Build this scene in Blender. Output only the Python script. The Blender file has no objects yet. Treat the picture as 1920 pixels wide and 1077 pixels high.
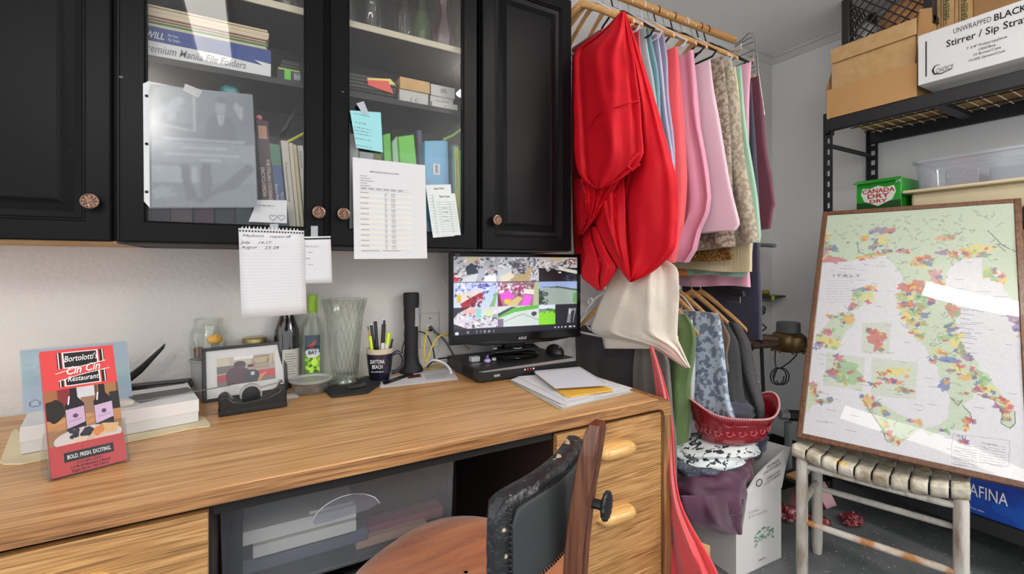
import bpy, bmesh, math, random
import numpy as np
from mathutils import Vector, Matrix
PI = math.pi
rnd = random.Random(7)
SC = bpy.context.scene
COL = SC.collection
# ------------------------------------------------------------------ camera, world, lights, exposure
H = 1.141                      # eye height
FPX, CX, HOR = 855.0, 960.0, 500.0
CT, ST = 0.491, 0.871          # heading of the camera in the room (X along the desk wall, Y towards it)
cam = bpy.data.cameras.new('camera'); camo = bpy.data.objects.new('camera', cam); COL.objects.link(camo)
camo.location = (0, 0, H); camo.rotation_euler = (PI/2, 0, math.atan2(ST, CT) - PI/2)
cam.sensor_width = 36; cam.lens = FPX/1920*36; cam.shift_y = -(538.5-HOR)/1920; cam.clip_start = .02
SC.camera = camo
w = bpy.data.worlds.new('world'); SC.world = w; w.use_nodes = True
w.node_tree.nodes['Background'].inputs[0].default_value = (.95, .97, 1, 1)
w.node_tree.nodes['Background'].inputs[1].default_value = 1.3
SC.view_settings.view_transform = 'Standard'; SC.view_settings.look = 'None'
SC.view_settings.exposure = 0.29; SC.view_settings.gamma = 1; SC.view_settings.use_curve_mapping = False
def area(name, loc, rot, sx, sy, power, col=(1, 1, 1)):
    l = bpy.data.lights.new(name, 'AREA'); l.shape = 'RECTANGLE'; l.size = sx; l.size_y = sy; l.energy = power; l.color = col
    o = bpy.data.objects.new(name, l); COL.objects.link(o); o.location = loc; o.rotation_euler = rot; return o
try:
    SC.cycles.max_bounces = 8; SC.cycles.transparent_max_bounces = 24; SC.cycles.caustics_reflective = False; SC.cycles.caustics_refractive = False
    SC.cycles.sample_clamp_indirect = 4
except Exception: pass

# ------------------------------------------------------------------ measuring helpers (a sight line cut with a real plane of the room)
def W(u, v, X=None, Y=None, Z=None, t=None):
    r = (u-CX)/FPX; d = Vector((CT+ST*r, ST-CT*r, (HOR-v)/FPX))
    if t is None:
        t = X/d.x if X is not None else Y/d.y if Y is not None else (Z-H)/d.z
    return Vector((d.x*t, d.y*t, H+d.z*t))
DZ = .75
def D(u, v, z=DZ): return W(u, v, Z=z)
def dep(p): return p.x*CT+p.y*ST
def c8(*c):
    if len(c) == 1: c = c[0]
    return tuple((x/255/12.92 if x/255 <= .04045 else ((x/255+.055)/1.055)**2.4) for x in c[:3])+(1.0,)

# ------------------------------------------------------------------ materials
MATS = {}
def M(name, col, rough=.5, metal=0, col2=None, nscale=8, nstretch=(1, 1, 1), ramp=(.35, .65), bump=0, bscale=None, coat=0, emis=0, spec=.5, sheen=0, detail=4, specks=None, vor=False):
    if name in MATS: return MATS[name]
    m = bpy.data.materials.new(name); m.use_nodes = True; n = m.node_tree.nodes; L = m.node_tree.links; b = n['Principled BSDF']
    col = c8(col); b.inputs['Base Color'].default_value = col; b.inputs['Roughness'].default_value = rough; b.inputs['Metallic'].default_value = metal
    b.inputs['Specular IOR Level'].default_value = spec
    if coat: b.inputs['Coat Weight'].default_value = coat; b.inputs['Coat Roughness'].default_value = .1
    if sheen: b.inputs['Sheen Weight'].default_value = sheen
    if emis: b.inputs['Emission Color'].default_value = col; b.inputs['Emission Strength'].default_value = emis
    tc = n.new('ShaderNodeTexCoord'); mp = n.new('ShaderNodeMapping'); L.new(tc.outputs['Object'], mp.inputs[0]); mp.inputs['Scale'].default_value = nstretch
    cur = None
    if col2 is not None:
        t = n.new('ShaderNodeTexVoronoi' if vor else 'ShaderNodeTexNoise'); t.inputs['Scale'].default_value = nscale
        if not vor: t.inputs['Detail'].default_value = detail
        L.new(mp.outputs[0], t.inputs['Vector'])
        r = n.new('ShaderNodeValToRGB'); r.color_ramp.elements[0].position = ramp[0]; r.color_ramp.elements[1].position = ramp[1]
        r.color_ramp.elements[0].color = col; r.color_ramp.elements[1].color = c8(col2)
        L.new(t.outputs[0], r.inputs[0]); cur = r.outputs[0]
    if specks:
        t = n.new('ShaderNodeTexNoise'); t.inputs['Scale'].default_value = specks[0]; t.inputs['Detail'].default_value = 1; L.new(tc.outputs['Object'], t.inputs['Vector'])
        r = n.new('ShaderNodeValToRGB'); r.color_ramp.elements[0].position = specks[2]; r.color_ramp.elements[1].position = specks[2]+.02
        mx = n.new('ShaderNodeMix'); mx.data_type = 'RGBA'; mx.inputs[6].default_value = col
        if cur: L.new(cur, mx.inputs[6])
        mx.inputs[7].default_value = c8(specks[1]); L.new(t.outputs[0], r.inputs[0]); L.new(r.outputs[0], mx.inputs[0]); cur = mx.outputs[2]
    if cur: L.new(cur, b.inputs['Base Color'])
    if bump:
        t2 = n.new('ShaderNodeTexNoise'); t2.inputs['Scale'].default_value = bscale or nscale; t2.inputs['Detail'].default_value = 3
        L.new(mp.outputs[0], t2.inputs['Vector']); bp = n.new('ShaderNodeBump'); bp.inputs['Strength'].default_value = bump; bp.inputs['Distance'].default_value = .01
        L.new(t2.outputs[0], bp.inputs['Height']); L.new(bp.outputs[0], b.inputs['Normal'])
    MATS[name] = m; return m
def paint(name, rough=.6, emis=0, coat=0, alpha=1):
    """flat print, coloured by the sheet's own colour attribute"""
    if name in MATS: return MATS[name]
    m = bpy.data.materials.new(name); m.use_nodes = True; n = m.node_tree.nodes; L = m.node_tree.links; b = n['Principled BSDF']
    a = n.new('ShaderNodeVertexColor'); a.layer_name = 'Col'; L.new(a.outputs[0], b.inputs['Base Color']); b.inputs['Roughness'].default_value = rough
    if coat: b.inputs['Coat Weight'].default_value = coat; b.inputs['Coat Roughness'].default_value = .03
    if emis: L.new(a.outputs[0], b.inputs['Emission Color']); b.inputs['Emission Strength'].default_value = emis; b.inputs['Base Color'].default_value = (0, 0, 0, 1)
    if alpha < 1: b.inputs['Alpha'].default_value = alpha
    MATS[name] = m; return m
def glass(name, tint=(255, 255, 255), refl=.08, edge=.6, rough=.02, milk=0, milkcol=(220, 225, 230)):
    """thin clear sheet: see-through straight on, mirror-like at a graze; milk adds a translucent white part"""
    if name in MATS: return MATS[name]
    m = bpy.data.materials.new(name); m.use_nodes = True; n = m.node_tree.nodes; L = m.node_tree.links; n.remove(n['Principled BSDF'])
    out = n['Material Output']; tr = n.new('ShaderNodeBsdfTransparent'); tr.inputs[0].default_value = c8(tint)
    gl = n.new('ShaderNodeBsdfGlossy'); gl.inputs['Roughness'].default_value = rough
    lw = n.new('ShaderNodeLayerWeight'); lw.inputs[0].default_value = .3
    mr = n.new('ShaderNodeMapRange'); mr.inputs[3].default_value = refl; mr.inputs[4].default_value = edge; L.new(lw.outputs['Facing'], mr.inputs[0])
    mx = n.new('ShaderNodeMixShader'); L.new(mr.outputs[0], mx.inputs[0]); L.new(gl.outputs[0], mx.inputs[2])
    if milk:
        df = n.new('ShaderNodeBsdfDiffuse'); df.inputs[0].default_value = c8(milkcol)
        m2 = n.new('ShaderNodeMixShader'); m2.inputs[0].default_value = milk; L.new(tr.outputs[0], m2.inputs[1]); L.new(df.outputs[0], m2.inputs[2]); L.new(m2.outputs[0], mx.inputs[1])
    else: L.new(tr.outputs[0], mx.inputs[1])
    L.new(mx.outputs[0], out.inputs[0]); MATS[name] = m; return m
def woodmat(name, c1, c2, c3, axis='X', scale=1.0, rough=.4, coat=0, bump=.15):
    """long-grained wood: fine stretched pores over slow cathedral figure"""
    if name in MATS: return MATS[name]
    m = bpy.data.materials.new(name); m.use_nodes = True; n = m.node_tree.nodes; L = m.node_tree.links; b = n['Principled BSDF']
    st = {'X': (1.0, 34, 34), 'Y': (34, 1.0, 34), 'Z': (34, 34, 1.0)}[axis]; st2 = {'X': (.7, 9, 9), 'Y': (9, .7, 9), 'Z': (9, 9, .7)}[axis]
    tc = n.new('ShaderNodeTexCoord')
    def noise(s, sc, det, dist=0):
        mp = n.new('ShaderNodeMapping'); mp.inputs['Scale'].default_value = s; L.new(tc.outputs['Object'], mp.inputs[0])
        t = n.new('ShaderNodeTexNoise'); t.inputs['Scale'].default_value = sc; t.inputs['Detail'].default_value = det; t.inputs['Distortion'].default_value = dist
        L.new(mp.outputs[0], t.inputs['Vector']); return t
    a = noise(st, 4*scale, 5, .3); s2 = noise(st2, 1.6*scale, 2, .8)
    mm = n.new('ShaderNodeMath'); mm.operation = 'MULTIPLY'; mm.inputs[1].default_value = 9; L.new(s2.outputs[0], mm.inputs[0])
    fr = n.new('ShaderNodeMath'); fr.operation = 'PINGPONG'; fr.inputs[1].default_value = 1; L.new(mm.outputs[0], fr.inputs[0])
    ad = n.new('ShaderNodeMath'); ad.operation = 'MULTIPLY_ADD'; ad.inputs[1].default_value = .16; L.new(fr.outputs[0], ad.inputs[0]); L.new(a.outputs[0], ad.inputs[2])
    r = n.new('ShaderNodeValToRGB'); e = r.color_ramp.elements; e[0].position = .34; e[0].color = c8(c1); e[1].position = .82; e[1].color = c8(c3)
    k = e.new(.56); k.color = c8(c2); L.new(ad.outputs[0], r.inputs[0]); L.new(r.outputs[0], b.inputs['Base Color'])
    b.inputs['Roughness'].default_value = rough; b.inputs['Coat Weight'].default_value = coat
    bp = n.new('ShaderNodeBump'); bp.inputs['Strength'].default_value = bump; bp.inputs['Distance'].default_value = .003; L.new(a.outputs[0], bp.inputs['Height']); L.new(bp.outputs[0], b.inputs['Normal'])
    MATS[name] = m; return m

# ------------------------------------------------------------------ mesh collecting
WL = {}
class MB:
    def __init__(s, T=None): s.v = []; s.f = []; s.mi = []; s.T = T; s.cur = 0
    def add(s, vs, fs):
        o = len(s.v)
        for p in vs:
            p = Vector(p); s.v.append(s.T @ p if s.T is not None else p)
        for f in fs: s.f.append(tuple(i+o for i in f)); s.mi.append(s.cur)
        return s
    def box(s, x0, x1, y0, y1, z0, z1):
        vs = [(x, y, z) for z in (z0, z1) for y in (y0, y1) for x in (x0, x1)]
        return s.add(vs, [(0, 2, 3, 1), (4, 5, 7, 6), (0, 1, 5, 4), (2, 6, 7, 3), (0, 4, 6, 2), (1, 3, 7, 5)])
    def hexa(s, a, b): # two quads, corresponding order
        return s.add(list(a)+list(b), [(3, 2, 1, 0), (4, 5, 6, 7), (0, 1, 5, 4), (1, 2, 6, 5), (2, 3, 7, 6), (3, 0, 4, 7)])
    def prism(s, poly, n): # polygon of points extruded by the vector n
        k = len(poly); n = Vector(n); vs = [Vector(p) for p in poly]; vs += [p+n for p in vs]
        return s.add(vs, [tuple(reversed(range(k))), tuple(range(k, 2*k))]+[(i, (i+1) % k, k+(i+1) % k, k+i) for i in range(k)])
    def tube(s, pts, r, n=8, cap=True, closed=False):
        pts = [Vector(p) for p in pts]; k = len(pts); rs = r if isinstance(r, (list, tuple)) else [r]*k
        vs = []; prev = None
        for i, p in enumerate(pts):
            a = pts[(i-1) % k] if (i > 0 or closed) else p; b = pts[(i+1) % k] if (i < k-1 or closed) else p
            d = (b-a); d = d.normalized() if d.length > 1e-9 else Vector((0, 0, 1))
            if prev is None: prev = d.orthogonal().normalized()
            x = (prev-d*prev.dot(d)); x = x.normalized() if x.length > 1e-6 else d.orthogonal().normalized(); prev = x; y = d.cross(x)
            for j in range(n): an = 2*PI*j/n; vs.append(p+(x*math.cos(an)+y*math.sin(an))*rs[i])
        fs = []
        for i in range(k if closed else k-1):
            for j in range(n): fs.append((i*n+j, i*n+(j+1) % n, ((i+1) % k)*n+(j+1) % n, ((i+1) % k)*n+j))
        if cap and not closed: fs += [tuple(reversed(range(n))), tuple((k-1)*n+j for j in range(n))]
        return s.add(vs, fs)
    def lathe(s, prof, c=(0, 0, 0), n=24, sx=1, sy=1, wob=None): # (r, z) pairs
        c = Vector(c); vs = []; fs = []; k = len(prof)
        for i, (r, z) in enumerate(prof):
            for j in range(n):
                a = 2*PI*j/n; rr = r*(1+(wob(a, i/(k-1)) if wob else 0)); vs.append(c+Vector((rr*math.cos(a)*sx, rr*math.sin(a)*sy, z)))
        for i in range(k-1):
            for j in range(n): fs.append((i*n+j, i*n+(j+1) % n, (i+1)*n+(j+1) % n, (i+1)*n+j))
        if prof[0][0] > 1e-5: fs.append(tuple(reversed(range(n))))
        if prof[-1][0] > 1e-5 : fs.append(tuple((k-1)*n+j for j in range(n)))
        return s.add(vs, fs)
    def olathe(s, prof, c=(0, 0, 0), n=24, sx=1, sy=1, wob=None): # open ended
        a = len(s.f); s.lathe(prof, c, n, sx, sy, wob)
        k = 0
        if prof[0][0] > 1e-5: k += 1
        if prof[-1][0] > 1e-5: k += 1
        for _ in range(k): s.f.pop(); s.mi.pop()
        return s
    def ball(s, c, rx, ry=None, rz=None, n=10):
        ry = ry or rx; rz = rz or rx; c = Vector(c); vs = []; fs = []
        m = max(4, n//2+1)
        for i in range(1, m):
            t = PI*i/m
            for j in range(n): a = 2*PI*j/n; vs.append(c+Vector((rx*math.sin(t)*math.cos(a), ry*math.sin(t)*math.sin(a), rz*math.cos(t))))
        vs += [c+Vector((0, 0, rz)), c-Vector((0, 0, rz))]; T = len(vs)-2
        for i in range(m-2):
            for j in range(n): fs.append((i*n+j, (i+1)*n+j, (i+1)*n+(j+1) % n, i*n+(j+1) % n))
        for j in range(n): fs.append((T, j, (j+1) % n)); fs.append((T+1, (m-2)*n+(j+1) % n, (m-2)*n+j))
        return s.add(vs, fs)
    def grid(s, P, closed_u=False): # P[i][j] points
        a = len(P); b = len(P[0]); vs = [p for row in P for p in row]
        return s.add(vs, [(i*b+j, i*b+(j+1) % b, (i+1)*b+(j+1) % b, (i+1)*b+j) for i in range(a-1) for j in range(b if closed_u else b-1)])
    def rings(s, x0, x1, z0, z1, prof, cap=True): # rectangular rings: (inset, y); front towards -Y
        vs = []; fs = []
        for ins, y in prof: vs += [(x0+ins, y, z0+ins), (x1-ins, y, z0+ins), (x1-ins, y, z1-ins), (x0+ins, y, z1-ins)]
        for i in range(len(prof)-1):
            for j in range(4): fs.append((i*4+j, i*4+(j+1) % 4, (i+1)*4+(j+1) % 4, (i+1)*4+j))
        if cap: k = (len(prof)-1)*4; fs.append((k, k+1, k+2, k+3))
        return s.add(vs, fs)
    def bbox(s):
        a = np.array([tuple(p) for p in s.v]); return a.min(0), a.max(0)
    def build(s, name, mats, parent=None, smooth=30, bevel=0, seg=2, solid=0, sub=0, kind=None):
        if not isinstance(mats, (list, tuple)): mats = [mats]
        if parent is not None: org = WL[parent.name]
        else: lo, hi = s.bbox(); org = Vector(((lo[0]+hi[0])/2, (lo[1]+hi[1])/2, lo[2]))
        me = bpy.data.meshes.new(name); me.from_pydata([tuple(p-org) for p in s.v], [], s.f); me.update()
        for m in mats: me.materials.append(m)
        if len(mats) > 1: me.polygons.foreach_set('material_index', s.mi)
        bm = bmesh.new(); bm.from_mesh(me); bmesh.ops.recalc_face_normals(bm, faces=bm.faces); bm.to_mesh(me); bm.free()
        if smooth: me.polygons.foreach_set('use_smooth', [True]*len(me.polygons)); me.set_sharp_from_angle(angle=math.radians(smooth))
        o = bpy.data.objects.new(name, me); COL.objects.link(o)
        if parent is not None: o.parent = parent
        else: o.location = org
        WL[o.name] = org
        if solid: md = o.modifiers.new('solid', 'SOLIDIFY'); md.thickness = solid; md.offset = 0
        if bevel: md = o.modifiers.new('bevel', 'BEVEL'); md.width = bevel; md.segments = seg; md.limit_method = 'ANGLE'; md.angle_limit = math.radians(40)
        if sub: md = o.modifiers.new('sub', 'SUBSURF'); md.levels = sub; md.render_levels = sub
        if kind: o['kind'] = kind
        return o
def tag(o, label, cat, group=None):
    o['label'] = label; o['category'] = cat
    if group: o['group'] = group
    return o
def thing(name, label, cat, loc=(0, 0, 0), group=None):
    o = bpy.data.objects.new(name, None); COL.objects.link(o); o.location = loc; o.empty_display_size = .05
    WL[o.name] = Vector(loc); return tag(o, label, cat, group)
def plab(o, label): o['label'] = label; return o
def frame(o, ex, ey, ez): # matrix from axes
    m = Matrix.Identity(4)
    for i, a in enumerate((ex, ey, ez)): m.col[i][:3] = tuple(a)
    m.col[3][:3] = tuple(o); return m
def copy_tree(root, loc=None, rot=None, label=None, parent=None):
    c = root.copy(); COL.objects.link(c); c.parent = parent
    if loc is not None: c.location = loc; WL[c.name] = Vector(loc)
    if rot is not None: c.rotation_euler = rot
    if label: c['label'] = label
    for ch in root.children: copy_tree(ch, parent=c)
    return c

# ------------------------------------------------------------------ lettering and print
TXT = {}
def text(s, o, ex, ez, size, mat, parent, width=None, align='CENTER', name='lettering', shear=0, bold=0, spacing=1.0):
    """flat letters as a mesh: o = anchor, ex = reading direction, ez = up; size = cap height"""
    key = (s, shear, bold, spacing, align)
    if key not in TXT:
        cu = bpy.data.curves.new('lettering', 'FONT'); cu.body = s; cu.align_x = align; cu.shear = shear; cu.offset = bold; cu.space_character = spacing; cu.resolution_u = 2; cu.size = 1.4
        ob = bpy.data.objects.new('lettering', cu); COL.objects.link(ob); dg = bpy.context.evaluated_depsgraph_get()
        me = bpy.data.meshes.new_from_object(ob.evaluated_get(dg)); bpy.data.objects.remove(ob); TXT[key] = me
    me = TXT[key].copy(); n = len(me.vertices); co = np.empty(n*3, dtype=np.float32); me.vertices.foreach_get('co', co); co = co.reshape(-1, 3)
    if n == 0: return None
    wd = co[:, 0].max()-co[:, 0].min(); sx = size if width is None else width/wd
    ex = Vector(ex).normalized(); ez = Vector(ez).normalized(); o = Vector(o)-WL[parent.name]
    out = np.outer(co[:, 0]*sx, ex)+np.outer(co[:, 1]*size, ez)+np.array(tuple(o))
    me.vertices.foreach_set('co', out.astype(np.float32).ravel()); me.update(); me.materials.clear(); me.materials.append(mat)
    ob = bpy.data.objects.new(name, me); COL.objects.link(ob); ob.parent = parent; WL[ob.name] = WL[parent.name]; return ob
def scribble(mb, o, ex, ez, width, h, n=None, r=None, seed=0, thick=.0006):
    """a line of tiny handwriting as a thin flat ribbon"""
    rr = random.Random(seed); ex = Vector(ex).normalized(); ez = Vector(ez).normalized(); x = 0; pts = []
    while x < width:
        k = rr.randint(3, 8)
        for i in range(k*2):
            pts.append((x, h*(.5+(.5 if i % 2 else -.5)*rr.uniform(.5, 1)))); x += h*rr.uniform(.18, .4)
            if x > width: break
        pts.append(None); x += h*.6
    p = None
    for q in pts:
        if q is not None and p is not None:
            a = Vector(o)+ex*p[0]+ez*p[1]; b = Vector(o)+ex*q[0]+ez*q[1]; d = (b-a)
            if d.length > 1e-6:
                s = d.normalized().cross(ex.cross(ez))*thick*.5; mb.add([a-s, a+s, b+s, b-s], [(0, 1, 2, 3)])
        p = q
class Canvas:
    def __init__(s, w, h, bg): s.w, s.h = w, h; s.a = np.zeros((h, w, 3)); s.a[:] = np.array(bg[:3])/255.; s.yy, s.xx = np.mgrid[0:h, 0:w]; s.xx = (s.xx+.5)/w; s.yy = (s.yy+.5)/h; s.r = np.random.RandomState(3)
    def put(s, m, c, al=1.): c = np.array(c)/255.; s.a[m] = s.a[m]*(1-al)+c*al
    def rect(s, x0, y0, x1, y1, c, al=1.): s.put((s.xx >= x0) & (s.xx <= x1) & (s.yy >= y0) & (s.yy <= y1), c, al)
    def inside(s, poly):
        m = np.zeros(s.xx.shape, bool); k = len(poly)
        for i in range(k):
            x1, y1 = poly[i]; x2, y2 = poly[(i+1) % k]
            if y1 == y2: continue
            c = ((s.yy < y1) != (s.yy < y2)) & (s.xx < (x2-x1)*(s.yy-y1)/(y2-y1)+x1); m ^= c
        return m
    def poly(s, poly, c, al=1.): s.put(s.inside(poly), c, al)
    def ell(s, cx, cy, rx, ry, c, al=1.): s.put(((s.xx-cx)/rx)**2+((s.yy-cy)/ry)**2 < 1, c, al)
    def line(s, pts, c, wd=.004, al=1.):
        asp = s.h/s.w
        for (x1, y1), (x2, y2) in zip(pts[:-1], pts[1:]):
            dx, dy = x2-x1, (y2-y1)*asp; L = dx*dx+dy*dy+1e-12; t = np.clip(((s.xx-x1)*dx+(s.yy-y1)*asp*dy)/L, 0, 1)
            s.put(((s.xx-x1-t*dx)**2+((s.yy-y1)*asp-t*dy)**2) < wd*wd/4, c, al)
    def blob(s, cx, cy, rx, ry, c, al=1., seed=0, rough=.35):
        r = np.random.RandomState(seed); ang = np.arctan2((s.yy-cy)/ry, (s.xx-cx)/rx); rad = np.sqrt(((s.xx-cx)/rx)**2+((s.yy-cy)/ry)**2); R = np.ones_like(ang)
        for k in range(2, 9): R = R+rough/k**.7*r.uniform(-1, 1)*np.sin(k*ang+r.uniform(0, 6.28))
        s.put(rad < R, c, al)
    def noise(s, amp, cell=1): 
        h2, w2 = s.h//cell+1, s.w//cell+1; q = np.kron(s.r.uniform(-amp, amp, (h2, w2, 1)), np.ones((cell, cell, 1)))[:s.h, :s.w]; s.a = np.clip(s.a+q, 0, 1)
    def sheet(s, fn, name, mat, parent, solid=0): # fn(s,t) -> world point; s right 0..1, t down 0..1
        vs = []; org = WL[parent.name] if parent is not None else None
        X, Y = np.meshgrid(np.linspace(0, 1, s.w+1), np.linspace(0, 1, s.h+1))
        P = fn(X[..., None], Y[..., None]); P = P.reshape(-1, 3)
        if org is None: org = Vector(tuple(P.min(0)))
        P = P-np.array(tuple(org)); nV = len(P); w1 = s.w+1
        i, j = np.mgrid[0:s.h, 0:s.w]; a = (i*w1+j).ravel(); q = np.stack([a, a+w1, a+w1+1, a+1], 1).astype(np.int32)
        me = bpy.data.meshes.new(name); me.vertices.add(nV); me.vertices.foreach_set('co', P.astype(np.float32).ravel())
        me.loops.add(q.size); me.loops.foreach_set('vertex_index', q.ravel()); me.polygons.add(len(q)); me.polygons.foreach_set('loop_start', np.arange(0, q.size, 4, dtype=np.int32)); me.update(calc_edges=True)
        lin = np.where(s.a <= .04045, s.a/12.92, ((s.a+.055)/1.055)**2.4).reshape(-1, 3)
        cc = np.ones((len(q), 4, 4), np.float32); cc[:, :, :3] = lin[:, None, :]
        at = me.color_attributes.new('Col', 'FLOAT_COLOR', 'CORNER'); at.data.foreach_set('color', cc.ravel()); me.materials.append(mat)
        o = bpy.data.objects.new(name, me); COL.objects.link(o)
        if parent is not None: o.parent = parent
        else: o.location = org
        WL[o.name] = Vector(tuple(org)); return o
def flat(o, ex, ez): # plane mapping for Canvas.sheet: o = top-left, ex full width vector, ez full DOWN vector
    o = np.array(tuple(o)); ex = np.array(tuple(ex)); ez = np.array(tuple(ez)); return lambda s, t: o+s*ex+t*ez
def bil(tl, tr, br, bl):
    tl, tr, br, bl = [np.array(tuple(p)) for p in (tl, tr, br, bl)]; return lambda s, t: tl*(1-s)*(1-t)+tr*s*(1-t)+br*s*t+bl*(1-s)*t
# ------------------------------------------------------------------ shared materials
def xu(u, Y): return W(u, 500, Y=Y).x
def zv(u, v, Y): return W(u, v, Y=Y).z
m_wall = M('wall_paint', (216, 213, 210), .75, bump=.3, bscale=75)
m_wallB = M('side_wall_paint', (232, 233, 233), .8, bump=.15, bscale=60)
m_ceil = M('ceiling_paint', (246, 246, 246), .9, bump=.2, bscale=90)
m_floor = M('floor_paint', (96, 101, 103), .55, col2=(120, 124, 125), nscale=5, specks=(90, (200, 200, 198), .72), bump=.1)
m_trim = M('trim_paint', (208, 208, 207), .6)
m_black = M('black_cabinet_paint', (17, 17, 18), .36, specks=(55, (110, 108, 106), .80), bump=.03, bscale=40, spec=.09)
m_inner = M('cabinet_lining', (45, 44, 46), .6)
m_shelfedge = M('cream_shelf_edge', (205, 196, 172), .6)
m_plywood = M('plywood_underside', (190, 150, 95), .6)
m_bronze = M('bronze_knob', (140, 112, 98), .3, metal=.85)
m_glass = glass('window_glass', refl=.024, edge=.45)
m_cglass = glass('clear_glass', tint=(252, 254, 252), refl=.02, edge=.42)
m_acry = glass('acrylic', tint=(248, 250, 252), refl=.025, edge=.4)
m_deskwood = woodmat('desk_oak_laminate', (150, 104, 62), (194, 146, 94), (218, 174, 122), 'X', 1, .36, .05, .05)
m_deskedge = woodmat('desk_edge_oak', (80, 52, 30), (146, 102, 62), (184, 138, 88), 'X', 1.9, .4, 0, .3)
m_deskend = woodmat('desk_end_oak', (84, 56, 32), (140, 100, 62), (172, 130, 86), 'Z', 1.3, .4, 0, .3)
m_drawer = woodmat('drawer_oak', (106, 74, 42), (166, 122, 72), (200, 158, 104), 'X', 1.9, .42, 0, .25)
m_handle = woodmat('handle_oak', (190, 140, 76), (214, 168, 100), (232, 192, 128), 'X', 2, .3, .3, .1)
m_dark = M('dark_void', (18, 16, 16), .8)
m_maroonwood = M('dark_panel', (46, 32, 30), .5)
m_blacks = M('black_plastic', (22, 22, 24), .38)
m_blackm = M('black_matte', (24, 24, 26), .7)
m_white = M('white_plastic', (226, 226, 224), .5)
m_paper = M('white_paper', (212, 212, 215), .8)
m_ink = M('ink', (60, 60, 66), .8)
m_inkb = M('black_ink', (20, 20, 22), .7)
m_steel = M('black_steel', (34, 34, 37), .5, specks=(60, (120, 120, 122), .8))
m_chrome = M('chrome', (200, 200, 205), .18, metal=1)
m_kraft = M('kraft_card', (196, 156, 104), .75, col2=(206, 168, 118), nscale=30)
m_kraftd = M('kraft_card_dark', (164, 124, 78), .8)
m_hwood = woodmat('hanger_wood', (196, 140, 80), (216, 166, 104), (230, 188, 132), 'Y', 1.5, .35, .2, .05)
m_paint = paint('print_matte', .75)

# ------------------------------------------------------------------ room
XB, YA, ZC = 2.84, 1.70, 2.45
MB().box(-2.2, XB+.1, -2.4, YA+.1, -.05, 0).build('floor', m_floor, smooth=0, kind='structure')
MB().box(-2.2, XB+.1, -2.4, YA+.1, ZC, ZC+.05).build('ceiling', m_ceil, smooth=0, kind='structure')
MB().box(-2.2, XB+.1, YA, YA+.1, 0, ZC).build('wall_back', m_wall, smooth=0, kind='structure')
MB().box(XB, XB+.1, -2.4, YA, 0, ZC).build('wall_right', m_wallB, smooth=0, kind='structure')
def cornice(name, a, b, n): # small cove along a wall-ceiling line; n points into the room
    a, b, n = Vector(a), Vector(b), Vector(n); z = Vector((0, 0, 1)); pr = [(0, 0), (.035, 0), (.034, -.006), (.02, -.012), (.01, -.026), (.006, -.04), (0, -.042)]
    m = MB(); m.prism([a+n*x+z*y for x, y in pr], b-a); m.build(name, m_trim, kind='structure')
cornice('trim_1', (1.2, YA, ZC), (XB, YA, ZC), (0, -1, 0)); cornice('trim_2', (XB, YA, ZC), (XB, -2.4, ZC), (-1, 0, 0))
MB().box(XB-.012, XB, -2.4, YA, 0, .09).build('baseboard_right', m_blackm, kind='structure', bevel=.003)
MB().box(1.3, XB, YA-.012, YA, 0, .09).build('baseboard_back', m_blackm, kind='structure', bevel=.003)

# two lamps seen mirrored, plus two unseen fill lamps added behind the camera
def lamp(x, y0, y1, hw, label, e, drop=.03, up=False):
    z = ZC-drop; t = thing('ceiling_or_fill_lamp', label, 'lamp', (x, (y0+y1)/2, z-.03)); dm = M('lit_diffuser_%d' % e, (255, 250, 242), emis=e)
    if up: MB().box(x-hw+.01, x+hw-.01, y0, y1, z, z+.006).build('added_uplight', dm, t, smooth=0)  # glowing top added to throw light on the ceiling
    else: MB().box(x-hw-.01, x+hw+.01, y0-.01, y1+.01, z, ZC-.001).build('fixture_pan', m_white, t, bevel=.004)
    if up:
        for s in (-1, 1): MB().tube([(x, (y0+y1)/2+s*(y1-y0)*.4, z+.006), (x, (y0+y1)/2+s*(y1-y0)*.4, ZC-.0005)], .004, 6).build('hanger_rod', m_white, t)
    m = MB(); P = []
    for i in range(13): a = PI*i/12; P.append([(x-hw*math.cos(a), y, z-.028*math.sin(a)) for y in (y0, y1)])
    m.grid(P); m.add([q[0] for q in P], [tuple(range(13))]); m.add([q[1] for q in P], [tuple(range(13))])
    m.build('diffuser', dm, t)
lamp(-.21, -.55, .65, .085, 'ceiling light over the middle of the desk, mirrored in the cabinet glass', 5)
lamp(1.24, -.10, .50, .05, 'suspended ceiling light in front of the shelving, mirrored in the framed map', 26, .13, True)
lamp(-.9, -2.1, -.9, .28, 'suspended light at the back of the room behind the viewer', 13, .22, True)  # added fill, brightens the room from behind the camera
lamp(2.35, -1.65, -.95, .28, 'suspended light over the far end of the shelving, behind the viewer', 24, .22, True)  # added fill for the right wall, shelving and ceiling

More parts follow.
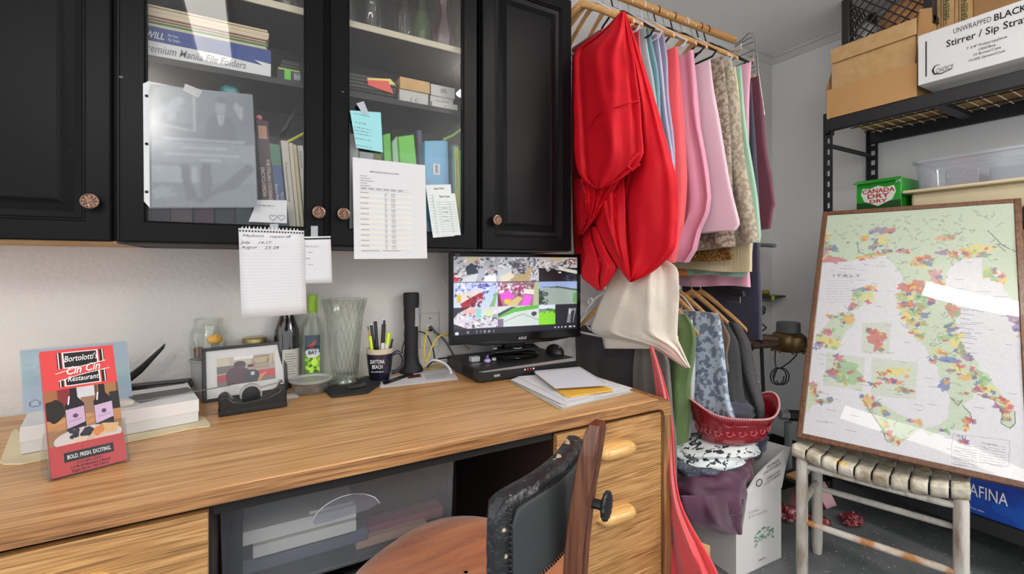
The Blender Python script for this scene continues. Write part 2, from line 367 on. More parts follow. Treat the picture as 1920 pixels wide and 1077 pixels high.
# ------------------------------------------------------------------ wall cabinets
YD = 1.38; YBK = YA-.003; ZB = zv(640, 464.5, YD); ZT = 2.14
gl1 = zv(279, 102, 1.42); SH1 = (gl1-.016, gl1); gl2 = zv(574, 16, 1.42); SH2 = (gl2-.019, gl2)
def rosette(c, parent, name='knob'):
    m = MB(); c = Vector(c); T = frame(c, (1, 0, 0), (0, 0, 1), (0, -1, 0)); m.T = T
    m.lathe([(.006, .0), (.006, .014), (.013, .016), (.0165, .020), (.0172, .023), (.0165, .0255), (.0145, .0262), (.0135, .0245), (.0, .0245)], n=24)
    for k in range(10):
        a = 2*PI*k/10; m.ball((math.cos(a)*.0088, math.sin(a)*.0088, .0248), .0042 if True else 0, .0026, .0016, 8) if False else m.add(*petal(a))
    m.ball((0, 0, .0255), .0032, .0032, .002, 10)
    return m.build(name, m_bronze, parent)
def petal(a):
    vs = []; d = (math.cos(a), math.sin(a)); p = (-d[1], d[0])
    for s, wv, h in ((.0035, .0008, .0246), (.007, .0018, .0264), (.0105, .0027, .0268), (.0135, .0016, .025)):
        for k in (-1, 0, 1): vs.append((d[0]*s+p[0]*wv*k, d[1]*s+p[1]*wv*k, h-(0.0012 if k else 0)))
    return vs, [(i*3+j, i*3+j+1, i*3+j+4, i*3+j+3) for i in range(3) for j in range(2)]
def door(x0, x1, parent, knobx, knobz, glazed):
    if not glazed:
        m = MB(); m.rings(x0, x1, ZB+.004, ZT, [(0, YD+.019), (0, YD+.003), (.003, YD), (.044, YD), (.047, YD+.0035), (.050, YD+.0035), (.053, YD+.008), (.066, YD+.012), (.080, YD+.0075), (.091, YD+.0015), (.094, YD+.003), (.097, YD+.003)])
        d = m.build('door', m_black, parent, smooth=25)
    else:
        m = MB(); m.rings(x0, x1, ZB+.004, ZT, [(0, YD+.019), (0, YD+.003), (.003, YD), (.047, YD), (.050, YD+.004), (.052, YD+.004), (.052, YD+.019), (0, YD+.019)], cap=False)
        d = m.build('door', m_black, parent, smooth=25)
        MB().box(x0+.048, x1-.048, YD+.010, YD+.013, ZB+.052, ZT-.048).build('glass_pane', m_glass, d, smooth=0)
    rosette((knobx, YD+.0005, knobz), d); return d
uX = [xu(u, YD) for u in (208, 222, 608, 620, 895, 905, 1072)]
def shell(parent, x0, x1, opn):
    if opn:
        MB().box(x0, x0+.016, YD+.0205, YBK, ZB, ZT).build('side_panel', m_inner, parent, smooth=0); MB().box(x1-.016, x1, YD+.0205, YBK, ZB, ZT).build('side_panel', m_inner, parent, smooth=0)
        MB().box(x0+.016, x1-.016, YBK-.008, YBK, ZB, ZT).build('back_panel', m_inner, parent, smooth=0)
        MB().box(x0+.016, x1-.016, YD+.0205, YBK-.008, ZB+.006, ZB+.024).build('bottom_panel', m_inner, parent, smooth=0)
        MB().box(x0+.016, x1-.016, YD+.0205, YBK-.008, ZT-.018, ZT).build('top_panel', m_inner, parent, smooth=0)
    else: MB().box(x0, x1, YD+.0205, YBK, ZB+.006, ZT).build('carcass', m_black, parent, smooth=0)
    MB().box(x0, x1, YD+.0215, YBK, ZB+.001, ZB+.0058).build('underside', m_plywood if x0 < -.5 else m_inner, parent, smooth=0)
cabA = thing('wall_cabinet', 'black wall cabinet with solid raised-panel door at left end of the row', 'cabinet', (-.5, 1.55, ZB))
shell(cabA, -.74, uX[0]+.006, False); door(-.73, uX[0], cabA, xu(174, YD), zv(174, 380, YD), False)
xm = (uX[2]+uX[3])/2
cabB = thing('wall_cabinet', 'black double-door wall cabinet with clear glass panes and shelves of books and boxes', 'cabinet', (.2, 1.55, ZB))
shell(cabB, uX[1]-.006, uX[4]+.004, True)
door(uX[1], uX[2], cabB, xu(596, YD), zv(596, 400, YD), True); door(uX[3], uX[4], cabB, xu(642, YD), zv(642, 403, YD), True)
MB().box(xm-.012, xm+.012, YD+.021, YD+.05, ZB+.024, ZT-.018).build('centre_stile', m_black, cabB, smooth=0)
for k, (z0, z1) in enumerate((SH1, SH2)):
    s = MB().box(uX[1]+.011, uX[4]-.013, 1.425, YBK-.009, z0, z1).build('shelf', m_inner, cabB, smooth=0)
    e = MB().box(uX[1]+.011, uX[4]-.013, 1.422, 1.425, z0, z1).build('shelf_edge', m_shelfedge if k else m_inner, s, smooth=0)
cabC = thing('wall_cabinet', 'narrow black wall cabinet with solid raised-panel door above the monitor', 'cabinet', (.85, 1.55, ZB))
shell(cabC, uX[5]-.004, uX[6]+.004, False); door(uX[5], uX[6], cabC, xu(927, YD), zv(927, 414, YD), False)

# ------------------------------------------------------------------ desk
YF = .957; XR = xu(1258, YF); XRi = XR-.03; XL = -1.0
desk = thing('desk', 'long wood-grain office desk with rounded front corner and oak pull handles', 'desk', (.1, 1.3, 0))
top = MB(); top.box(XL, XRi-.02, YF, YA-.02, .72, .75).build('desk_top', m_deskwood, desk, bevel=.0025)
MB().box(XL, XRi-.02, YF-.0025, YF-.0002, .7205, .7478).build('edge_band', m_deskedge, desk, bevel=.001)
cor = MB(); prof = [(XRi-.02, .75), (XRi-.012, .75)]
for k in range(9): a = PI/2*(1-k/8); prof.append((XR-.034+.034*math.cos(a), .716+.034*math.sin(a)))
prof += [(XR, .70), (XRi, .70)]
for k in range(6): a = PI/2*k/5; prof.append((XRi-.02+.02*math.cos(a), .70+.02*math.sin(a)))
cor.prism([(x, YF-.002, z) for x, z in prof], (0, YA-.02-YF, 0)); cor.build('corner_moulding', m_deskedge, desk, smooth=35)
MB().box(XRi, XR, YF-.002, YA-.02, .0, .70).build('end_panel', m_deskend, desk, bevel=.001)
PL = xu(395, YF); PR = xu(1045, YF)
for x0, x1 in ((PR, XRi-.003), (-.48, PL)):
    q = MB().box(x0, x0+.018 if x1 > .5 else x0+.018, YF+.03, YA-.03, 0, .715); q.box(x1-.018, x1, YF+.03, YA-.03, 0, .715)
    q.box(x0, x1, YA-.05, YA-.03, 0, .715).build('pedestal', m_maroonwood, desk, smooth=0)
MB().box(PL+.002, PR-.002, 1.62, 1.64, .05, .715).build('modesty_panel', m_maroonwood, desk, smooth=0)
MB().box(PL+.002, PR-.002, YF+.02, YF+.032, .694, .7185).build('dark_gap_strip', m_dark, desk, smooth=0)  # near-black strip, the shaded gap under the desk top put into colour
def pull(cx, cz, y, parent):
    m = MB(frame((cx, y, cz), (1, 0, 0), (0, -1, 0), (0, 0, 1)))
    P = []
    for i in range(13):
        s = -1+2*i/12; hw = .020*max(.0, 1-abs(s)**5)**.5; d = .030*max(.0, 1-abs(s)**6)**.5
        P.append([(s*.066, d*max(math.sin(a), 0)**.7 if 0 < a < PI else 0, hw*math.cos(a)) for a in [PI*k/8 for k in range(9)]])
    m.grid(P); return m.build('handle', m_handle, parent, smooth=60)
YDR = YF+.006
def drawer(x0, x1, z0, z1, hx, hz):
    d = MB().box(x0, x1, YDR, YDR+.018, z0, z1).build('drawer', m_drawer, desk, bevel=.0015); pull(hx, hz, YDR, d)
drawer(PR+.003, XRi-.004, .5535, .708, .873, .632); drawer(PR+.003, XRi-.004, .20, .5515, .873, .452)
drawer(-.47, PL-.004, .50, .708, -.262, .632); drawer(-.47, PL-.004, .20, .498, -.262, .40)

# ------------------------------------------------------------------ black steel shelving at the right wall
XS = 2.37; YS = 1.17
rack = thing('shelving_unit', 'black steel boltless shelving unit with wire decks against the right wall', 'shelf', (2.55, .2, 0))
def post(x, y, sx, sy, front):
    m = MB(); zt = 1.87
    m.box(min(x, x+sx*.034), max(x, x+sx*.034), min(y, y-sy*.003), max(y, y-sy*.003), 0, zt)   # solid flange across the end
    # slotted flange across the end of the unit, built as two strips with rungs between the teardrop holes
    f = lambda a0, a1, z0, z1: m.box(min(x, x+sx*.003), max(x, x+sx*.003), min(y-sy*a0, y-sy*a1), max(y-sy*a0, y-sy*a1), z0, z1)
    f(0, .010, 0, zt); f(.028, .040, 0, zt); z = .02
    while z < zt: f(.010, .028, z, min(z+.026, zt)); z += .0508
    m.build('post', m_steel, rack, smooth=0)
YN = -.75
post(XS, YS, 1, 1, True); post(XB-.02, YS, -1, 1, False); post(XS, YN, 1, -1, True); post(XB-.02, YN, -1, -1, False)
for z in (1.40, .95, .25, 1.72): MB().tube([(XS+.02, YS-.012, z), (XB-.045, YS-.012, z+.0)], .011, 8).build('cross_brace', m_steel, rack)
def level(z, first):
    for x in (XS-.004, XB-.036):
        sgn = 1; b = MB(); b.box(x, x+.014, YN+.004, YS-.004, z-.056, z); b.box(x+.014, x+.03, YN+.004, YS-.004, z-.056, z-.036); b.build('beam', m_steel, rack, bevel=.003)
    MB().box(XS+.0, XS+.03, YS-.034, YS-.006, z-.075, z-.0).build('beam_bracket', m_steel, rack, bevel=.002)
    for y in (.78, .28, -.22, -.6): MB().box(XS+.012, XB-.037, y-.02, y+.02, z-.034, z-.012).build('deck_support', m_steel, rack, bevel=.002)
    if first:
        for k in range(44):
            y = YN+.03+k*.0425
            MB().tube([(XS+.012, y, z-.006), (XB-.036, y, z-.006)], .003, 5).build('deck_wire', m_wire, rack)
        for k in range(4): x = XS+.09+k*.13; MB().tube([(x, YN+.02, z-.009), (x, YS-.02, z-.009)], .003, 5).build('deck_wire', m_steel, rack)
    else: MB().box(XS+.012, XB-.038, YN+.01, YS-.01, z-.012, z-.002).build('deck_board', m_steel, rack, smooth=0)
m_wire = M('deck_wire_zinc', (240, 230, 196), .5)
for z, f in ((1.839, True), (1.352, False), (.79, False), (.203, False)): level(z, f)

# ------------------------------------------------------------------ rush stool
hS = Vector((.28, -.96, 0)).normalized(); dS = Vector((.96, .28, 0))  # along the seat, and towards the wall
S0 = Vector((1.70, .925, 0))
stool = thing('stool', 'weathered white wooden stool with saddle seat of woven broad splints', 'stool', S0+hS*.2+dS*.14)
m_stool = M('worn_white_wood', (196, 192, 182), .75, col2=(120, 98, 76), nscale=9, nstretch=(3, 3, .6), ramp=(.52, .78), bump=.4, bscale=30)
m_rung = M('scuffed_rung', (205, 200, 190), .7, col2=(170, 118, 66), nscale=14, ramp=(.45, .62), bump=.2)
m_splint = M('worn_splint', (206, 200, 182), .8, col2=(120, 104, 76), nscale=12, ramp=(.45, .72), bump=.6, bscale=60, specks=(14, (214, 178, 92), .69))
LS, DS = .44, .27
def sp(a, b, z): return S0+hS*a+dS*b+Vector((0, 0, z))
legs = [(0.012, .012), (LS-.02, .012), (.012, DS-.012), (LS-.02, DS-.012)]
for a, b in legs:
    p = [sp(a, b, z) for z in (0, .02, .05, .25, .44, .462)]; MB().tube(p, [.015, .0175, .019, .0185, .0185, .014], 14).build('leg', m_stool, stool)
def rung(a0, b0, a1, b1, z, mat=None): 
    p = [sp(a0, b0, z), sp(a0*.9+a1*.1, b0*.9+b1*.1, z), sp(a0*.5+a1*.5, b0*.5+b1*.5, z), sp(a0*.1+a1*.9, b0*.1+b1*.9, z), sp(a1, b1, z)]
    MB().tube(p, [.008, .011, .0118, .011, .008], 10).build('rung', mat or m_stool, stool)
A1, B1 = LS-.02, DS-.012
rung(.012, .012, A1, .012, .425); rung(.012, B1, A1, B1, .425); rung(.012, .012, A1, .012, .225, m_rung); rung(.012, B1, A1, B1, .26)
for a in (.012, A1):
    rung(a, .012, a, B1, .385); rung(a, .012, a, B1, .285)
ns = 10
def seatz(s, b): return .452+.030*((2*s-1)**2)**1.0+.014-0.010*(1-(2*b/DS-1)**2)
for k in range(ns): # each splint wraps front rail, top and back rail
    s0, s1 = k/ns+.006, (k+1)/ns-.006; P = []
    for i in range(6):
        s = s0+(s1-s0)*i/5; a = -.018+s*(LS+.02); row = []
        z0 = seatz(s, 0)
        for b, dz in ((-.004, -.036), (-.010, -.02), (-.010, -.006), (.002, .001)): row.append(sp(a, b, z0+dz))
        for j in range(1, 8): b = DS*j/8; row.append(sp(a, b, seatz(s, b)+.002*rnd.uniform(-1, 1)))
        for b, dz in ((-.002, .001), (.010, -.006), (.010, -.02), (.004, -.036)): row.append(sp(a, DS+b, z0+dz))
        P.append(row)
    MB().grid(P).build('seat_splint', m_splint, stool, solid=.005, smooth=60)
# ------------------------------------------------------------------ in the glazed cabinet
ZF = ZB+.0245        # cabinet floor
def boxobj(name, label, cat, x0, x1, y0, y1, z0, z1, mat, group=None, bevel=.001, T=None):
    return tag(MB(T).box(x0, x1, y0, y1, z0, z1).build(name, mat, bevel=bevel, smooth=0), label, cat, group)
# upper shelf, left: folder box with sheets of folders on top
ys = 1.435
bx0, bx1 = xu(280, ys)-.02, xu(508, ys); zt0 = SH1[1]+.001
fb = thing('folder_box', 'flat white and blue cardboard box of manila file folders on the upper glazed shelf', 'box', ((bx0+bx1)/2, 1.5, zt0))
FBH = zv(508, 95, ys)-zt0
m_navy = M('print_navy', (44, 66, 128), .6); m_whitec = M('white_card', (214, 214, 214), .7)
MB().box(bx0, bx1, ys, 1.66, zt0, zt0+FBH).build('carton', m_whitec, fb, bevel=.001)
MB().prism([(bx0, ys-.0006, zt0+FBH), (bx0, ys-.0006, zt0+FBH*.52), (bx0+(bx1-bx0)*.55, ys-.0006, zt0+FBH*.5), (bx0+(bx1-bx0)*.93, ys-.0006, zt0+FBH*.40), (bx0+(bx1-bx0)*.86, ys-.0006, zt0+FBH*.55), (bx1, ys-.0006, zt0+FBH*.5), (bx1, ys-.0006, zt0+FBH)], (0, .0004, 0)).build('blue_band', m_navy, fb, smooth=0)
text('Premium Manila File Folders', (bx0+.115, ys-.0009, zt0+FBH*.16), (1, 0, 0), (0, 0, 1), FBH*.26, M('grey_print', (120, 124, 132), .7), fb, width=.225, shear=.3, bold=.01)
text('WILL', (bx0+.03, ys-.0012, zt0+FBH*.62), (1, 0, 0), (0, 0, 1), FBH*.22, m_paper, fb, width=.036, shear=.3, bold=.02)
text('No Fuss.', (bx0+.068, ys-.0012, zt0+FBH*.76), (1, 0, 0), (0, 0, 1), FBH*.1, m_paper, fb, width=.022, shear=.3)
text('No Simple.', (bx0+.070, ys-.0012, zt0+FBH*.62), (1, 0, 0), (0, 0, 1), FBH*.1, m_paper, fb, width=.025, shear=.3)
zz = zt0+FBH+.0005
lay = [(.004, (206, 196, 168), 'cream folder stack lying on the folder box'), (.004, (206, 196, 168), ''), (.005, (52, 120, 62), ''), (.003, (192, 176, 148), ''), (.003, (140, 92, 84), ''), (.003, (196, 180, 152), ''), (.003, (128, 92, 86), ''), (.003, (200, 186, 158), ''), (.007, (208, 192, 164), ''), (.005, (202, 186, 156), ''), (.006, (210, 196, 168), ''), (.005, (200, 184, 154), '')]
names = ['lowest cream folder lying directly on the manila folder box', 'second cream folder just under the green one on the folder box', 'green folder in the pile on the manila folder box', 'thin tan folder resting on the green folder', 'lower dull red folder in the pile above the green folder', 'tan folder between the two dull red ones', 'upper dull red folder in the pile on the shelf', 'thin cream folder lying on the upper dull red one', 'thick cream folder below the middle of the pile top', 'tan folder third from the top of the folder pile', 'cream folder second from the top of the folder pile', 'topmost tan folder on the pile in the left glass cabinet']
for k, (h, c, _) in enumerate(lay):
    dx = rnd.uniform(-.006, .004)
    tag(MB().box(bx0+.001, bx1-.006+dx, ys+.002+rnd.uniform(0, .006), 1.65, zz, zz+h).build('folder', M('folder_%d_%d_%d' % c, c, .75), smooth=0, bevel=.0006), names[k], 'folder', 'folders piled on the manila box'); zz += h+.0004
# stack of disc cases and pouches right of it
cx0, cx1 = xu(520, ys), uX[2]-.056; z = zt0
sl = thing('pouch', 'clear pouch with black and white label and lime tag, upper left shelf', 'pouch', ((cx0+cx1)/2, 1.5, z))
MB().box(cx0, cx1, ys, 1.6, z, z+.030).build('pouch_body', m_blackm, sl, bevel=.004)
MB().box(cx0+.018, cx0+.034, ys-.001, ys, z+.004, z+.032).build('lime_tag', M('lime', (130, 220, 60), .6), sl, smooth=0)
MB().box(cx0-.001, cx1, ys-.002, ys-.0012, z-.0, z+.030).build('clear_sleeve', m_acry, sl, smooth=0)
MB().box(cx0+.042, cx0+.058, ys-.001, ys, z+.008, z+.026).build('label', m_paper, sl, smooth=0)
text('FRE', (cx0+.050, ys-.0013, z+.018), (1, 0, 0), (0, 0, 1), .007, m_inkb, sl, width=.012, bold=.02); text('FOLD', (cx0+.050, ys-.0013, z+.009), (1, 0, 0), (0, 0, 1), .006, m_inkb, sl, width=.013, bold=.02)
zz = z+.0315
for k, (h, c, lb) in enumerate([(.005, (170, 200, 60), 'lime green folder lying on the clear pouch'), (.004, (60, 60, 62), 'dark folder just above the lime green one'), (.006, (40, 40, 42), 'black case lying in the middle of the dark pile'), (.012, (34, 34, 36), 'topmost thick black case beside the folder pile')]):
    tag(MB().box(cx0+.002+.003*k, cx1-.002, ys+.004, 1.6, zz, zz+h).build('folder' if k < 2 else 'disc_case', M('fc_%d' % k, c, .45), bevel=.001), lb, 'folder' if k < 2 else 'case'); zz += h+.0005

# upper shelf, right: trays, red and yellow cards, five small card boxes
def pxbox(name, label, cat, u0, u1, y0, y1, z0, z1, mat, group=None): return boxobj(name, label, cat, xu(u0, y0), xu(u1, y0), y0, y1, z0, z1, mat, group)
tz = zt0
m_tray = M('smoke_tray', (62, 62, 56), .35)
tr0, tr1 = uX[3]+.055, xu(746, 1.45)
for k in range(6):
    z = tz+.004+k*.0105
    t = MB(); t.box(tr0, tr1-.012+.002*k, 1.45, 1.64, z, z+.0022); t.box(tr0, tr1-.012+.002*k, 1.448, 1.4505, z, z+.0085)
    tag(t.build('letter_tray', m_tray if k > 1 else m_blacks, bevel=.0006), ['glossy black folio at the bottom of the tray stack', 'black folio lying second from the bottom', 'smoky plastic tray third from the bottom behind the red card', 'smoky plastic tray third from the top behind the glass', 'smoky plastic tray second from the top', 'topmost smoky plastic tray of the stack in the right glass door'][k], 'tray', 'smoky trays stacked on the shelf')
yc = 1.444
tag(MB().prism([W(689, 150, Y=yc), W(691, 160, Y=yc), W(738, 176, Y=yc), W(728, 152, Y=yc)], (0, .001, 0)).build('card', M('red_card', (222, 92, 82), .6), smooth=0), 'small red card propped in front of the smoky trays', 'card')
tag(MB().prism([W(688, 146, Y=yc+.002), W(690, 152, Y=yc+.002), W(742, 160, Y=yc+.002), W(732, 148, Y=yc+.002)], (0, .001, 0)).build('card', M('yellow_card', (226, 210, 120), .6), smooth=0), 'yellow card peeking from behind the small red card', 'card')
m_boxg = M('white_box_card', (198, 196, 190), .7); yb = 1.45
b1 = pxbox('small_box', 'small white box marked 10% on top of the wine punch box', 'box', 808, 853, yb, 1.58, zt0+.0455, zt0+.0825, m_boxg)
b2 = pxbox('small_box', 'small tan cardboard box stacked on the left white box', 'box', 750, 806, yb-.006, 1.58, zt0+.0455, zt0+.083, m_kraft)
b3 = pxbox('small_box', 'small white box with curly initials under the tan box', 'box', 749, 803, yb, 1.58, zt0, zt0+.045, m_boxg)
b4 = pxbox('small_box', 'small white box marked Wine Punch beside the initialled box', 'box', 807, 850, yb+.004, 1.58, zt0, zt0+.045, m_boxg)
b5 = pxbox('small_box', 'low white box in front of the Wine Punch box', 'box', 810, 858, yb-.018, yb+.003, zt0, zt0+.021, m_boxg)
for b, s, dx, dz, sz, wd in ((b1, '10%', .03, .014, .014, .022), (b3, 'J  C', .03, .012, .012, .03), (b4, 'Wine Punch', .028, .024, .010, .042), (b5, 'o', .03, .006, .009, .007)):
    bb = WL[b.name]; xs = bb.x; yy = b.data.vertices[0].co.y+bb.y
    ymin = min(q.co.y for q in b.data.vertices)+bb.y
    text(s, (xs, ymin-.0006, bb.z+dz), (1, 0, 0), (0, 0, 1), sz, m_ink, b, width=wd, shear=.2)
MB().lathe([(0, -.001), (.0085, 0), (.0085, .0008), (0, .0008)], (0, 0, 0), 16)
# vases and bottles on the top shelf
zs = SH2[1]+.0005
def vase(x, y, prof, mat, label, n=32, wob=None, name='glass_vase', z=None, cat='vase'):
    z = zs if z is None else z; m = MB(); m.olathe([(r, h) for r, h in prof], (x, y, z), n, wob=wob); m.lathe([(prof[0][0]*.98, .002), (prof[0][0]*.98, .006)], (x, y, z), n)
    return tag(m.build(name, mat, smooth=50), label, cat)
carafe = [(.030, 0), (.036, .01), (.038, .04), (.036, .075), (.029, .11), (.022, .14), (.021, .16), (.028, .19), (.034, .205)]
m_wine = glass('wine_red_glass', tint=(120, 30, 42), refl=.12, edge=.7, milk=.35, milkcol=(90, 12, 24))
flute = lambda a, t: .045*math.cos(9*a)
xx = [xu(u, 1.50) for u in (650, 702, 757, 782)]
vase(xx[0], 1.51, carafe, m_cglass, 'clear glass vase at the left end of the top cabinet shelf', wob=flute)
vase(xx[1], 1.49, carafe, m_cglass, 'clear fluted carafe second from the left on the top shelf', wob=flute)
vase(xx[2], 1.50, [(.030, 0), (.035, .01), (.036, .05), (.032, .1), (.025, .15), (.032, .2)], m_cglass, 'clear tall carafe in the middle of the top shelf')
vase(xu(793, 1.56), 1.57, [(.033, 0), (.036, .01), (.036, .12), (.016, .17), (.014, .22)], glass('green_tint', (190, 220, 190), .1, .7, milk=.25, milkcol=(170, 190, 120)), 'narrow bottle with yellow-green neck label behind the red vase', name='glass_bottle', cat='bottle')
vase(xu(829, 1.49), 1.485, [(.034, 0), (.043, .012), (.047, .04), (.042, .075), (.031, .11), (.025, .14), (.026, .16), (.034, .19)], m_wine, 'wine red fluted glass vase at the right of the top shelf', wob=flute)
# left side top shelf: faint clear glasses
for k, u in enumerate((330, 470, 540)):
    vase(xu(u, 1.53), 1.53, carafe, m_cglass, ['clear carafe at far left of the top shelf in the left door', 'clear carafe right of centre on the left door top shelf', 'clear carafe nearest the centre stile on the top shelf'][k], wob=flute)

# books in the lower left bay
def book(label, u0t, vt, u1t, u0b, vb, u1b, y, dp, mat, page=True, name='book'):
    """a leaning book: spine quad given by its top and bottom corners on the plane y"""
    a = [W(u0t, vt[0], Y=y), W(u1t, vt[1], Y=y), W(u1b, vb, Y=y), W(u0b, vb, Y=y)]
    a[2].z = max(a[2].z, ZF+.001); a[3].z = max(a[3].z, ZF+.001); a[2].z = a[3].z = ZF+.001
    t = thing(name, label, 'book' if name == 'book' else 'binder', (a[3]+a[2])/2)
    b = [p+Vector((0, dp, 0)) for p in a]
    cv = MB().hexa(a, b).build('cover', mat, t, bevel=.0015)
    # page block seen from the top
    sh = (a[1]-a[0]); up = (a[0]-a[3]).normalized()
    if page: MB().hexa([a[0]+sh*.12+up*.0007+Vector((0, .004, 0)), a[1]-sh*.12+up*.0007+Vector((0, .004, 0)), a[1]-sh*.12-up*.002+Vector((0, .004, 0)), a[0]+sh*.12-up*.002+Vector((0, .004, 0))], [p+Vector((0, dp-.006, 0)) for p in (a[0]+sh*.12+up*.0007, a[1]-sh*.12+up*.0007, a[1]-sh*.12-up*.002, a[0]+sh*.12-up*.002)]).build('page_block', M('page_edges', (222, 214, 196), .8), t, smooth=0)
    return t, a
def spine(t, a, s, k0, size, mat, off=.5, wd=None, bold=0):
    dn = (a[3]-a[0]); rt = (a[1]-a[0]); o = a[0]+dn*k0+rt*off-Vector((0, .0008, 0))
    return text(s, o, dn, rt, size, mat, t, width=wd, align='LEFT', bold=bold)
yk = 1.46
m_cream = M('cream_letters', (224, 206, 190), .6)
t, a = book('thick dark maroon Italian cooking encyclopedia standing next to the plastic sleeve', 479, (224, 226), 503, 497, 405, 522.5, yk, .19, M('maroon_cover', (58, 28, 34), .4))
spine(t, a, 'THE ITALIAN COOKING', .33, .0085, m_cream, .58, .115); spine(t, a, 'ENCYCLOPEDIA', .40, .009, m_cream, .12, .082)
MB().hexa([a[0]+(a[3]-a[0])*q+(a[1]-a[0])*s-Vector((0, .0008, 0)) for q, s in ((.05, .15), (.05, .8), (.16, .8), (.16, .15))], [a[0]+(a[3]-a[0])*q+(a[1]-a[0])*s-Vector((0, .0003, 0)) for q, s in ((.05, .15), (.05, .8), (.16, .8), (.16, .15))]).build('picture_patch', M('patch', (190, 140, 124), .6), t, smooth=0)
t, a = book('blue and green book on Eastern Mediterranean cooking beside the maroon encyclopedia', 505, (269, 272), 524, 524, 410, 543, yk, .16, M('blue_cover', (54, 78, 124), .4))
spine(t, a, 'Eastern Mediterranean', .42, .0072, m_cream, .12, .082); spine(t, a, 'The Cooking of the', .50, .006, m_cream, .62, .07)
MB().hexa([a[0]+(a[3]-a[0])*q+(a[1]-a[0])*s-Vector((0, .0008, 0)) for q, s in ((0, 0), (0, 1), (.22, 1), (.22, 0))], [a[0]+(a[3]-a[0])*q+(a[1]-a[0])*s-Vector((0, .0003, 0)) for q, s in ((0, 0), (0, 1), (.22, 1), (.22, 0))]).build('green_block', M('gblk', (70, 120, 92), .5), t, smooth=0)
t, a = book('slim red book squeezed between the blue book and the white Italian one', 520, (263, 262), 528, 536, 410, 544, 1.627, .05, M('red_cover', (150, 40, 44), .5))
t, a = book('off-white book with grey spine lettering on northern Italian cooking', 526, (263, 264), 540, 544.5, 412, 558, yk, .16, M('offwhite_cover', (206, 200, 188), .55))
spine(t, a, 'The Best of Northern Italian Cooking', .22, .0062, M('greyink', (96, 90, 84), .7), .25, .112)
t, a = book('narrow cream book right of the northern Italian one', 541, (268, 268), 549, 559, 413, 565, yk, .16, M('cream_cover', (214, 204, 176), .6))
t, a = book('pale yellowish book with worn spine near the right stile', 549.5, (270, 272), 556, 566, 414, 572.5, yk, .15, M('paleyellow_cover', (204, 192, 150), .6))
t, a = book('short white booklet with a vertical script title near the right stile', 557, (273, 273), 568, 574, 412, 583, yk+.01, .12, M('white_booklet', (218, 216, 204), .6))
spine(t, a, 'Guida da tavola', .06, .006, m_ink, .3, .05); spine(t, a, 'EVERYDAY', .5, .010, M('greenink', (40, 110, 60), .6), .4, .05, .02)
t, a = book('brown spotted booklet partly hidden by the door stile', 569, (276, 276), 582, 584, 412, 594, yk+.01, .12, M('brown_booklet', (160, 130, 90), .6, col2=(110, 70, 50), nscale=60))
# things leaning above the books
yy = 1.52
tag(MB().hexa([W(524, 250, Y=yy), W(537, 243, Y=yy), W(572, 178, Y=yy), W(570, 176, Y=yy)], [W(524, 250, Y=yy)+Vector((0, .1, 0)), W(537, 243, Y=yy)+Vector((0, .1, 0)), W(572, 178, Y=yy)+Vector((0, .1, 0)), W(570, 176, Y=yy)+Vector((0, .1, 0))]).build('document_holder', m_blacks, bevel=.002), 'black slanted case leaning over the books in the left bay', 'case')
tag(MB().tube([W(538, 267, Y=1.47), W(590, 240, Y=1.47)], .004, 6).build('pencil', M('pencil_yellow', (206, 206, 70), .5)), 'yellow-green stick lying slanted over the cookbooks', 'stick')
tag(MB().ball(W(431, 172, Y=1.5), .024, .02, .018, 12).build('tissue_pack', M('teal_wrap', (40, 150, 172), .35, col2=(120, 190, 180), nscale=30, bump=.6), smooth=60), 'crumpled teal wrapper above the plastic sleeve on the glass', 'wrapper')
tag(MB().ball(W(486, 221, Y=1.47), .008, .01, .008, 8).build('bow', M('pinkbow', (226, 130, 140), .5, bump=.5)), 'small pink paper tab on top of the maroon book', 'tab')
# lower left bay: items behind the sleeve at the bottom
for k, (u0, u1, v0, c, lb) in enumerate([(285, 318, 330, (86, 70, 92), 'dim violet binder standing behind the plastic sleeve'), (320, 360, 320, (120, 96, 104), 'dusty pink binder standing behind the plastic sleeve'), (364, 400, 300, (84, 40, 74), 'purple binder standing behind the plastic sleeve'), (404, 440, 310, (24, 26, 30), 'black binder standing behind the plastic sleeve'), (442, 470, 330, (40, 70, 70), 'dark teal binder standing behind the plastic sleeve')]):
    pxbox('binder', lb, 'binder', u0, u1, 1.49, 1.66, ZF+.001, zv(u1, v0, 1.49), M('binder_l%d' % k, c, .5), 'binders behind the plastic sleeve')
# card with hearts leaning inside the glass
yc = YD+.024
cd = thing('note_card', 'small white note card with two curly hearts leaning inside the left glass door', 'card', W(503, 412, Y=yc))
P4 = [W(466, 416, Y=yc), W(538, 419, Y=yc), W(538, 376, Y=yc+.003), W(483, 375, Y=yc+.003)]
MB().prism(P4, (0, .0007, 0)).build('card_sheet', m_paper, cd, smooth=0)
m = MB(); scribble(m, W(484, 386, Y=yc-.0006), (1, 0, 0), (0, 0, 1), .04, .003, seed=2)
for q in (0, 1):
    pts = []
    for i in range(20): a = 2*PI*i/19; s = .0011; pts.append((16*math.sin(a)**3*s*.5, (13*math.cos(a)-5*math.cos(2*a)-2*math.cos(3*a)-math.cos(4*a))*s*.5))
    o = W(512+16*q, 408, Y=yc-.0006)
    m.tube([o+Vector((x, 0, z)) for x, z in pts], .0005, 4)
m.build('handwriting', m_ink, cd, smooth=0)

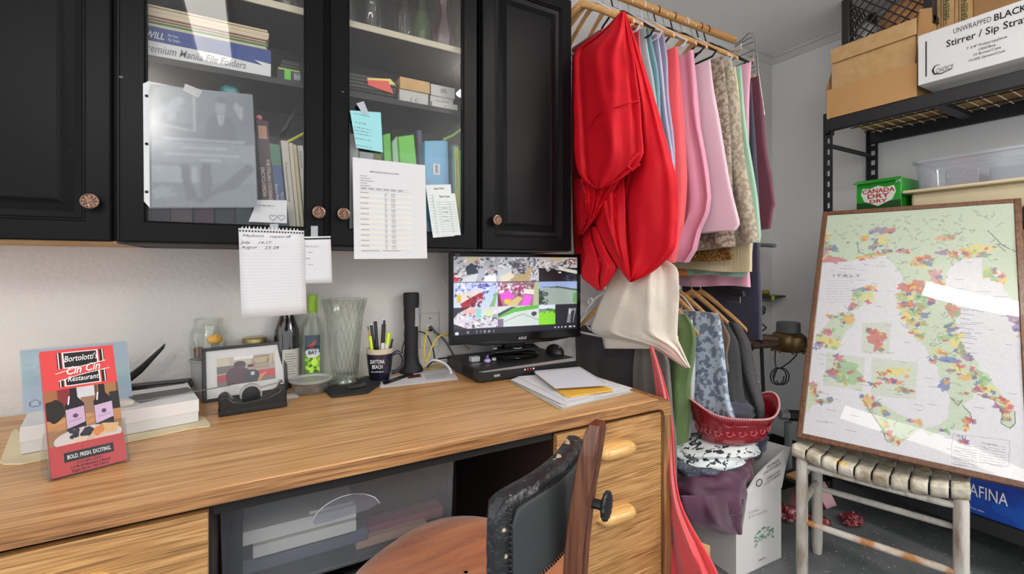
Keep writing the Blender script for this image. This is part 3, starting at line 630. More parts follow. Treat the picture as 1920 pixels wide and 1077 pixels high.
# binders in the lower right bay
bn = [('white ring binder at far left behind the blue note', 656, 672, 250, 400, (196, 204, 204)), ('grey-white ring binder just behind the schedule sheet', 674, 702, 284, 400, (186, 192, 190)),
      ('dark olive book wedged left of the green binders', 700, 716, 286, 400, (90, 110, 50))]
for lb, u0, u1, v0, vb, c in bn:
    pxbox('binder', lb, 'binder', u0, u1, 1.45, 1.66, ZF+.001, zv(u0, v0, 1.45), M('bnd_%d' % u0, c, .45), 'binders in the lower right bay')
def slant(name, label, cat, q, y, dp, mat):
    a = [W(u, v, Y=y) for u, v in q]; 
    for p in a[2:]: p.z = ZF+.001
    o = MB().hexa(a, [p+Vector((0, dp, 0)) for p in a]).build(name, mat, bevel=.003); return tag(o, label, cat), a
m_grn = M('green_binder', (98, 186, 62), .4, bump=.15, bscale=25)
slant('binder', 'narrow bright green binder leaning left beside the blue note', 'binder', [(717, 253), (732, 249), (742, 420), (730, 420)], 1.462, .19, m_grn)
slant('binder', 'wide bright green binder with clear spine sleeve, in the middle of the bay', 'binder', [(746, 256), (776, 252), (796, 420), (762, 420)], 1.45, .2, m_grn)
slant('binder', 'clear and green sleeve wedged between the two bright green binders', 'binder', [(735, 266), (745, 254), (760, 420), (744, 420)], 1.456, .18, M('pale_green', (150, 190, 150), .4))
tag(MB().tube([W(785, 246, Y=1.5)+Vector((0, 0, 0)), W(788, 300, Y=1.5), Vector((xu(795, 1.5), 1.5, ZF+.002))], [.012, .0125, .0125], 14).build('tube', M('purple_tube', (70, 58, 84), .35)), 'dark purple tube standing between green and blue binders', 'tube')
o, a = slant('binder', 'light blue binder with finger hole and barcode label', 'binder', [(796, 264), (840, 263), (845, 420), (798, 420)], 1.45, .21, M('blue_binder', (104, 166, 204), .3, bump=.1, bscale=30))
MB().tube([a[0]+(a[1]-a[0])*.5+Vector((.006*math.cos(t), -.001, -.017+.006*math.sin(t))) for t in [2*PI*k/16 for k in range(16)]], .001, 6, closed=True).build('finger_ring', m_chrome, o)
lb0 = a[0]*.5+a[1]*.5; MB().box(lb0.x-.012, lb0.x+.012, 1.4485, 1.4493, lb0.z-.115, lb0.z-.078).build('label', m_paper, o, smooth=0)
m = MB()
for k in range(9): m.box(lb0.x-.004, lb0.x+.004, 1.448, 1.4483, lb0.z-.108+k*.003, lb0.z-.1065+k*.003)
m.build('barcode', m_inkb, o, smooth=0)
o, a = slant('binder', 'blue-green binder with yellow lettered spine strip at right', 'binder', [(848, 272), (860, 272), (866, 420), (852, 420)], 1.455, .19, M('teal_binder', (84, 150, 160), .35))
MB().hexa([a[0]*(1-s)*(1-t)+a[1]*s*(1-t)+a[2]*s*t+a[3]*(1-s)*t-Vector((0, .001, 0)) for s, t in ((.25, .02), (.95, .02), (.95, .8), (.25, .8))], [a[0]*(1-s)*(1-t)+a[1]*s*(1-t)+a[2]*s*t+a[3]*(1-s)*t-Vector((0, .0004, 0)) for s, t in ((.25, .02), (.95, .02), (.95, .8), (.25, .8))]).build('spine_strip', M('ystrip', (214, 222, 120), .5), o, smooth=0)
m = MB(); scribble(m, a[0]+(a[3]-a[0])*.15+(a[1]-a[0])*.5-Vector((0, .0015, 0)), a[3]-a[0], a[1]-a[0], .10, .003, seed=5); m.build('lettering', m_ink, o, smooth=0)
slant('folder', 'thin green folder at the right end of the bay', 'folder', [(862, 282), (866, 282), (868, 420), (866, 420)], 1.45, .18, m_grn)
tag(MB().tube([W(832, 262, Y=1.5), W(850, 254, Y=1.47), W(866, 242, Y=1.46), W(876, 236, Y=1.455)], .0045, 8).build('cable', M('lime_cable', (150, 206, 70), .5)), 'lime green cord curving above the blue binder', 'cord')
o = tag(MB().box(xu(735, 1.672), uX[4]-.03, 1.672, 1.69, ZF+.001, SH1[0]-.002).build('carton', M('dark_carton', (74, 62, 54), .8), smooth=0), 'brown carton with mirrored lid lettering at the back of the lower right bay', 'box')
tt = text('Container & Lid', W(838, 222, Y=1.6715), (-1, 0, 0), (0, 0, 1), .020, M('dull_print', (28, 24, 22), .8), o, width=.15, bold=.02)
# glass-hung papers
m_sleeve = glass('sleeve_film', (235, 238, 240), .12, .5, .12, milk=.18, milkcol=(200, 205, 210))
def hang(name, label, cat, q, y, mat, th=.0006, group=None):
    P = [W(u, v, Y=y) for u, v in q]; t = thing(name, label, cat, (P[0]+P[2])/2, group)
    return t, P, MB().prism(P, (0, th, 0)).build('sheet', mat, t, smooth=0)
y1 = YD-.0035
# punched plastic sleeve holding a faded grey photo print
t = thing('plastic_sleeve', 'punched clear sleeve with a faded grey portrait print taped to the left glass door', 'paper', W(376, 300, Y=y1))
ca = Canvas(100, 118, (128, 132, 136))
ca.rect(0, 0, 1, .45, (104, 108, 114)); ca.rect(.02, .02, .4, .30, (120, 124, 128)); ca.line([(.0, .31), (.4, .36), (.4, .02)], (176, 180, 184), .012)
ca.blob(.18, .18, .1, .07, (160, 164, 170), .7, 4, .6); ca.poly([(.5, .44), (.52, .27), (.6, .2), (.7, .2), (.8, .27), (.82, .44)], (84, 88, 94)); ca.ell(.66, .13, .055, .07, (148, 150, 152)); ca.ell(.66, .075, .055, .03, (80, 84, 90))
ca.poly([(.62, .2), (.7, .2), (.68, .3), (.64, .3)], (180, 182, 186)); ca.poly([(.655, .2), (.67, .2), (.675, .3), (.66, .33)], (90, 92, 98))
ca.blob(.85, .15, .05, .06, (170, 174, 176), .8, 8, .6); ca.rect(0, .46, 1, .62, (142, 145, 148)); 
for y0, x0, x1 in ((.42, .1, .9), (.49, .28, .72), (.55, .12, .84), (.59, .45, .65)): ca.rect(x0, y0, x1, y0+.022, (178, 180, 182))
ca.rect(0, .66, .28, .8, (160, 163, 166)); ca.rect(.36, .66, .42, .8, (165, 168, 170)); ca.rect(.0, .8, 1, 1, (120, 124, 128))
for pl in ([(.26, .64), (.34, .64), (.36, .8), (.44, .95), (.32, .95), (.28, .8)], [(.46, .63), (.55, .63), (.56, .82), (.48, .95), (.44, .86)], [(.92, .62), (1, .66), (.8, .84), (.62, .88), (.44, .98), (.4, .94), (.7, .78)]): ca.poly(pl, (88, 92, 98))
ca.blob(.1, .88, .1, .05, (170, 172, 176), .6, 3, .5); ca.noise(.03, 2)
a = ca.a.copy()
for _ in range(2): a = (a+np.roll(a, 1, 0)+np.roll(a, 1, 1)+np.roll(a, -1, 0)+np.roll(a, -1, 1))/5
ca.a = a
ca.sheet(bil(W(284, 158, Y=y1), W(473, 178, Y=y1), W(482, 388, Y=y1), W(284, 388, Y=y1)), 'photo_print', m_paint, t)
MB().prism([W(268, 157, Y=y1), W(279, 152, Y=y1), W(281, 390, Y=y1), W(270, 378, Y=y1)], (0, .0008, 0)).build('punched_strip', M('strip_film', (206, 210, 212), .5), t, smooth=0)
for v in (180, 270, 360): MB().lathe([(0, 0), (.0022, 0), (.0022, .0004), (0, .0004)], (0, 0, 0), 12).v and None
m = MB(frame(Vector((0, 0, 0)), (1, 0, 0), (0, 0, 1), (0, -1, 0)))
for v in (180, 270, 360): p = W(275, v, Y=y1-.0006); m.lathe([(.0035, 0), (.0035, .0004)], (p.x, p.z, -p.y), 14)
m.build('punch_hole', m_dark, t, smooth=0)
MB().prism([W(279, 152, Y=y1-.001), W(345, 166, Y=y1-.001), W(474, 177, Y=y1-.001), W(484, 390, Y=y1-.001), W(281, 391, Y=y1-.001)], (0, -.0004, 0)).build('clear_film', glass('sleeve_clear', (245, 247, 250), .05, .4, .15, milk=.06), t, smooth=0)
MB().prism([W(347, 157, Y=y1-.002), W(380, 170, Y=y1-.002), W(372, 184, Y=y1-.002), W(343, 170, Y=y1-.002)], (0, -.0003, 0)).build('tape', m_sleeve, t, smooth=0)
# blue handwritten note
t, P, o = hang('sticky_note', 'light blue handwritten note taped to the right glass door', 'note', [(656, 207), (714, 211), (718, 286), (668, 277)], y1, M('blue_note', (150, 208, 214), .8))
m = MB()
for k, (v, w0, w1) in enumerate(((213, .05, .85), (229, .12, .7), (238, .1, .95), (244, .12, .9), (250, .2, .95), (259, .15, .9), (272, .2, .95))):
    p = W(661, v, Y=y1-.0008); scribble(m, p+Vector((w0*.05, 0, 0)), (1, 0, -.06), (0, 0, 1), .058*(w1-w0), .0028, seed=k, thick=.0004)
m.build('handwriting', m_ink, t, smooth=0)
tape = MB().prism([W(668, 194, Y=y1-.001), W(682, 190, Y=y1-.001), W(692, 214, Y=y1-.001), W(680, 214, Y=y1-.001)], (0, -.0003, 0)).build('tape', M('tape_film', (170, 176, 184), .3), t, smooth=0)
# printed schedule sheet over the bottom rail
t, P, o = hang('schedule_sheet', 'white printed schedule sheet hanging over the cabinet bottom rail', 'paper', [(661, 295), (797, 310), (801, 485), (664, 486)], y1, m_paper)
fB = bil(*P)
def on(f, s, tt, off=.0009): q = f(s, tt); return Vector(q)-Vector((0, off, 0))
def bar(m, f, s0, t0, s1, t1, off=.0009): m.add([on(f, s0, t0, off), on(f, s1, t0, off), on(f, s1, t1, off), on(f, s0, t1, off)], [(0, 1, 2, 3)])
rx = P[1]-P[0]
text('MENUS SCHEDULE 2025 (Revised 5-12-2025)', on(fB, .42, .13), rx, (0, 0, 1), .0034, m_ink, t, width=.085, bold=.02)
m = MB()
for k in range(5): bar(m, fB, .09, .17+k*.024, .14+.13*((k*7) % 3+1)/3, .176+k*.024)
for k, y in enumerate((.285,)): bar(m, fB, .08, y, .76, y+.002); bar(m, fB, .08, y+.024, .76, y+.026)
for k in range(6): bar(m, fB, .1+.1*k, .292, .17+.1*k, .302)
for k in range(11):
    y = .335+k*.053; bar(m, fB, .09, y, .2, y+.006)
    for j in range(3): bar(m, fB, .41, y+.014*j, .445, y+.005+.014*j); bar(m, fB, .50, y+.014*j, .56, y+.005+.014*j)
bar(m, fB, .09, .915, .33, .922); bar(m, fB, .38, .915, .62, .921)
m.build('print_lines', M('print_grey', (150, 150, 154), .8), t, smooth=0)
m = MB()
for k in range(11): y = .355+k*.053; bar(m, fB, .08, y, .78, y+.016, .0006)
m.build('shaded_rows', M('row_tint', (224, 220, 206), .8), t, smooth=0)
# guest checks
for k, (q, off) in enumerate([([(798, 347), (845, 346), (852, 443), (812, 446)], .0), ([(811, 363), (853, 363), (864, 441), (824, 443)], .0015)]):
    t, P, o = hang('guest_check', ['guest check slip partly covered by another at lower right of the glass', 'front guest check slip overlapping the one behind'][k], 'paper', q, y1-off, M('check_paper', (214, 220, 218), .8))
    f = bil(*P); text('Guest Check', on(f, .5, .09), P[1]-P[0], (0, 0, 1), .006, m_ink, t, width=.036, bold=.015)
    m = MB()
    for j in range(13): y = .2+j*.058; bar(m, f, .08, y, .95, y+.004)
    bar(m, f, .68, .2, .69, .95); bar(m, f, .2, .2, .205, .95); m.build('print_lines', M('check_ink', (120, 140, 132), .8), t, smooth=0)
    m = MB(); [scribble(m, on(f, .3, .35+.1*j, .0012), rx, (0, 0, 1), .02, .0025, seed=20+j, thick=.0004) for j in range(4)]; m.build('handwriting', m_ink, t, smooth=0)
# notebook pages under the cabinet
def notepage(label, q, y, nl, hand, seed, curl):
    t = thing('notebook_page', label, 'paper', W((q[0][0]+q[2][0])/2, (q[0][1]+q[2][1])/2, Y=y)); P = [W(u, v, Y=y) for u, v in q]; f0 = bil(*P)
    def f(s, tt): # gentle sag of the loose sheet
        return np.array(tuple(f0(s, tt)))+np.array((0, -curl*(tt**1.5)*math.sin(PI*(.2+.7*s)), 0))
    m = MB(); m.grid([[tuple(f(s/8, tt/8)) for s in range(9)] for tt in range(9)]); m.build('sheet', m_paper, t, smooth=60, solid=.0004)
    m = MB(); n = nl
    for k in range(1, n):
        tt = .13+.85*k/n
        for s in range(8): a, b = Vector(f(s/8*.97+.015, tt)), Vector(f((s+1)/8*.97+.015, tt)); dz = Vector((0, 0, -.0005)); o = Vector((0, -.0008, 0)); m.add([a+o, b+o, b+o+dz, a+o+dz], [(0, 1, 2, 3)])
    m.build('ruled_lines', M('rule_ink', (186, 190, 206), .8), t, smooth=0)
    m = MB(); nh = 22
    for k in range(nh):
        s = (k+.5)/nh; p = Vector(f(s, .0)); m.box(p.x-.0019, p.x+.0019, p.y-.0012, p.y-.0006, p.z-.0085, p.z-.0045)
    m.build('punch_hole', m_inkb, t, smooth=0)
    return t, f
t, f = notepage('large ruled notebook page with request-off dates hanging under the left glass door', [(447, 428), (570, 433), (575, 588), (453, 598)], YD-.004, 24, [], 1, .008)
P0 = Vector(f(.04, .085))
for s, (a, b), wd in (('Madison', (.05, .095), .048), ('request off', (.45, .095), .052), ('July', (.03, .17), .022), ('14-17', (.27, .17), .03), ('August', (.03, .225), .036), ('23-28', (.37, .225), .034)):
    text(s, Vector(f(a, b))-Vector((0, .0012, 0)), (1, 0, .02), (0, 0, 1), .0075, m_ink, t, width=wd, align='LEFT', shear=.25, bold=-.008, name='handwriting')
m = MB()
for k in range(16):
    p = Vector(f(.05+.9*k/16, 0)); a = rnd.uniform(-.4, .4); m.add([p+Vector((-.002, -.0005, 0)), p+Vector((.002, -.0005, 0)), p+Vector((.001+.004*a, -.001, .005+rnd.random()*.003)), p+Vector((-.001+.004*a, -.001, .004))], [(0, 1, 2, 3)])
m.build('torn_edge', m_paper, t, smooth=0)
t, f = notepage('small ruled notebook page hanging behind the larger notebook page', [(568, 444), (620, 443), (623, 531), (566, 532)], YD-.002, 16, [], 2, .004)
m = MB(); [scribble(m, Vector(f(.1+.1*(j % 2), .22+.13*j))-Vector((0, .0012, 0)), (1, 0, 0), (0, 0, 1), .035 if j == 0 else .012, .003, seed=40+j, thick=.0004) for j in range(4)]; m.build('handwriting', m_ink, t, smooth=0)
for u0, u1, v0, v1, lb in ((583, 596, 424, 446, 'short clear tape strip on the lower rail right of the torn page'), (506, 522, 420, 434, 'clear tape strip holding the torn notebook page')):
    tag(MB().prism([W(u0, v0, Y=YD-.0008), W(u1, v0, Y=YD-.0008), W(u1, v1, Y=YD-.0008), W(u0, v1, Y=YD-.0008)], (0, .0003, 0)).build('tape_strip', glass('tape_clear', (220, 225, 230), .15, .5, .3, milk=.3), smooth=0), lb, 'tape')
# ------------------------------------------------------------------ things on the desk
Z1 = DZ+.0006
# torn kraft envelope under the white box
def slab(pts, h): 
    m = MB(); m.prism([Vector((p[0], p[1], p[2])) for p in pts], (0, 0, h)); return m
env = [(0, 869), (22, 812), (30, 806), (36, 812), (41, 814), (60, 800), (300, 760), (385, 786), (395, 799), (392, 802), (366, 804), (42, 872), (8, 873)]
tag(slab([D(u, v, Z1) for u, v in env], .0035).build('envelope', M('manila', (214, 200, 166), .8), smooth=0), 'torn manila envelope lying under the long white box on the desk', 'envelope')
BFR, BFL = Vector((-.1225, 1.372, 0)), Vector((-.418, 1.308, 0)); bd = Vector((-.045, .205, 0)); bz0 = Z1+.0045; BH = .055
wb = thing('carton', 'long low white cardboard box lying on the torn envelope', 'box', (BFR+BFL)/2+bd/2+Vector((0, 0, bz0)))
q = [BFL, BFR, BFR+bd, BFL+bd]; MB().hexa([p+Vector((0, 0, bz0)) for p in q], [p+Vector((0, 0, bz0+BH-.002)) for p in q]).build('carton_body', m_whitec, wb, bevel=.001)
q2 = [p+(p-(BFL+BFR+bd)/2).normalized()*.0015 for p in q]
MB().hexa([p+Vector((0, 0, bz0+BH*.45)) for p in q2], [p+Vector((0, 0, bz0+BH)) for p in q2]).build('carton_lid', M('white_card2', (226, 226, 226), .7), wb, bevel=.001)
zbt = bz0+BH+.0005
# steel icing knife on the box
kn = thing('palette_knife', 'long grey steel knife with pale rounded handle lying on the white box', 'knife', D(250, 757, zbt))
a, b = D(236, 757, zbt+.007), D(251, 755, zbt+.007); MB().tube([a-(b-a)*1.5, a, b], [.008, .010, .006], 10).build('handle', M('bone_handle', (206, 200, 186), .5), kn)
c, e = D(254, 754, zbt+.006), D(432, 723, .812); MB().tube([c, e], [.0022, .0012], 6).build('blade', M('dull_steel', (150, 152, 154), .35, metal=.6), kn)
p = [D(238, 744, zbt), D(352, 727, zbt), D(362, 733, zbt), D(262, 756, zbt)]; 
tag(slab(p, .0015).build('spatula_blade', M('dark_steel', (96, 98, 100), .4, metal=.5), smooth=0), 'dark grey flat blade lying on the white box beside the knife', 'blade')
# black punch with raised lever, behind the box
hp = thing('stapler', 'black long-arm stapler with raised curved lever behind the white box', 'stapler', D(300, 735))
yv = 1.60
pts = [W(205, 730, Y=yv), W(222, 716, Y=yv), W(262, 686, Y=yv), W(308, 645, Y=yv), W(306, 655, Y=yv), W(266, 700, Y=yv), W(225, 733, Y=yv)]
MB().prism(pts, (0, .028, 0)).build('lever', m_blacks, hp, bevel=.004)
z0 = W(300, 736, Y=yv).z
p0, p1 = W(205, 728, Y=yv), W(358, 716, Y=yv)
MB().box(p0.x, p1.x, yv-.018, yv+.035, p0.z-.016, p0.z).build('channel', m_blacks, hp, bevel=.006)
MB().box(p0.x, p1.x+.004, yv-.022, yv+.04, p0.z-.024, p0.z-.0165).build('arm', M('dull_black_metal', (54, 54, 56), .3, metal=.6), hp, bevel=.003)
MB().box(p0.x-.03, p1.x-.02, yv-.018, yv+.035, Z1, p0.z-.0245).build('base', m_blacks, hp, bevel=.004)
MB(frame((p1.x-.008, yv-.022, p0.z-.008), (1, 0, 0), (0, 0, 1), (0, -1, 0))).lathe([(.007, 0), (.007, .004), (0, .004)], n=12).build('pivot', m_chrome, hp)
# back acrylic holder standing on the box
A0, A1 = Vector((-.455, 1.437, zbt)), Vector((-.27, 1.478, zbt)); hb = Vector((-.02, .045, .135))
ah = thing('leaflet_holder', 'pale blue leaflet in a clear holder standing behind the red brochures', 'holder', (A0+A1)/2)
ca = Canvas(60, 60, (176, 190, 202)); [ca.blob(ca.r.rand(), ca.r.rand()*.8, .18, .12, [(160, 188, 184), (190, 202, 214), (168, 176, 200), (172, 200, 190)][k % 4], .5, k) for k in range(26)]
ca.ell(.1, .88, .05, .06, (120, 130, 140)); ca.ell(.1, .88, .038, .046, (186, 196, 206))
ca.sheet(bil(A0+hb*1.0, A1+hb*1.0, A1, A0), 'leaflet', m_paint, ah)
text('Pia Lotus', A0+(A1-A0)*.17+hb*.10-Vector((0, .001, 0)), A1-A0, hb, .006, m_ink, ah, width=.022, align='LEFT')
nrm = Vector((.2, -.97, .3)).normalized()*.004
MB().hexa([A0+nrm, A1+nrm, A1+hb*1.02+nrm, A0+hb*1.02+nrm], [A0+nrm*.6, A1+nrm*.6, A1+hb*1.02+nrm*.6, A0+hb*1.02+nrm*.6]).build('holder_front', m_acry, ah, smooth=0)
# the red brochures in their holder
BL_, BR_ = D(98, 903, Z1), D(238, 866, Z1); TL_ = W(75, 660, t=dep(BL_)+.058); TR_ = W(211, 647, t=dep(BR_)+.058)
bh = thing('brochure_holder', 'clear acrylic holder in front on the desk, full of red restaurant brochures', 'holder', (BL_+BR_)/2)
bk = (TL_-BL_); bk2 = Vector((bk.x, bk.y, 0)).normalized()
fq = bil(TL_+Vector((0, 0, .0)), TR_, BR_+Vector((0, 0, .004)), BL_+Vector((0, 0, .004)))
nrm = (BR_-BL_).cross(TL_-BL_).normalized()
if nrm.y > 0: nrm = -nrm
br = thing('brochure', 'red restaurant brochure with wine bottles and cheese plate in the front acrylic holder', 'brochure', (BL_+BR_)/2)
ca = Canvas(150, 300, (206, 66, 66)); R = ca.rect; K = (24, 20, 22); Wt = (240, 238, 236)
# photograph on the cover
R(0, .335, 1, .77, (168, 120, 78)); R(0, .335, 1, .56, (92, 66, 48)); R(.15, .335, .36, .47, (120, 40, 44)); R(.7, .335, .97, .55, (150, 108, 66)); R(.86, .41, 1, .56, (38, 32, 34)); R(.42, .335, .66, .48, (196, 196, 198)); R(0, .335, .16, .44, (150, 96, 60))
ca.blob(.1, .5, .14, .09, (30, 26, 26), 1, 2, .2); R(.46, .42, .66, .56, (138, 104, 84))
for k in range(60): x = ca.r.rand(); y = .56+ca.r.rand()*.2; ca.line([(x, y), (x+.15, y-.012)], [(186, 138, 90), (150, 100, 60), (196, 150, 104)][k % 3], .012, .6)
for x, lab in ((.37, (186, 160, 186)), (.76, (190, 166, 194))):
    ca.poly([(x-.13, .70), (x-.13, .47), (x-.05, .41), (x-.045, .335), (x+.045, .335), (x+.05, .41), (x+.13, .47), (x+.13, .70)], (26, 20, 28)); ca.poly([(x-.125, .505), (x+.125, .49), (x+.125, .62), (x-.125, .655)], lab); ca.line([(x-.06, .40), (x-.08, .46)], (220, 220, 226), .02); ca.ell(x, .56, .035, .018, (90, 60, 90)); ca.line([(x-.09, .6), (x+.08, .588)], (120, 96, 130), .008)
ca.ell(.52, .745, .46, .085, (230, 214, 206)); 
for k, c in enumerate([(236, 216, 196), (240, 206, 170), (226, 190, 150), (238, 200, 176)]): ca.poly([(.12+.15*k, .80), (.24+.15*k, .72), (.32+.15*k, .73), (.26+.15*k, .82)], c)
ca.poly([(.55, .70), (.72, .66), (.78, .71), (.62, .76)], (236, 140, 70)); ca.poly([(.72, .66), (.95, .68), (.9, .75), (.75, .75)], (238, 190, 130))
for k in range(26): ca.ell(.42+.15*(ca.r.rand()-.5)*2, .70+.05*(ca.r.rand()-.5), .032, .016, [(30, 24, 34), (52, 40, 56)][k % 2])
R(0, .775, 1, 1, (204, 66, 68)); R(.17, .835, .83, .905, (22, 20, 22))
# logo panel
for y0, y1 in ((.035, .155), (.205, .305)): R(.2, y0-.008, .26, y1+.008, K); R(.275, y0-.008, .765, y1+.008, Wt); R(.295, y0, .745, y1, K); R(.79, y0-.008, .85, y1+.008, K); R(.215, y0-.008, .225, y1+.008, Wt); R(.83, y0-.008, .838, y1+.008, Wt)
ca.poly([(.17, .20), (.5, .165), (.86, .13), (.9, .2), (.5, .225), (.2, .26)], (206, 66, 66)); ca.line([(.17, .2), (.5, .16), (.86, .13)], Wt, .01); ca.line([(.2, .262), (.5, .228), (.9, .2)], Wt, .01)
ca.sheet(lambda s, t: fq(s, t)+np.array(tuple(nrm*.0005)), 'cover_print', m_paint, br)
def onb(s, t, o=.0016): return Vector(fq(s, t))+nrm*o
exb = (BR_-BL_); ezb = (TL_-BL_)
m_lw = M('white_letters', (240, 238, 236), .7)
text('Bortolotti\'s', onb(.52, .108), TR_-TL_+(TR_-TL_).length*Vector((0, 0, .03)), ezb, .0125, m_lw, br, width=.050, shear=.3, bold=.01)
text('Cin Cin', onb(.53, .210), (TR_-TL_)+Vector((0, 0, .012)), ezb, .0155, m_lw, br, width=.050, shear=.35, bold=.02)
text('Restaurant', onb(.52, .278), TR_-TL_, ezb, .0105, m_lw, br, width=.046, shear=.3, bold=.01)
text('BOLD. FRESH. EXCITING.', onb(.5, .885), BR_-BL_, ezb, .0075, m_lw, br, width=.062, bold=.02)
for k, s in enumerate(('715-891-0771', '1234 N Bluebird Road', 'Eagle River, WI 54521')): text(s, onb(.5, .935+.027*k), BR_-BL_, ezb, .0046, m_inkb, br, width=(.036, .056, .052)[k], bold=.01)
th = -nrm*.018
MB().hexa([BL_+Vector((0, 0, .004)), BR_+Vector((0, 0, .004)), TR_, TL_], [p+th for p in (BL_+Vector((0, 0, .004)), BR_+Vector((0, 0, .004)), TR_, TL_)]).build('leaflet_pack', M('leaflet_edge', (196, 84, 80), .7), br, smooth=0)
# acrylic: front pocket, back plate, base wedge
o1 = nrm*.003; L2 = BL_+(TL_-BL_)*.36; R2 = BR_+(TR_-BR_)*.36; ex2 = (BR_-BL_).normalized()*.003
def plate(pts, d, nm): m = MB(); m.hexa(pts, [p+d for p in pts]); return m.build(nm, m_acry, bh, smooth=0)
plate([BL_+o1-ex2, BR_+o1+ex2, R2+o1+ex2, L2+o1-ex2], nrm*.0018, 'pocket_front')
plate([BL_+th-ex2, BR_+th+ex2, TR_+th*1.0-ex2*0, TL_+th], -nrm*.0018, 'back_plate')
for P, Q, sgn in ((BL_, L2, -1), (BR_, R2, 1)): plate([P+o1+ex2*sgn, P+th+ex2*sgn, Q+th+ex2*sgn, Q+o1+ex2*sgn], ex2*sgn*.6, 'pocket_side')
bb = bk2*.065; plate([BL_-ex2, BL_+bb*1.3-ex2, L2+th*2-ex2, BL_+th-ex2+Vector((0, 0, .01))], ex2*.4, 'rear_strut'); plate([BR_+ex2, BR_+bb*1.3+ex2, R2+th*2+ex2, BR_+th+ex2+Vector((0, 0, .01))], ex2*.4, 'rear_strut')
plate([BL_-ex2+Vector((0, 0, .0005)), BR_+ex2+Vector((0, 0, .0005)), BR_+ex2+bb+Vector((0, 0, .0005)), BL_-ex2+bb+Vector((0, 0, .0005))], Vector((0, 0, .002)), 'foot_plate')

# translucent tub and mason jar
m_film = glass('milky_plastic', (240, 240, 240), .05, .4, .2, milk=.42, milkcol=(214, 214, 214))
def atY(u, Y): return Vector((xu(u, Y), Y, 0))
c = atY(391, 1.648); zt = W(391, 672, Y=1.648).z
tb = thing('deli_tub', 'tall translucent plastic tub under the mason jar behind the picture frame', 'tub', c+Vector((0, 0, Z1)))
MB().olathe([(.038, 0), (.039, .002), (.046, zt-Z1-.006)], c+Vector((0, 0, Z1)), 28).build('tub_wall', m_film, tb, smooth=50)
MB().lathe([(0, zt-.006), (.047, zt-.006), (.050, zt-.003), (.050, zt), (.046, zt+.001), (.045, zt-.002), (0, zt-.002)], c, 28).build('tub_lid', m_film, tb, smooth=40)
zj = zt+.0015; jh = W(391, 597, Y=1.648).z-zj
mj = thing('mason_jar', 'open glass mason jar holding a cork and orange candy on top of the tub', 'jar', c+Vector((0, 0, zj)))
m = MB(); pr = [(.0, .001), (.040, .001), (.044, .006), (.047, .018), (.049, jh*.45), (.048, jh*.62), (.042, jh*.74), (.037, jh*.80), (.037, jh*.85), (.0385, jh*.86), (.0385, jh*.885), (.037, jh*.895), (.037, jh*.93), (.039, jh*.94), (.039, jh*.97), (.036, jh)]
m.olathe(pr, c+Vector((0, 0, zj)), 32); m.build('jar_glass', m_cglass, mj, smooth=50)
m = MB(); m.olathe([(.034, jh), (.034, jh*.8), (.044, jh*.65), (.045, .01), (0, .006)], c+Vector((0, 0, zj)), 32); m.build('jar_inside', m_cglass, mj, smooth=50)
tag(MB().ball(c+Vector((.016, -.006, zj+.055)), .021, .016, .015, 14).build('orange_candy', M('orange_wrap', (232, 170, 50), .5, bump=.5, bscale=60), smooth=60), 'crumpled orange wrapper inside the mason jar', 'wrapper')
tag(MB().tube([c+Vector((-.022, -.012, zj+.008)), c+Vector((-.026, -.012, zj+.034))], .012, 12).build('cork', M('cork', (138, 98, 78), .9, col2=(110, 70, 60), nscale=90)), 'brown wine cork at the bottom of the mason jar', 'cork')
tag(MB().prism([c+Vector(p) for p in ((-.02, .012, zj+.012), (.002, .012, zj+.012), (.014, .012, zj+.092), (-.002, .012, zj+.095))], (0, .0015, 0)).build('paper_slip', m_paper, smooth=0), 'white paper slip standing in the mason jar', 'paper')
# small jar with gold lid
c = atY(477, 1.662); zl = W(477, 634, Y=1.662).z
sj = thing('small_jar', 'small clear jar with gold screw lid behind the picture frame', 'jar', c+Vector((0, 0, Z1)))
MB().olathe([(0, .001), (.033, .001), (.037, .008), (.037, zl-Z1-.03), (.031, zl-Z1-.014), (.031, zl-Z1-.010)], c+Vector((0, 0, Z1)), 24).build('jar_glass', m_cglass, sj, smooth=50)
MB().lathe([(.030, zl-.014), (.0345, zl-.013), (.0345, zl), (.031, zl+.003), (0, zl+.003)], c, 28).build('jar_lid', M('gold_lid', (170, 156, 104), .3, metal=.8), sj)
# picture frame
a = D(381, 757, Z1); b = D(541, 731, Z1); exf = Vector((b.x-a.x, b.y-a.y, 0)); wf = exf.length; exf.normalize(); nf = exf.cross(Vector((0, 0, 1))); 
if nf.y > 0: nf = -nf
upf = (Vector((0, 0, 1))-nf*.20).normalized(); hf = .155
pf = thing('picture_frame', 'black picture frame with white mat and a kitchen photo, standing on the desk', 'frame', (a+b)/2)
T = frame(a, exf, -nf if False else upf.cross(exf), upf)   # local: x right, y into the wall, z up
if T.col[1].y < 0: T.col[1] = -T.col[1]
fwd_ = .0
m_fr = M('black_frame', (28, 29, 34), .4)
for x0, x1, z0, z1 in ((0, wf, 0, .009), (0, wf, hf-.009, hf), (0, .009, .009, hf-.009), (wf-.009, wf, .009, hf-.009)): MB(T).box(x0, x1, 0, .016, z0, z1).build('frame_rail', m_fr, pf, bevel=.001)
MB(T).box(.009, wf-.009, .007, .012, .009, hf-.009).build('mat_board', M('mat_white', (226, 226, 226), .8), pf, smooth=0)
ca = Canvas(110, 70, (172, 160, 146)); R = ca.rect
R(0, 0, 1, .3, (196, 186, 166)); R(.28, .0, .62, .12, (236, 236, 236)); R(.62, .05, .9, .5, (150, 124, 96)); R(.64, .1, .88, .3, (190, 170, 130)); R(0, .3, .3, .55, (110, 104, 100)); R(0, .02, .2, .3, (206, 200, 176))
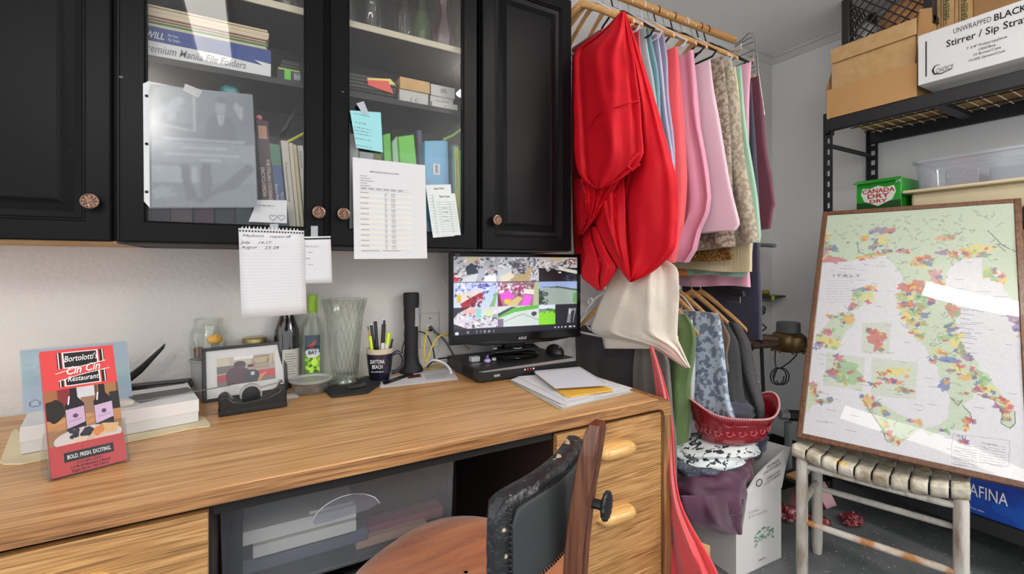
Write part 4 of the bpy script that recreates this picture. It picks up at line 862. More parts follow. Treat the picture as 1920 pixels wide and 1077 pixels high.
for k in range(40): R(.55+.45*ca.r.rand(), .1+.3*ca.r.rand(), .58+.45*ca.r.rand(), .2+.3*ca.r.rand(), [(90, 80, 70), (200, 190, 170), (140, 110, 80)][k % 3], .4)
R(0, .62, .2, .86, (176, 40, 44)); R(.66, .58, 1, .86, (190, 44, 48)); R(0, .86, 1, 1, (120, 110, 104)); ca.poly([(.6, .95), (.68, .8), (.8, .7), (.86, .68), (.78, .82), (.72, 1)], (206, 140, 80))
ca.blob(.36, .72, .22, .32, (74, 36, 50), 1, 2, .06); ca.ell(.38, .33, .10, .14, (96, 56, 62)); ca.ell(.38, .27, .10, .10, (60, 34, 44)); ca.poly([(.14, .62), (.2, .42), (.34, .36), (.4, .5), (.3, 1), (.16, 1)], (78, 38, 52))
ca.blob(.58, .78, .13, .26, (34, 30, 36), 1, 5, .05); ca.ell(.565, .44, .052, .085, (190, 146, 124)); ca.ell(.565, .39, .056, .06, (40, 30, 30)); R(.56, .62, .63, .74, (200, 196, 200)); ca.noise(.03, 2)
def tf(x0, x1, z0, z1, y): 
    f = bil(T @ Vector((x0, y, z1)), T @ Vector((x1, y, z1)), T @ Vector((x1, y, z0)), T @ Vector((x0, y, z0))); return f
ca.sheet(tf(.036, wf-.034, .040, hf-.034, .0066), 'photo_print', paint('print_gloss', .3), pf)
MB(T).box(.009, wf-.009, .0045, .0055, .009, hf-.009).build('glass_pane', m_glass, pf, smooth=0)
MB(T).box(wf*.4, wf*.6, .017, .019, .01, hf*.8).build('easel_back', m_blackm, pf, smooth=0)
# tape dispenser
A, B = D(411, 783, Z1), D(538, 763, Z1); ex = (B-A); L_ = ex.length; ex.normalize(); ny = Vector((-ex.y, ex.x, 0)); T = frame(A, ex, ny, (0, 0, 1))
td = thing('tape_dispenser', 'black weighted tape dispenser with a clear tape roll in front of the frame', 'dispenser', A)
prof = [(0, 0), (L_, 0), (L_, .05), (L_-.003, .062), (L_-.012, .062), (L_-.02, .046), (L_-.05, .034), (L_*.38, .030), (L_*.2, .036), (.02, .052), (.006, .052), (-.001, .042)]
MB(T).prism([(x, 0, z) for x, z in prof], (0, .055, 0)).build('body', m_blacks, td, bevel=.004, smooth=40)
MB(T).box(-.001, L_+.001, -.001, .056, 0, .014).build('weighted_base', m_blackm, td, bevel=.003)
Tr = T @ frame((L_*.47, .052, .040), (1, 0, 0), (0, 0, 1), (0, -1, 0))
MB(Tr).olathe([(.022, .0), (.027, .0), (.027, .02), (.022, .02), (.022, 0)], n=28).build('tape_roll', glass('tape_roll', (230, 232, 234), .15, .5, .2, milk=.45, milkcol=(214, 216, 218)), td, smooth=40)
MB(Tr).lathe([(0, -.003), (.021, -.002), (.021, .024), (.012, .025), (0, .025)], n=24).build('hub', m_blacks, td, smooth=40)
MB(T).prism([(L_-.012, .052, .061), (L_*.47+.02, .052, .052), (L_*.47+.02, .034, .052), (L_-.012, .034, .061)], (0, 0, .0006)).build('loose_tape', m_sleeve, td, smooth=0)
MB(T).box(L_-.014, L_-.006, .008, .052, .062, .066).build('cutter', m_chrome, td, bevel=.001)
tag(slab([D(536, 741, Z1), D(560, 736, Z1), D(559, 745, Z1), D(537, 748, Z1)], .001).build('paper_slip', m_paper, smooth=0), 'small white paper slip beside the tape dispenser', 'paper')
# wine bottle
c = atY(538, 1.660); wbt = thing('wine_bottle', 'dark wine bottle with off-white back label behind the picture frame', 'bottle', c+Vector((0, 0, Z1)))
MB().lathe([(.034, 0), (.038, .004), (.038, .165), (.036, .185), (.026, .215), (.017, .24), (.0145, .26), (.0145, .30), (.016, .302), (.016, .312), (0, .312)], c+Vector((0, 0, Z1)), 32).build('bottle_glass', M('dark_bottle_glass', (12, 12, 12), .08, spec=.8, coat=.5), wbt, smooth=40)
def wrap(c, r, a0, a1, z0, z1, name, mat, parent, n=10): 
    m = MB(); m.grid([[(c.x+r*math.cos(a), c.y+r*math.sin(a), z) for z in (z0, z1)] for a in [a0+(a1-a0)*k/n for k in range(n+1)]]); return m.build(name, mat, parent, smooth=60)
cdir = math.atan2(-c.y, -c.x)
wrap(c, .0384, cdir-.35, cdir+1.25, DZ+.03, DZ+.125, 'label', M('offwhite_label', (190, 188, 180), .7), wbt)
m = MB()
for k in range(9):
    z = DZ+.045+.008*k; m.grid([[(c.x+.0387*math.cos(a), c.y+.0387*math.sin(a), zz) for zz in (z, z+.0015)] for a in [cdir-.15+(.9-.12*(k % 3))*j/6 for j in range(7)]])
m.build('label_lines', m_ink, wbt, smooth=0)
# flavoured rum bottle
c = atY(586, 1.648); rb = thing('liquor_bottle', 'clear liquor bottle with lime green cap and bird label', 'bottle', c+Vector((0, 0, Z1)))
ht = W(586, 553, Y=1.648).z-Z1
MB().olathe([(0, .002), (.034, .002), (.038, .006), (.0365, .09), (.038, ht*.58), (.036, ht*.66), (.028, ht*.72), (.016, ht*.78), (.0145, ht*.86), (.0145, ht*.9)], c+Vector((0, 0, Z1)), 36).build('bottle_glass', m_cglass, rb, smooth=50)
MB().olathe([(0, .006), (.034, .008), (.034, ht*.56), (.02, ht*.74)], c+Vector((0, 0, Z1)), 30).build('bottle_inside', m_cglass, rb, smooth=50)
MB().lathe([(.0145, ht*.80), (.0152, ht*.805), (.0152, ht*.995), (.0145, ht), (0, ht)], c+Vector((0, 0, Z1)), 28).build('cap', M('lime_cap', (150, 200, 50), .35), rb)
cdir = math.atan2(-c.y, -c.x)
ca = Canvas(44, 84, (70, 84, 96)); ca.rect(0, .0, 1, .3, (74, 88, 100)); ca.rect(0, .52, 1, 1, (120, 184, 40))
for k in range(60): ca.blob(ca.r.rand(), .55+.45*ca.r.rand(), .12, .05, [(160, 214, 60), (70, 130, 40), (196, 230, 90), (40, 90, 40)][k % 4], .8, k)
ca.poly([(.1, .3), (.35, .26), (.75, .12), (.62, .24), (.5, .34), (.25, .34)], (206, 84, 50)); ca.blob(.5, .47, .48, .13, (214, 218, 222), 1, 3, .15); ca.ell(.62, .72, .22, .09, (200, 232, 90))
def cyl(c, r, a0, a1, z1, z0): 
    return lambda s, t: np.concatenate([c.x+r*np.cos(a0+(a1-a0)*s)+0*t, c.y+r*np.sin(a0+(a1-a0)*s)+0*t, z1+(z0-z1)*t+0*s], -1)
ca.sheet(cyl(c, .0388, cdir-.62, cdir+.62, DZ+.167, DZ+.045), 'label', m_paint, rb)
for s, z, sz, wd in (('PARROT', .121, .013, .040), ('BAY', .106, .012, .026)): text(s, c+Vector((math.cos(cdir), math.sin(cdir), 0))*.0405+Vector((0, 0, DZ+z)), (-math.sin(cdir), math.cos(cdir), 0), (0, 0, 1), sz, M('navy_ink', (30, 34, 66), .6), rb, width=wd, bold=.03)
# flat round tub
c = atY(583, 1.545); ft = thing('food_tub', 'low round clear tub with milky lid in front of the liquor bottle', 'tub', c+Vector((0, 0, Z1)))
MB().olathe([(0, .001), (.045, .001), (.047, .004), (.058, .036)], c+Vector((0, 0, Z1)), 36).build('tub_wall', glass('tub_clear', (236, 240, 240), .1, .7, milk=.12), ft, smooth=50)
MB().lathe([(0, .034), (.055, .034), (.057, .036), (.062, .037), (.063, .042), (.060, .044), (.054, .043), (.052, .038), (0, .038)], c+Vector((0, 0, Z1)), 36).build('tub_lid', m_film, ft, smooth=40)
for k, (dx, dy, s) in enumerate(((-.02, -.02, .012), (.01, -.03, .010), (.025, -.005, .012))): tag(MB().box(c.x+dx-s, c.x+dx+s, c.y+dy-s*.5, c.y+dy+s*.5, Z1+.003, Z1+.02).build('clip', M('steel_clip', (110, 110, 112), .3, metal=.8), bevel=.002), ['left steel clip inside the low round tub', 'middle steel clip inside the low round tub', 'right steel clip inside the low round tub'][k], 'clip', 'clips in the round tub')
# spiral fluted glass vase
c = atY(646, 1.595); gv = thing('vase', 'tall clear swirled glass vase with flared rim', 'vase', c+Vector((0, 0, Z1)))
hv = W(646, 561, Y=1.595).z-Z1; m = MB(); n = 48; P = []
pr = [(.048, 0), (.052, .006), (.050, .018), (.043, .026), (.041, .032), (.042, .04), (.045, .07), (.050, .13), (.054, .18), (.058, .22), (.064, hv-.03), (.071, hv-.008), (.0735, hv)]
for i, (r, z) in enumerate(pr):
    row = []
    for j in range(n*2): a = PI*j/n; rr = r*(1+(.018*math.sin(16*a+z*26) if 3 < i < 12 else 0)); row.append(c+Vector((rr*math.cos(a), rr*math.sin(a), Z1+z)))
    P.append(row)
m.grid(P, True); m.build('vase_wall', m_cglass, gv, smooth=60)
m = MB()
for k in range(22):
    pts = []
    for i in range(3, 12):
        r, z = pr[i]; a = 2*PI*k/22-(z-.03)*4.6; pts.append(c+Vector(((r+.0004)*math.cos(a), (r+.0004)*math.sin(a), Z1+z)))
    m.tube(pts, .0007, 4)
m.build('swirl_ridges', glass('glass_ridge', (214, 218, 214), .12, .5), gv, kind='stuff')
m = MB(); m.olathe([(r-.004, max(z, .034)) for r, z in pr[5:]], c+Vector((0, 0, Z1)), 48); m.build('vase_inside', m_cglass, gv, smooth=60)
m = MB(); m.lathe([(0, .001), (.047, .001), (.050, .008), (.046, .02), (.038, .028), (.0, .030)], c+Vector((0, 0, Z1)), 40); m.build('vase_foot', glass('foot_glass', (214, 224, 216), .12, .8, milk=.12, milkcol=(190, 200, 190)), gv, smooth=60)
m = MB(); m.tube([c+Vector((.0735*math.cos(a), .0735*math.sin(a), Z1+hv)) for a in [2*PI*k/48 for k in range(48)]], .0016, 6, closed=True); m.build('rim', m_cglass, gv)
# mug and pens
c = atY(712, 1.585); mg = thing('mug', 'dark navy mug with cream rim and white Daytona Beach lettering', 'mug', c+Vector((0, 0, Z1)))
hm = .112; m_navyglaze = M('navy_glaze', (24, 24, 44), .15, spec=.7)
MB().olathe([(0, .001), (.029, .001), (.033, .005), (.040, .05), (.0445, hm-.018), (.0445, hm-.017)], c+Vector((0, 0, Z1)), 36).build('body', m_navyglaze, mg, smooth=50)
MB().olathe([(.0446, hm-.017), (.0455, hm-.001), (.0435, hm), (.0415, hm-.002), (.036, .03), (0, .01)], c+Vector((0, 0, Z1)), 36).build('rim', M('cream_glaze', (206, 192, 166), .4), mg, smooth=50)
pd = (Vector((ST, -CT, 0))*.98+Vector((CT, ST, 0))*.1).normalized()
hp_ = [c+pd*r+Vector((0, 0, Z1+z)) for r, z in ((.043, .088), (.058, .097), (.074, .088), (.080, .066), (.074, .045), (.058, .03), (.040, .026))]
MB().tube(hp_, [.0065, .0062, .006, .006, .006, .0062, .007], 10).build('handle', m_navyglaze, mg, smooth=60)
cdir = math.atan2(-c.y, -c.x)-.18; rd = Vector((math.cos(cdir), math.sin(cdir), 0)); tg = Vector((-math.sin(cdir), math.cos(cdir), 0))
for s, z, sz, wd in (('DAYTONA', .066, .013, .046), ('BEACH', .049, .013, .034), ('FLORIDA', .036, .004, .040)): text(s, c+rd*(.0432 if z > .06 else .0425 if z > .04 else .041)+Vector((0, 0, Z1+z)), tg, (0, 0, 1), sz, m_lw, mg, width=wd, bold=.012)
def pen(label, dx, lean, h, r, segs, name='pen', cat='pen'):
    base = c+tg*dx*.5+Vector((0, 0, Z1+.013)); topp = c+tg*(dx+lean)+rd*(-.004)+Vector((0, 0, Z1+h)); t = thing(name, label, cat, base); d = topp-base
    for s0, s1, rr, mat, nm in segs: MB().tube([base+d*s0, base+d*s1], [r*rr, r*rr*.98], 10).build(nm, mat, t)
    return t
m_hi = M('highlighter_yellow', (214, 236, 40), .4); m_hiw = M('pen_white', (222, 222, 222), .4); m_pk = M('pen_black', (22, 22, 26), .3)
pen('yellow highlighter standing at the left of the navy mug', -.022, -.010, .152, .0075, [(0, .62, 1, m_hiw, 'barrel'), (.62, 1, 1, m_hi, 'cap')], 'highlighter')
pen('yellow highlighter leaning right in the navy mug', .018, .012, .163, .0072, [(0, .72, 1, m_hiw, 'barrel'), (.72, 1, .9, m_hi, 'cap')], 'highlighter')
pen('thin tan pencil at the left edge of the mug', -.036, -.004, .185, .0032, [(0, .93, 1, M('pencil_tan', (196, 160, 100), .5), 'barrel'), (.93, 1, .6, m_pk, 'tip')], 'pencil')
pen('black click pen standing left of centre in the mug', -.016, -.014, .196, .0048, [(0, .5, 1, M('pen_plum', (70, 50, 70), .4), 'barrel'), (.5, .96, 1.1, m_pk, 'grip'), (.96, 1, .5, m_chrome, 'button')])
pen('tallest black capped pen in the middle left of the mug', -.006, -.010, .202, .0055, [(0, .45, 1, M('pen_plum', (70, 50, 70), .4), 'barrel'), (.45, 1, 1.1, m_pk, 'cap')])
pen('grey pen with clear top behind the marker', .004, .006, .214, .0045, [(0, .9, 1, M('pen_grey', (150, 150, 156), .4), 'barrel'), (.9, 1, .7, m_chrome, 'button')])
t = pen('grey permanent marker with black cap in the mug', .008, .006, .205, .0068, [(0, .60, 1, m_hiw, 'barrel'), (.60, .93, 1.05, m_pk, 'cap'), (.93, 1, .7, m_pk, 'cap_end')], 'marker', 'marker')
pen('short black pen at the right edge of the mug', .030, .012, .140, .004, [(0, 1, 1, m_pk, 'barrel')])
# flashlight
c = atY(771, 1.652); fl = thing('flashlight', 'tall black work light standing upright against the wall', 'flashlight', c+Vector((0, 0, Z1)))
hfz = W(771, 549, Y=1.652).z-Z1
MB().lathe([(.044, 0), (.045, .008), (.040, .018), (.030, .034), (.026, .06), (.0245, .1), (.0265, .14), (.0245, .17), (.0275, .2), (.0275, hfz-.05), (.029, hfz-.045), (.029, hfz-.004), (.026, hfz), (0, hfz)], c+Vector((0, 0, Z1)), 28, sy=.8).build('body', m_blackm, fl, smooth=50)
a0 = math.atan2(-c.y, -c.x)+.8; d0 = Vector((math.cos(a0), math.sin(a0)*.8, 0)); MB().prism([c+d0*.0277+Vector((-.006, 0, Z1+.17)), c+d0*.0277+Vector((.006, 0, Z1+.17)), c+d0*.0277+Vector((.006, 0, Z1+hfz-.055)), c+d0*.0277+Vector((-.006, 0, Z1+hfz-.055))], d0*.003).build('lens_strip', M('lens_grey', (150, 150, 152), .2), fl, smooth=0)
MB().tube([c+Vector((-.022, .005, Z1+.12)), c+Vector((-.034, .0, Z1+.09)), c+Vector((-.034, 0, Z1+.05)), c+Vector((-.028, .0, Z1+.02))], .002, 6).build('wrist_cord', m_blackm, fl)
# black pouch, leaflets
pq = [(604, 731), (622, 747), (690, 739), (714, 722), (712, 714), (690, 708)]
po = thing('pouch', 'flat black leather pouch with clip lying in front of the vase', 'pouch', D(660, 728, Z1))
slab([D(u, v, Z1) for u, v in pq], .006).build('pouch_body', m_blackm, po, bevel=.002)
slab([D(u, v, Z1+.0065) for u, v in ((652, 727), (654, 731), (688, 725), (686, 720))], .005).build('belt_clip', m_blacks, po, bevel=.0015)
lf = thing('leaflet', 'white printed leaflet with small red logo lying beside the mug', 'leaflet', D(780, 708, Z1))
Lq = [D(709, 711, Z1), D(846, 688, Z1), D(859, 712, Z1), D(713, 728, Z1)]; slab(Lq, .0012).build('sheet', m_paper, lf, smooth=0)
fL = bil(*[p+Vector((0, 0, .0017)) for p in Lq]); m = MB()
def barh(m, f, s0, t0, s1, t1): m.add([f(s0, t0), f(s1, t0), f(s1, t1), f(s0, t1)], [(0, 1, 2, 3)])
for k in range(6): barh(m, fL, .58, .42+.07*k, .9-.04*(k % 2), .45+.07*k)
m.build('print_lines', M('pale_ink', (150, 150, 154), .8), lf, smooth=0)
m = MB(); barh(m, fL, .36, .2, .54, .5); m.build('logo_panel', M('logo_red', (150, 44, 46), .6), lf, smooth=0)
fL2 = bil(*[p+Vector((0, 0, .0022)) for p in Lq]); m = MB(); barh(m, fL2, .38, .26, .52, .44); m.build('logo_centre', m_inkb, lf, smooth=0)
tag(slab([D(u, v, Z1+.002) for u, v in ((716, 718), (722, 722), (776, 703), (770, 699))], .002).build('strap', m_blacks, bevel=.0008), 'thin black strap lying across the leaflet', 'strap')
# wall outlet and leads
yo = YA-.0006
ou = thing('outlet', 'white wall plate with one jack beside the flashlight', 'outlet', W(805, 620, Y=YA))
a, b = W(787, 588, Y=YA), W(823, 650, Y=YA); MB().box(a.x, b.x, YA-.006, yo, b.z, a.z).build('plate', M('ivory_plate', (212, 210, 206), .5), ou, bevel=.003)
cx_, cz_ = (a.x+b.x)/2, (a.z+b.z)/2; MB().box(cx_-.013, cx_+.013, YA-.008, YA-.0062, cz_-.02, cz_+.026).build('insert', m_white, ou, bevel=.001); MB().box(cx_-.007, cx_+.007, YA-.0088, YA-.0082, cz_-.004, cz_+.014).build('jack', m_dark, ou, smooth=0)
for dz in (-.046, .046): MB(frame((cx_, YA-.006, cz_+dz), (1, 0, 0), (0, 0, 1), (0, -1, 0))).lathe([(.003, 0), (.003, .0012), (0, .0012)], n=10).build('screw', m_chrome, ou)
def lead(label, pts, r, mat, name='cable'):
    P = [W(u, v, Y=y) for u, v, y in pts]; Q = []
    for i in range(len(P)-1):
        p0 = P[max(i-1, 0)]; p1, p2 = P[i], P[i+1]; p3 = P[min(i+2, len(P)-1)]
        for k in range(6): t = k/6; Q.append(.5*((2*p1)+(p2-p0)*t+(2*p0-5*p1+4*p2-p3)*t*t+(3*p1-p0-3*p2+p3)*t**3))
    Q.append(P[-1]); Q = [Vector((q.x, min(q.y, YA-.004), max(q.z, DZ+r+.001))) for q in Q]
    return tag(MB().tube(Q, r, 8).build(name, mat), label, 'cable')
lead('yellow network cable looping out of the wall plate', [(806, 616, 1.69), (800, 625, 1.62), (795, 660, 1.60), (800, 678, 1.6), (815, 640, 1.6), (835, 628, 1.60), (862, 640, 1.63), (880, 655, 1.68)], .003, M('yellow_lead', (206, 178, 50), .45))
lead('thick grey cable running from the wall plate behind the monitor', [(808, 612, 1.69), (815, 622, 1.66), (835, 640, 1.64), (850, 665, 1.65), (865, 680, 1.66)], .004, M('grey_lead', (90, 90, 88), .5))
lead('black cable rising beside the flashlight and curling down', [(785, 622, 1.66), (800, 628, 1.65), (812, 655, 1.64), (815, 680, 1.64)], .0025, m_blacks)
lead('black cable lying in a curve left of the recorder', [(800, 690, 1.6), (812, 678, 1.58), (830, 672, 1.6), (848, 672, 1.66)], .0028, m_blacks)
lead('white cable curling on the desk left of the recorder', [(795, 688, 1.62), (812, 676, 1.58), (830, 680, 1.55), (842, 690, 1.50), (846, 700, 1.47)], .004, m_white)
lead('coiled olive cable lying on the desk by the flashlight', [(800, 690, 1.62), (820, 684, 1.60), (826, 688, 1.58), (810, 692, 1.57), (796, 690, 1.60)], .003, M('olive_lead', (150, 130, 40), .5))

# video recorder
X0, X1, Y0, Y1 = .647, 1.056, 1.371, 1.66
dv = thing('video_recorder', 'black security video recorder under the monitor with small front lights', 'recorder', ((X0+X1)/2, 1.5, Z1))
MB().box(X0, X1, Y0+.012, Y1, Z1+.004, DZ+.046).build('case', m_blacks, dv, bevel=.002)
MB().prism([(X0, Y0, Z1+.006), (X0, Y0, DZ+.036), (X0, Y0+.013, DZ+.046), (X0, Y0+.013, Z1+.006)], (X1-X0, 0, 0)).build('front_panel', m_blacks, dv, bevel=.001)
MB().prism([(X0+.02, Y0-.0008, DZ+.037), (X0, Y0+.004, DZ+.0402), (X1, Y0+.012, DZ+.0465), (X1-.01, Y0+.0005, DZ+.037)], (0, -.0005, .0008)).build('silver_trim', M('silver_trim', (170, 170, 172), .3, metal=.5), dv, smooth=0)
for k in range(7): MB().box(X0+.001, X1-.001, Y0-.0012, Y0-.0002, Z1+.008+.0042*k, Z1+.0098+.0042*k).build('front_rib', m_blackm, dv, smooth=0)
for k in range(9): MB().box(X0-.0012, X0-.0002, Y0+.05, Y0+.14, Z1+.010+.0035*k, Z1+.0118+.0035*k).build('side_vent', m_dark, dv, smooth=0)
MB().box(X0+.055, X0+.078, Y0-.002, Y0-.0012, Z1+.017, Z1+.025).build('badge', M('badge_grey', (150, 150, 154), .4), dv, smooth=0)
for k, cc in enumerate([(230, 230, 230), (220, 60, 50), (220, 60, 50), (230, 225, 225)]): MB().box(X0+.175+.012*k, X0+.179+.012*k, Y0-.002, Y0-.0012, Z1+.027, Z1+.031).build('status_light', M('led%d' % (k in (1, 2)), cc, .4, emis=1), dv, smooth=0)
for x in (X0+.03, X1-.03):
    for y in (Y0+.03, Y1-.03): MB().lathe([(.008, Z1-.0002), (.008, Z1+.004)], (x, y, 0), 12).build('foot', m_blackm, dv)
ZDV = DZ+.0465
# monitor
ML, MR = Vector((.633, 1.56, 0)), Vector((1.148, 1.494, 0)); ex = (MR-ML).normalized(); ny = Vector((-ex.y, ex.x, 0)); T = frame(ML, ex, ny, (0, 0, 1)); SW = (MR-ML).length; SZ0, SZ1 = .886, 1.178
mo = thing('monitor', 'black computer monitor showing nine security camera views', 'monitor', (.87, 1.55, ZDV))
m_gb = M('gloss_black', (8, 8, 9), .15, spec=.22)
MB(T).box(-.014, SW+.014, .0015, .022, SZ0-.034, SZ1+.0125).build('housing', m_gb, mo, bevel=.003)
MB(T).prism([(.06, .022, SZ0+.0), (SW-.06, .022, SZ0), (SW-.1, .05, SZ0+.05), (.1, .05, SZ0+.05)], (0, 0, .16)).build('rear_shell', m_blackm, mo, bevel=.005)
MB(T).prism([(.0, -.004, SZ0-.028), (SW, -.004, SZ0-.028), (SW-.12, -.010, SZ0-.042), (.12, -.010, SZ0-.042)], (0, .016, 0)).build('chin', m_gb, mo, bevel=.003)
for x0, x1, z0, z1 in ((-.014, 0, SZ0-.03, SZ1+.0125), (SW, SW+.014, SZ0-.03, SZ1+.0125), (0, SW, SZ1, SZ1+.0125), (0, SW, SZ0-.03, SZ0)): MB(T).box(x0, x1, -.003, .0014, z0, z1).build('bezel', m_gb, mo, bevel=.001)
ca = Canvas(270, 152, (20, 22, 28)); r_ = ca.r
def cell(x0, y0, x1, y1, bg, fn):
    ca.rect(x0, y0, x1, y1, bg); sv = ca.a.copy(); ux = lambda x: x0+(x1-x0)*x; uy = lambda y: y0+(y1-y0)*y
    fn(ux, uy); m = (ca.xx >= x0) & (ca.xx <= x1) & (ca.yy >= y0) & (ca.yy <= y1); b = ca.a.copy(); ca.a = np.where(m[..., None], b, sv)
def clutter(ux, uy, n, cols, sx=.05, sy=.06, x0=0, x1=1, y0=0, y1=1):
    for k in range(n):
        x = x0+(x1-x0)*r_.rand(); y = y0+(y1-y0)*r_.rand(); w_ = sx*(.3+r_.rand()); h_ = sy*(.3+r_.rand()); a = r_.uniform(-.8, .8)
        ca.poly([(ux(x), uy(y)), (ux(x+w_), uy(y+a*h_)), (ux(x+w_*.9), uy(y+h_+a*h_)), (ux(x-.01), uy(y+h_))], cols[r_.randint(len(cols))], .85)
C3 = [0, .333, .667, 1]; R3 = [0, .325, .645, .915]
G1 = [(220, 222, 226), (90, 92, 100), (150, 152, 160), (40, 44, 54), (190, 180, 190), (230, 230, 232)]
def c00(X, Y):
    ca.poly([(X(.25), Y(0)), (X(.6), Y(0)), (X(.56), Y(.3)), (X(.27), Y(.2))], (196, 186, 150)); ca.poly([(X(0), Y(.6)), (X(.12), Y(.9)), (X(.1), Y(1)), (X(0), Y(1))], (190, 30, 40)); clutter(X, Y, 60, G1, .08, .08, 0, .3); clutter(X, Y, 120, G1+[(190, 120, 130), (70, 80, 130)], .06, .09, .45, 1); ca.blob(X(.4), Y(.5), .045, .07, (34, 44, 60), 1, 3, .25); ca.poly([(X(.45), Y(.9)), (X(.75), Y(.2)), (X(.82), Y(.25)), (X(.6), Y(1))], (170, 176, 190)); ca.poly([(X(.7), Y(.75)), (X(.95), Y(.72)), (X(.98), Y(1)), (X(.68), Y(1))], (236, 238, 240)); ca.poly([(X(.25), Y(.8)), (X(.55), Y(.65)), (X(.5), Y(1)), (X(.15), Y(1))], (200, 206, 210))
def c01(X, Y):
    ca.poly([(X(.3), Y(.9)), (X(.55), Y(.5)), (X(.9), Y(.4)), (X(.75), Y(1)), (X(.3), Y(1))], (176, 156, 112)); clutter(X, Y, 110, G1, .07, .08, .0, 1, 0, .45); ca.poly([(X(.25), Y(.25)), (X(.35), Y(.15)), (X(.7), Y(.3)), (X(.65), Y(.7)), (X(.55), Y(.68))], (70, 74, 84)); clutter(X, Y, 70, [(150, 155, 170), (60, 60, 70), (210, 212, 220), (120, 90, 90)], .05, .05, .3, .68, .15, .65); ca.poly([(X(.05), Y(.8)), (X(.3), Y(.6)), (X(.4), Y(.8)), (X(.2), Y(1)), (X(.05), Y(1))], (222, 214, 190)); clutter(X, Y, 50, G1, .06, .1, .75, 1, .1, 1)
def c02(X, Y):
    ca.rect(X(0), Y(.45), X(1), Y(1), (24, 24, 30)); ca.poly([(X(0), Y(.42)), (X(.3), Y(.45)), (X(1), Y(.72)), (X(1), Y(.55)), (X(.3), Y(.35)), (X(0), Y(.35))], (216, 214, 206)); clutter(X, Y, 60, G1, .08, .07, .05, 1, .1, .45); clutter(X, Y, 60, [(180, 40, 50), (20, 20, 24), (240, 240, 240)], .04, .05, .65, 1, 0, .25); ca.rect(X(.28), Y(0), X(.6), Y(.14), (200, 190, 150)); clutter(X, Y, 20, [(60, 64, 90), (80, 90, 120)], .08, .05, .62, 1, .7, 1); ca.rect(X(.5), Y(.6), X(.58), Y(.66), (220, 220, 220)); ca.rect(X(.2), Y(.55), X(.26), Y(.58), (200, 200, 200))
def c10(X, Y):
    clutter(X, Y, 110, [(150, 160, 230), (210, 216, 245), (90, 96, 190), (230, 232, 245), (60, 60, 120)], .07, .09, .0, 1, 0, .5); ca.poly([(X(.05), Y(.45)), (X(.55), Y(.3)), (X(.7), Y(.35)), (X(.2), Y(.8))], (206, 200, 196)); ca.poly([(X(.15), Y(.85)), (X(.6), Y(.42)), (X(.68), Y(.5)), (X(.4), Y(1)), (X(.18), Y(1))], (150, 30, 50)); clutter(X, Y, 50, [(120, 20, 40), (50, 20, 30), (190, 150, 170), (90, 30, 50)], .04, .12, .3, .7, .5, 1); ca.rect(X(.07), Y(.5), X(.17), Y(.8), (196, 170, 60)); ca.poly([(X(.6), Y(1)), (X(.85), Y(.2)), (X(.97), Y(.3)), (X(.75), Y(1))], (176, 196, 240)); ca.poly([(X(.8), Y(1)), (X(.97), Y(.4)), (X(1), Y(.45)), (X(.93), Y(1))], (120, 170, 110))
def c11(X, Y):
    clutter(X, Y, 60, [(236, 230, 236), (150, 60, 110), (220, 200, 215), (120, 40, 70)], .09, .14, 0, .6, 0, .5); clutter(X, Y, 40, [(120, 90, 80), (200, 190, 170), (90, 60, 60)], .05, .08, .55, 1, 0, .3); ca.poly([(X(.05), Y(.5)), (X(.25), Y(.35)), (X(.4), Y(.6)), (X(.25), Y(.9)), (X(.1), Y(.8))], (214, 80, 200)); ca.poly([(X(.55), Y(1)), (X(.65), Y(.55)), (X(.85), Y(.6)), (X(.75), Y(1))], (232, 90, 214)); ca.poly([(X(.2), Y(.9)), (X(.5), Y(.6)), (X(.6), Y(.7)), (X(.45), Y(1)), (X(.25), Y(1))], (200, 180, 120)); ca.poly([(X(.62), Y(.3)), (X(.95), Y(.35)), (X(.9), Y(.55)), (X(.62), Y(.5))], (226, 216, 214)); ca.poly([(X(.9), Y(0)), (X(1), Y(0)), (X(1), Y(1)), (X(.85), Y(1))], (170, 180, 140)); ca.poly([(X(0), Y(.4)), (X(.12), Y(1)), (X(0), Y(1))], (110, 20, 50)); ca.rect(X(.15), Y(.72), X(.3), Y(.9), (206, 180, 70))
def c12(X, Y):
    ca.rect(X(0), Y(0), X(1), Y(.32), (150, 172, 214)); ca.poly([(X(0), Y(.25)), (X(.5), Y(.28)), (X(1), Y(.42)), (X(1), Y(.36)), (X(.5), Y(.22))], (56, 80, 70)); ca.poly([(X(.2), Y(1)), (X(.05), Y(.4)), (X(0), Y(.3)), (X(0), Y(1))], (40, 60, 56)); ca.poly([(X(.0), Y(.3)), (X(.5), Y(.28)), (X(1), Y(.45)), (X(1), Y(1)), (X(.25), Y(1))], (150, 166, 160)); ca.poly([(X(.9), Y(.5)), (X(1), Y(.5)), (X(1), Y(1)), (X(.88), Y(.9))], (100, 150, 90)); clutter(X, Y, 30, [(30, 40, 44), (190, 195, 195), (60, 80, 60)], .06, .08, 0, .2, .4, 1)
def c20(X, Y):
    clutter(X, Y, 150, [(230, 226, 232), (170, 140, 190), (110, 90, 130), (200, 196, 206), (70, 70, 80), (180, 210, 200)], .06, .09, 0, 1, .2, 1); ca.poly([(X(.2), Y(.1)), (X(.5), Y(.05)), (X(.5), Y(.25)), (X(.2), Y(.3))], (226, 160, 160)); ca.rect(X(.5), Y(.05), X(.62), Y(.5), (130, 190, 190)); ca.poly([(X(0), Y(.0)), (X(.35), Y(0)), (X(.1), Y(.25)), (X(0), Y(.5))], (40, 44, 54)); ca.poly([(X(0), Y(.75)), (X(.3), Y(1)), (X(0), Y(1))], (50, 50, 60)); ca.rect(X(.68), Y(.2), X(.9), Y(.4), (190, 214, 160))
